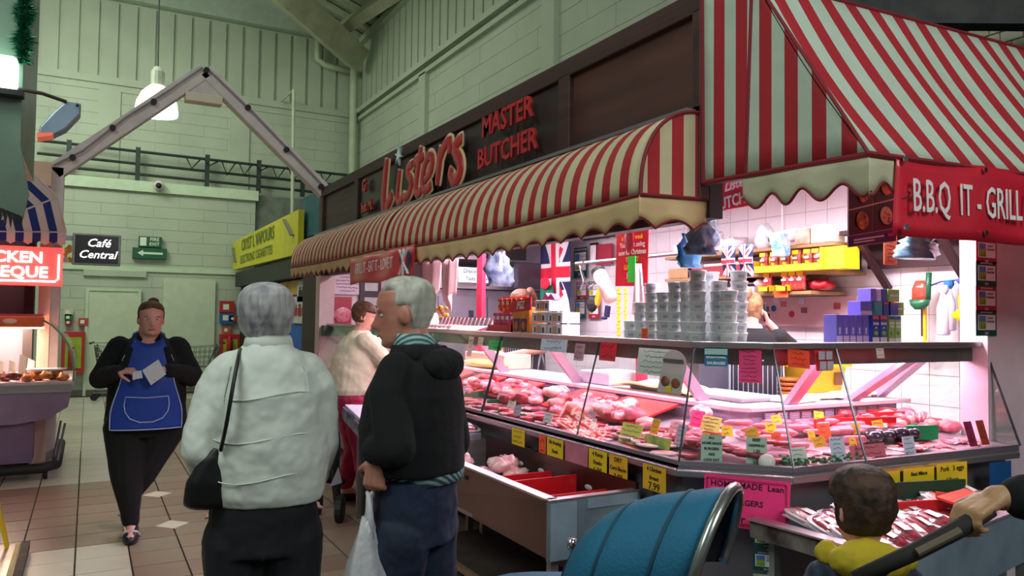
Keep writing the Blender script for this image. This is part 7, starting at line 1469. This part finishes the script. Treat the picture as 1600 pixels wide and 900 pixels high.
t=thing('leaflet_stand','small dark stand topped with white leaflets behind the carrier bag','stand',(1.9,5.3,0)); b=B(); b.prism([(1.70,5.62,.86),(1.70,5.25,.80),(1.95,5.05,.80),(1.98,5.45,.86)],(0,0,.02)); obj('white_leaflets',b,M('lilac_paper','#c8b8d0',.6,var=.05),t)
b=B(); b.beam((1.69,5.62,.82),(1.69,5.22,.74),.02,.09); b.beam((1.69,5.22,.74),(1.96,5.02,.74),.02,.09); obj('printed_edge',b,M('navy_print_edge','#2a2c50',.5,c2='#8a8c9c',vs=14),t)
for x,y in ((1.76,5.3),(1.93,5.12)): b=B(); b.box(x-.02,x+.02,y-.02,y+.02,0,.76); obj('leg',b,rubber,t)
# ---------------------------------------------------------------- staff behind the counter
apm=stripes('striped_apron',(1,0,0),.030,0,'#b8b4c8','#23222e',.14)
t,pl=person('person','fair-haired butcher in a black top and striped apron on the phone, seen from behind',3.80,3.62,-.72)
J=dict(neck=(0,.0,1.50),shL=(-.18,0,1.44),elL=(-.24,-.02,1.18),wrL=(-.15,.15,1.1),shR=(.18,0,1.44),elR=(.27,.10,1.36),wrR=(.12,.07,1.53),hipL=(-.1,0,.9),knL=(-.1,0,.48),anL=(-.1,0,.08),hipR=(.1,0,.9),knR=(.1,0,.48),anR=(.1,0,.08))
mt=HM((0,.02,1.51),-.1,-.12); b=B(); basebody(b,1.74,.21,J); add_head(b,mt,.215); b.chain([((0,0,1.44),.055),((0,.01,1.57),.052)]); hand(b,J['wrR'],(-.3,-.1,.9),(-.9,.1,0),-1,.6,.9); hand(b,J['wrL'],(.2,.8,-.4),(0,0,-1),1,.4); blob('body',b,sk3,t,.006,2); eyes(mt,.215,t)
fh=M('dark_blonde_hair','#9a7650',.65,c2='#6c4c30',vs=30,bump=.5,bs=60)
def hE(tt,a,th): return -.008+.018*max(SS(a,1.35,.35)*SS(tt,.18,.1),SS(tt,.68,.07))
o=obj('hair',hair_mesh(mt,.215,hE,.002),fh,t,smooth=True); b=B(); b.ball(mt@V((-.03,-.085,.205)),(.045,.04,.05),14,10); b.chain([(mt@V((-.05,-.09,.19)),.028),(mt@V((-.06,-.10,.13)),.022),(mt@V((-.055,-.09,.08)),.014)]); obj('hair_bun',b,fh,o,smooth=True)
b=B(); b.loft([((0,0,.88),.19,.15),((0,0,1.1),.20,.15),((0,0,1.25),.195,.14),((0,0,1.38),.20,.13),((0,0,1.45),.17,.10),((0,0,1.50),.075,.07)],26); b.chain([((-.17,0,1.43),.07),(J['elL'],.06),(J['wrL'],.045)]); b.chain([((.17,0,1.43),.07),(J['elR'],.062),((.17,.09,1.47),.045)]); blob('black_top',b,M('black_jersey','#0e0d12',.9),t,.008,4,.012,.1)
b=B(); b.loft([((0,0,1.495),.082,.076),((0,0,1.52),.066,.064),((0,0,1.525),.06,.058)],20); obj('white_collar',b,M('white_collar_cloth','#dcd4dc',.8),t,smooth=True)
b=B(); b.loft([((0,0,.62),.24,.17),((0,0,.9),.225,.17),((0,0,1.1),.205,.16),((0,0,1.28),.20,.155),((0,0,1.30),.19,.145)],26); obj('apron',b,apm,t,smooth=True)
b=B(); b.loft([((0,0,.8),.17,.13),((0,0,.95),.17,.13)],18); b.chain([((-.1,0,.84),.10),(J['knL'],.075),(J['anL'],.055)]); b.chain([((.1,0,.84),.10),(J['knR'],.075),(J['anR'],.055)]); blob('trousers',b,bk_,t,.01)
for s_ in 'LR': b=B(); a=V(J['an'+s_]); b.loft([(a+V((0,.05,-.08)),.045,.12),(a+V((0,.05,-.04)),.04,.11)],14); obj('shoe',b,shoe,t,smooth=True)
place(t,pl)
t=thing('telephone','dark handset held to the ear of the butcher in black','phone',(0,0,0)); b=B(); b.obox((.098,.075,1.60),(.018,.04,.12)); obj('handset',b,rubber,t,bevel=.005); place(t,pl)
t,pl=person('person','brown-haired butcher with ponytail in a striped apron behind the snack boxes',3.58,6.20,1.9)
hw=lc((3.22,6.12,1.13),pl)
J=dict(neck=(0,.0,1.56),shL=(-.18,0,1.50),elL=(-.25,.02,1.26),wrL=(hw.x-.03,hw.y-.07,1.19),shR=(.18,0,1.50),elR=(.23,.05,1.22),wrR=(.15,.2,1.15),hipL=(-.1,0,.95),knL=(-.1,0,.5),anL=(-.1,0,.08),hipR=(.1,0,.95),knR=(.1,0,.5),anR=(.1,0,.08))
mt=HM((0,.02,1.585),-.1,-.35); b=B(); basebody(b,1.80,.21,J); add_head(b,mt,.225); b.chain([((0,0,1.50),.055),((0,.01,1.64),.052)]); hand(b,J['wrL'],(hw-V(J['wrL'])),(0,.2,-1),1,.25,1.1,spread=.14); hand(b,J['wrR'],(0,.6,-.7),(-1,0,0),1,.4); blob('body',b,sk3,t,.006,2); eyes(mt,.225,t)
o=obj('hair',hair_mesh(mt,.225,hE,.002),M('brown_hair','#4c2a1e',.6,c2='#7a4632',vs=26,bump=.4,bs=60),t,smooth=True); b=B(); b.chain([(mt@V((0,-.10,.16)),.022),(mt@V((0,-.15,.17)),.038),(mt@V((0,-.18,.09)),.03),(mt@V((0,-.17,.02)),.012)]); obj('ponytail',b,MT['brown_hair'],o,smooth=True)
b=B(); b.loft([((0,0,.9),.19,.15),((0,0,1.2),.20,.15),((0,0,1.42),.20,.13),((0,0,1.51),.17,.10),((0,0,1.56),.075,.07)],26); b.chain([((-.17,0,1.49),.07),((-.23,.0,1.33),.065)]); b.chain([((.17,0,1.49),.07),((.22,.03,1.3),.065)]); blob('black_top',b,MT['black_jersey'],t,.008,4,.012,.1)
b=B(); b.loft([((0,0,.65),.24,.17),((0,0,.95),.225,.17),((0,0,1.2),.21,.165),((0,0,1.42),.205,.15),((0,0,1.44),.19,.14)],26); obj('apron',b,apm,t,smooth=True)
b=B(); b.loft([((0,0,.85),.17,.13),((0,0,1.0),.17,.13)],18); b.chain([((-.1,0,.88),.10),(J['knL'],.075),(J['anL'],.055)]); b.chain([((.1,0,.88),.10),(J['knR'],.075),(J['anR'],.055)]); blob('trousers',b,bk_,t,.01)
place(t,pl)
# ---------------------------------------------------------------- child
t,pl=person('person','small brown-haired child in a dark coat with mustard hood seen from behind',1.80,1.32,-.75)
J=dict(neck=(0,.0,.93),shL=(-.10,0,.88),elL=(-.14,.02,.72),wrL=(-.12,.12,.62),shR=(.10,0,.88),elR=(.14,.05,.73),wrR=(.12,.17,.70),hipL=(-.06,0,.52),knL=(-.06,0,.29),anL=(-.06,0,.06),hipR=(.06,0,.52),knR=(.06,0,.29),anR=(.06,0,.06))
mt=HM((0,.01,.955),.45,-.05)
b=B(); b.loft([((0,0,.50),.10,.07),((0,0,.7),.095,.07),((0,0,.86),.10,.065),((0,0,.91),.04,.04),((0,0,.99),.036,.036)],18)
for s_ in 'LR': b.chain([(J['sh'+s_],.034),(J['el'+s_],.028),(J['wr'+s_],.021)]); b.chain([(J['hip'+s_],.055),(J['kn'+s_],.04),(J['an'+s_],.03)]); hand(b,J['wr'+s_],(0,.5,-.8),(-.9 if s_=='R' else .9,0,0),1 if s_=='R' else -1,.4,.62)
add_head(b,mt,.20); blob('body',b,sk3,t,.005,2); eyes(mt,.20,t)
def hG(tt,a,th): return -.008+.022*max(SS(a,1.3,.35)*SS(tt,.20,.14),SS(tt,.62,.07))
obj('hair',hair_mesh(mt,.20,hG,.008),M('child_brown_hair','#4a3020',.7,c2='#2a1a12',vs=24,bump=.4,bs=60),t,smooth=True)
b=B(); b.loft([((0,0,.48),.14,.10),((0,0,.60),.135,.105),((0,0,.78),.125,.10),((0,0,.87),.12,.085),((0,0,.92),.07,.06)],22); b.chain([((-.10,0,.87),.05),(J['elL'],.045),(J['wrL'],.036)]); b.chain([((.10,0,.87),.05),(J['elR'],.045),(J['wrR'],.036)]); o=blob('coat',b,M('navy_patterned_coat','#1a1f30',.85,c2='#3a4458',vs=30),t,.007,3,.015,.06)
b=B(); b.ball((0,-.055,.935),(.10,.062,.055),16,10); b.tube([(-.095,-.02,.94),(-.08,.05,.92),(0,.08,.89),(.08,.05,.92),(.095,-.02,.94)],.032,10); blob('hood',b,M('mustard_lining','#b09a18',.8,var=.12),o,.007,3,.02,.06)
b=B(); b.loft([((0,0,.44),.10,.08),((0,0,.52),.105,.08)],18); b.chain([((-.06,0,.46),.06),(J['knL'],.05),(J['anL'],.042)]); b.chain([((.06,0,.46),.06),(J['knR'],.05),(J['anR'],.042)]); blob('trousers',b,bk_,t,.008)
for s_ in 'LR': b=B(); a=V(J['an'+s_]); b.loft([(a+V((0,.03,-.06)),.032,.085),(a+V((0,.03,-.02)),.03,.08)],14); obj('shoe',b,shoe,t,smooth=True)
place(t,pl)
# ---------------------------------------------------------------- pram
t=thing('pram','pram with a teal fabric hood and chrome rim in front of the steel bin','pram',(1.35,1.35,0))
teal=M('teal_fabric','#0f5f80',.75,var=.1,vs=4,bump=.2,bs=120); teald=M('dark_hood_lining','#10131c',.8,var=.1)
n=V((.50,-.80,-.26)).normalized(); C0=V((1.245,1.301,1.018)); side=n.cross(V((0,0,1))).normalized(); up=side.cross(n).normalized()
if up.z<0: up=-up
def HR_(s_,rr,a,th=0): # ring at distance s_ behind the opening; a from 0..2pi
    return C0-n*s_-V((0,0,.42*s_+.25*s_*s_))+side*(rr*cos(a)*1.0)+up*(rr*1.0*sin(a))
prof_=[(0,.160),(.05,.163),(.095,.160),(.10,.158),(.11,.160),(.18,.160),(.235,.152),(.24,.149),(.25,.150),(.30,.130),(.34,.095),(.36,.05),(.365,.01)]
b=B(); na=36; vs=[]; fs=[]
for s_,rr in prof_: vs+=[HR_(s_,rr,PI*(-.12)+PI*1.24*j/na) for j in range(na+1)]
for i in range(len(prof_)-1): fs+=[(i*(na+1)+j,i*(na+1)+j+1,(i+1)*(na+1)+j+1,(i+1)*(na+1)+j) for j in range(na)]
b.add(vs,fs); o=obj('hood',b,teal,t,smooth=True); q=o.modifiers.new('s','SOLIDIFY'); q.thickness=.004
b=B(); vs=[]
for s_,rr in prof_: vs+=[HR_(s_+.004,rr*.965,PI*(-.12)+PI*1.24*j/na) for j in range(na+1)]
b.add(vs,fs); obj('hood_lining',b,teald,o,smooth=True)
for s_ in (.10,.24): b=B(); b.tube([HR_(s_,.160 if s_<.2 else .151,PI*(-.12)+PI*1.24*j/30) for j in range(31)],.004,6); obj('hood_rib',b,M('deep_teal_seam','#083c50',.7),o,smooth=True)
b=B(); b.tube([HR_(-.004,.160,PI*(-.12)+PI*1.24*j/40) for j in range(41)],.0125,10); obj('chrome_rim',b,M('brushed_chrome_rim','#a8aaa8',.28,.9,var=.15),t,smooth=True)
b=B(); p=V((1.069,1.605,1)); b.tube([p,p+V((.0,0,-.02)),p+V((.02,-.01,-.06)),p+V((.06,-.03,-.10)),p+V((.14,-.08,-.13))],.011,8); obj('chrome_side_tube',b,chrome,t,smooth=True)
bc=C0-n*.2-up*.2; b=B(); b.loft([(V((bc.x,bc.y,.42)),.14,.22,.9),(V((bc.x,bc.y,.50)),.17,.30,.9),(V((bc.x,bc.y,bc.z-.02)),.18,.33,.9),(V((bc.x,bc.y,bc.z)),.17,.32,.9)],22,.7); obj('carry_body',b,teal,t,smooth=True)
ch1=V((bc.x,bc.y,0)); d1=V((.874,-.485,0)); d2=V((.485,.874,0))
b=B(); b.tube([ch1+d1*.3+V((0,0,.2)),ch1+V((0,0,.42)),ch1-d1*.3+V((0,0,.2))],.012,8); b.tube([ch1-d1*.3+V((0,0,.2)),ch1+V((0,0,.40)),ch1+d1*.34+V((0,0,.66)),V((1.543,1.055,1.039))],.013,8); obj('chassis',b,M('black_chassis','#16161a',.4,.4),t)
for a_ in (-.3,.3):
    for c_ in (-.22,.22): b=B(); b.cone(ch1+d1*a_+d2*c_+V((0,0,.13)),[(.08,-.02),(.13,-.015),(.13,.015),(.08,.02)],20,axis=Matrix.Rotation(.506-PI/2+PI/2,3,'Z')@Matrix.Rotation(PI/2,3,'X')); obj('wheel',b,rubber,t)
b=B(); b.tube([V((1.439,1.08,1.003)),V((1.531,1.003,1.069)),V((1.612,0.956,1.119)),V((1.667,0.924,1.16))],[.016,.018,.019,.017],12); obj('push_handle',b,M('soft_black_foam','#1c1a18',.8,var=.1),t,smooth=True)
b=B(); b.tube([V((1.519,0.992,1.071)),V((1.568,0.964,1.1)),V((1.597,0.947,1.118))],.009,8); obj('handle_flash',b,M('grey_brown_flash','#5c5244',.6),t)
# ---------------------------------------------------------------- person pushing the pram (right edge)
t,pl=person('person','person in black at the right edge whose hand grips the pram handle',2.30,.78,1.25)
wr=lc((1.707,0.935,1.177),pl); hh=lc((1.611,0.955,1.145),pl)
J=dict(neck=(0,.0,1.45),shL=(-.18,0,1.38),elL=(-.24,.14,1.16),wrL=wr,shR=(.18,0,1.38),elR=(.22,.0,1.12),wrR=(.18,.2,1.05),hipL=(-.09,0,.86),knL=(-.09,0,.46),anL=(-.09,0,.08),hipR=(.09,0,.86),knR=(.09,0,.46),anR=(.09,0,.08))
J['elL']=tuple(V(J['shL']).lerp(wr,.5)+V((-.05,-.04,-.09)))
mt=HM((0,.02,1.43),.1,-.05); b=B(); basebody(b,1.66,.2,J); add_head(b,mt,.225); b.chain([((0,0,1.38),.055),((0,.01,1.5),.052)]); hand(b,wr,hh-wr,(0,.1,-1),-1,.85,.95,thumb=1.0); hand(b,J['wrR'],(0,.7,-.6),(-1,0,0),1,.5); blob('body',b,M('skin_tan','#a8805c',.5,var=.08,sss=.1),t,.006,2); eyes(mt,.225,t)
obj('hair',hair_mesh(mt,.225,hE,.003),MT['brown_hair'],t,smooth=True)
b=B(); b.loft([((0,0,.85),.19,.14),((0,0,1.1),.19,.14),((0,0,1.3),.19,.13),((0,0,1.39),.17,.11),((0,0,1.45),.075,.07)],26); b.chain([((-.17,0,1.37),.07),(J['elL'],.062),(wr.lerp(V(J['elL']),.15),.048)]); b.chain([((.17,0,1.37),.07),(J['elR'],.06),(J['wrR'],.045)]); blob('black_coat',b,M('black_coat_cloth','#060608',.95),t,.008,4,.015,.1)
b=B(); b.loft([((0,0,.8),.17,.13),((0,0,.95),.17,.13)],18); b.chain([((-.09,0,.84),.10),(J['knL'],.075),(J['anL'],.055)]); b.chain([((.09,0,.84),.10),(J['knR'],.075),(J['anR'],.055)]); blob('trousers',b,bk_,t,.01)
for s_ in 'LR': b=B(); a=V(J['an'+s_]); b.loft([(a+V((0,.05,-.08)),.045,.12),(a+V((0,.05,-.04)),.04,.11)],14); obj('shoe',b,shoe,t,smooth=True)
place(t,pl)

# ------------------------------------------------------------ labels of heaped pieces
def mname(o):
    for c in [o]+list(o.children):
        if c.type=='MESH' and c.data.materials: return c.data.materials[0].name
MW={'pork_pink':'pink pork','beef_red':'dark red beef','bacon_streak':'streaky bacon','chicken_skin':'pale chicken','sausage_pink':'pink sausage'}
xr=lambda o:'glass row' if o.location.x<2.5 else ('second row' if o.location.x<2.6 else ('middle row' if o.location.x<2.75 else 'back row'))
yr=lambda o:'glass row' if o.location.y<2.45 else ('second row' if o.location.y<2.6 else ('middle row' if o.location.y<2.75 else 'back row'))
ky=lambda o:o.location.y; kx=lambda o:o.location.x
relabel('chops at the front of the long counter',xr,ky,'from corner,',lambda o:'raw %s chop'%MW.get(mname(o),'meat'),' of the long counter')
relabel('meat joints heaped in the long counter',xr,ky,'from corner,',lambda o:'raw %s lump'%MW.get(mname(o),'meat'),' of the long counter')
relabel('marinated meat mounds in the long counter',lambda o:'',ky,'from corner, row by the glass of the long counter',lambda o:'red marinated meat mound','')
relabel('sausages heaped near the corner',xr,ky,'from corner,',lambda o:'plump pink sausage',' of the long counter')
relabel('sausages in the side counter',yr,kx,'from corner,',lambda o:'plump pink sausage',' of the side counter')
relabel('chops at the front of the side counter',yr,kx,'from corner,',lambda o:'raw %s chop'%MW.get(mname(o),'meat'),' of the side counter')
relabel('meat joints at the right end',yr,lambda o:-o.location.x,'from right,',lambda o:'raw %s lump'%MW.get(mname(o),'meat'),' of the side counter')
relabel('burgers behind the corner glass',lambda o:'upper layer' if o.location.z>.93 else 'lower layer',kx,'from the left in the',lambda o:'raw round burger patty',' behind the corner glass')
relabel('parsley garnishes',lambda o:'',kx,'from the left along the glass',lambda o:'green parsley sprig','')
relabel('black puddings on the side counter',lambda o:'',kx,'from the left of the row',lambda o:'glossy black pudding','')
relabel('wrapped trays on the low table',lambda o:'%s row'%['first','second','third','fourth','fifth'][min(4,int((o.location.y-4.68)/.2))],kx,'from left in',lambda o:'wrapped white meat tray',' of the low table')
relabel('wrapped trays in the side bin',lambda o:'front row' if o.location.y<2.0 else ('middle row' if o.location.y<2.12 else 'back row'),kx,'from left in',lambda o:'wrapped white meat tray',' of the side bin')
relabel('pale tickets in the long counter',lambda o:'',lambda o:sum(p[1] for p in o.bound_box),'from the corner',lambda o:'small pale price ticket in the long counter','')
def cen(o):
    v=[c for c in o.bound_box]; return sum(p[1] for p in v)/8,sum(p[0] for p in v)/8
for g_,d_,w_ in (('wrapped packs standing on the counter top','small pale wrapped pack','from the snack display in the row behind the papers'),('wrapped pies along the counter top','small round wrapped pie','from the snack display on the counter top')):
    relabel(g_,lambda o:'',lambda o:cen(o)[0],w_,lambda o,d_=d_:d_,'')
relabel('bags of pork in the steel bin',lambda o:'',lambda o:cen(o)[0],'from the red dividers in the steel bin',lambda o:'clear bag of pink diced pork','')
relabel('bacon packs in the steel bin',lambda o:'',lambda o:cen(o)[1],'from the left at the taped end',lambda o:'flat vacuum pack of bacon','')
relabel('cooked meat in the hot counter',lambda o:'',lambda o:-cen(o)[1],'from the right in the hot counter',lambda o:'roasted brown chicken piece','')
relabel('cooked ribs in the hot counter',lambda o:'',lambda o:-cen(o)[1],'from the right in the hot counter',lambda o:'dark red cooked rib piece','')
relabel('orange dishes stack',lambda o:'',lambda o:sum(p[2] for p in o.bound_box),'from the bottom of the stack by the yellow bucket',lambda o:'orange brown dish','')
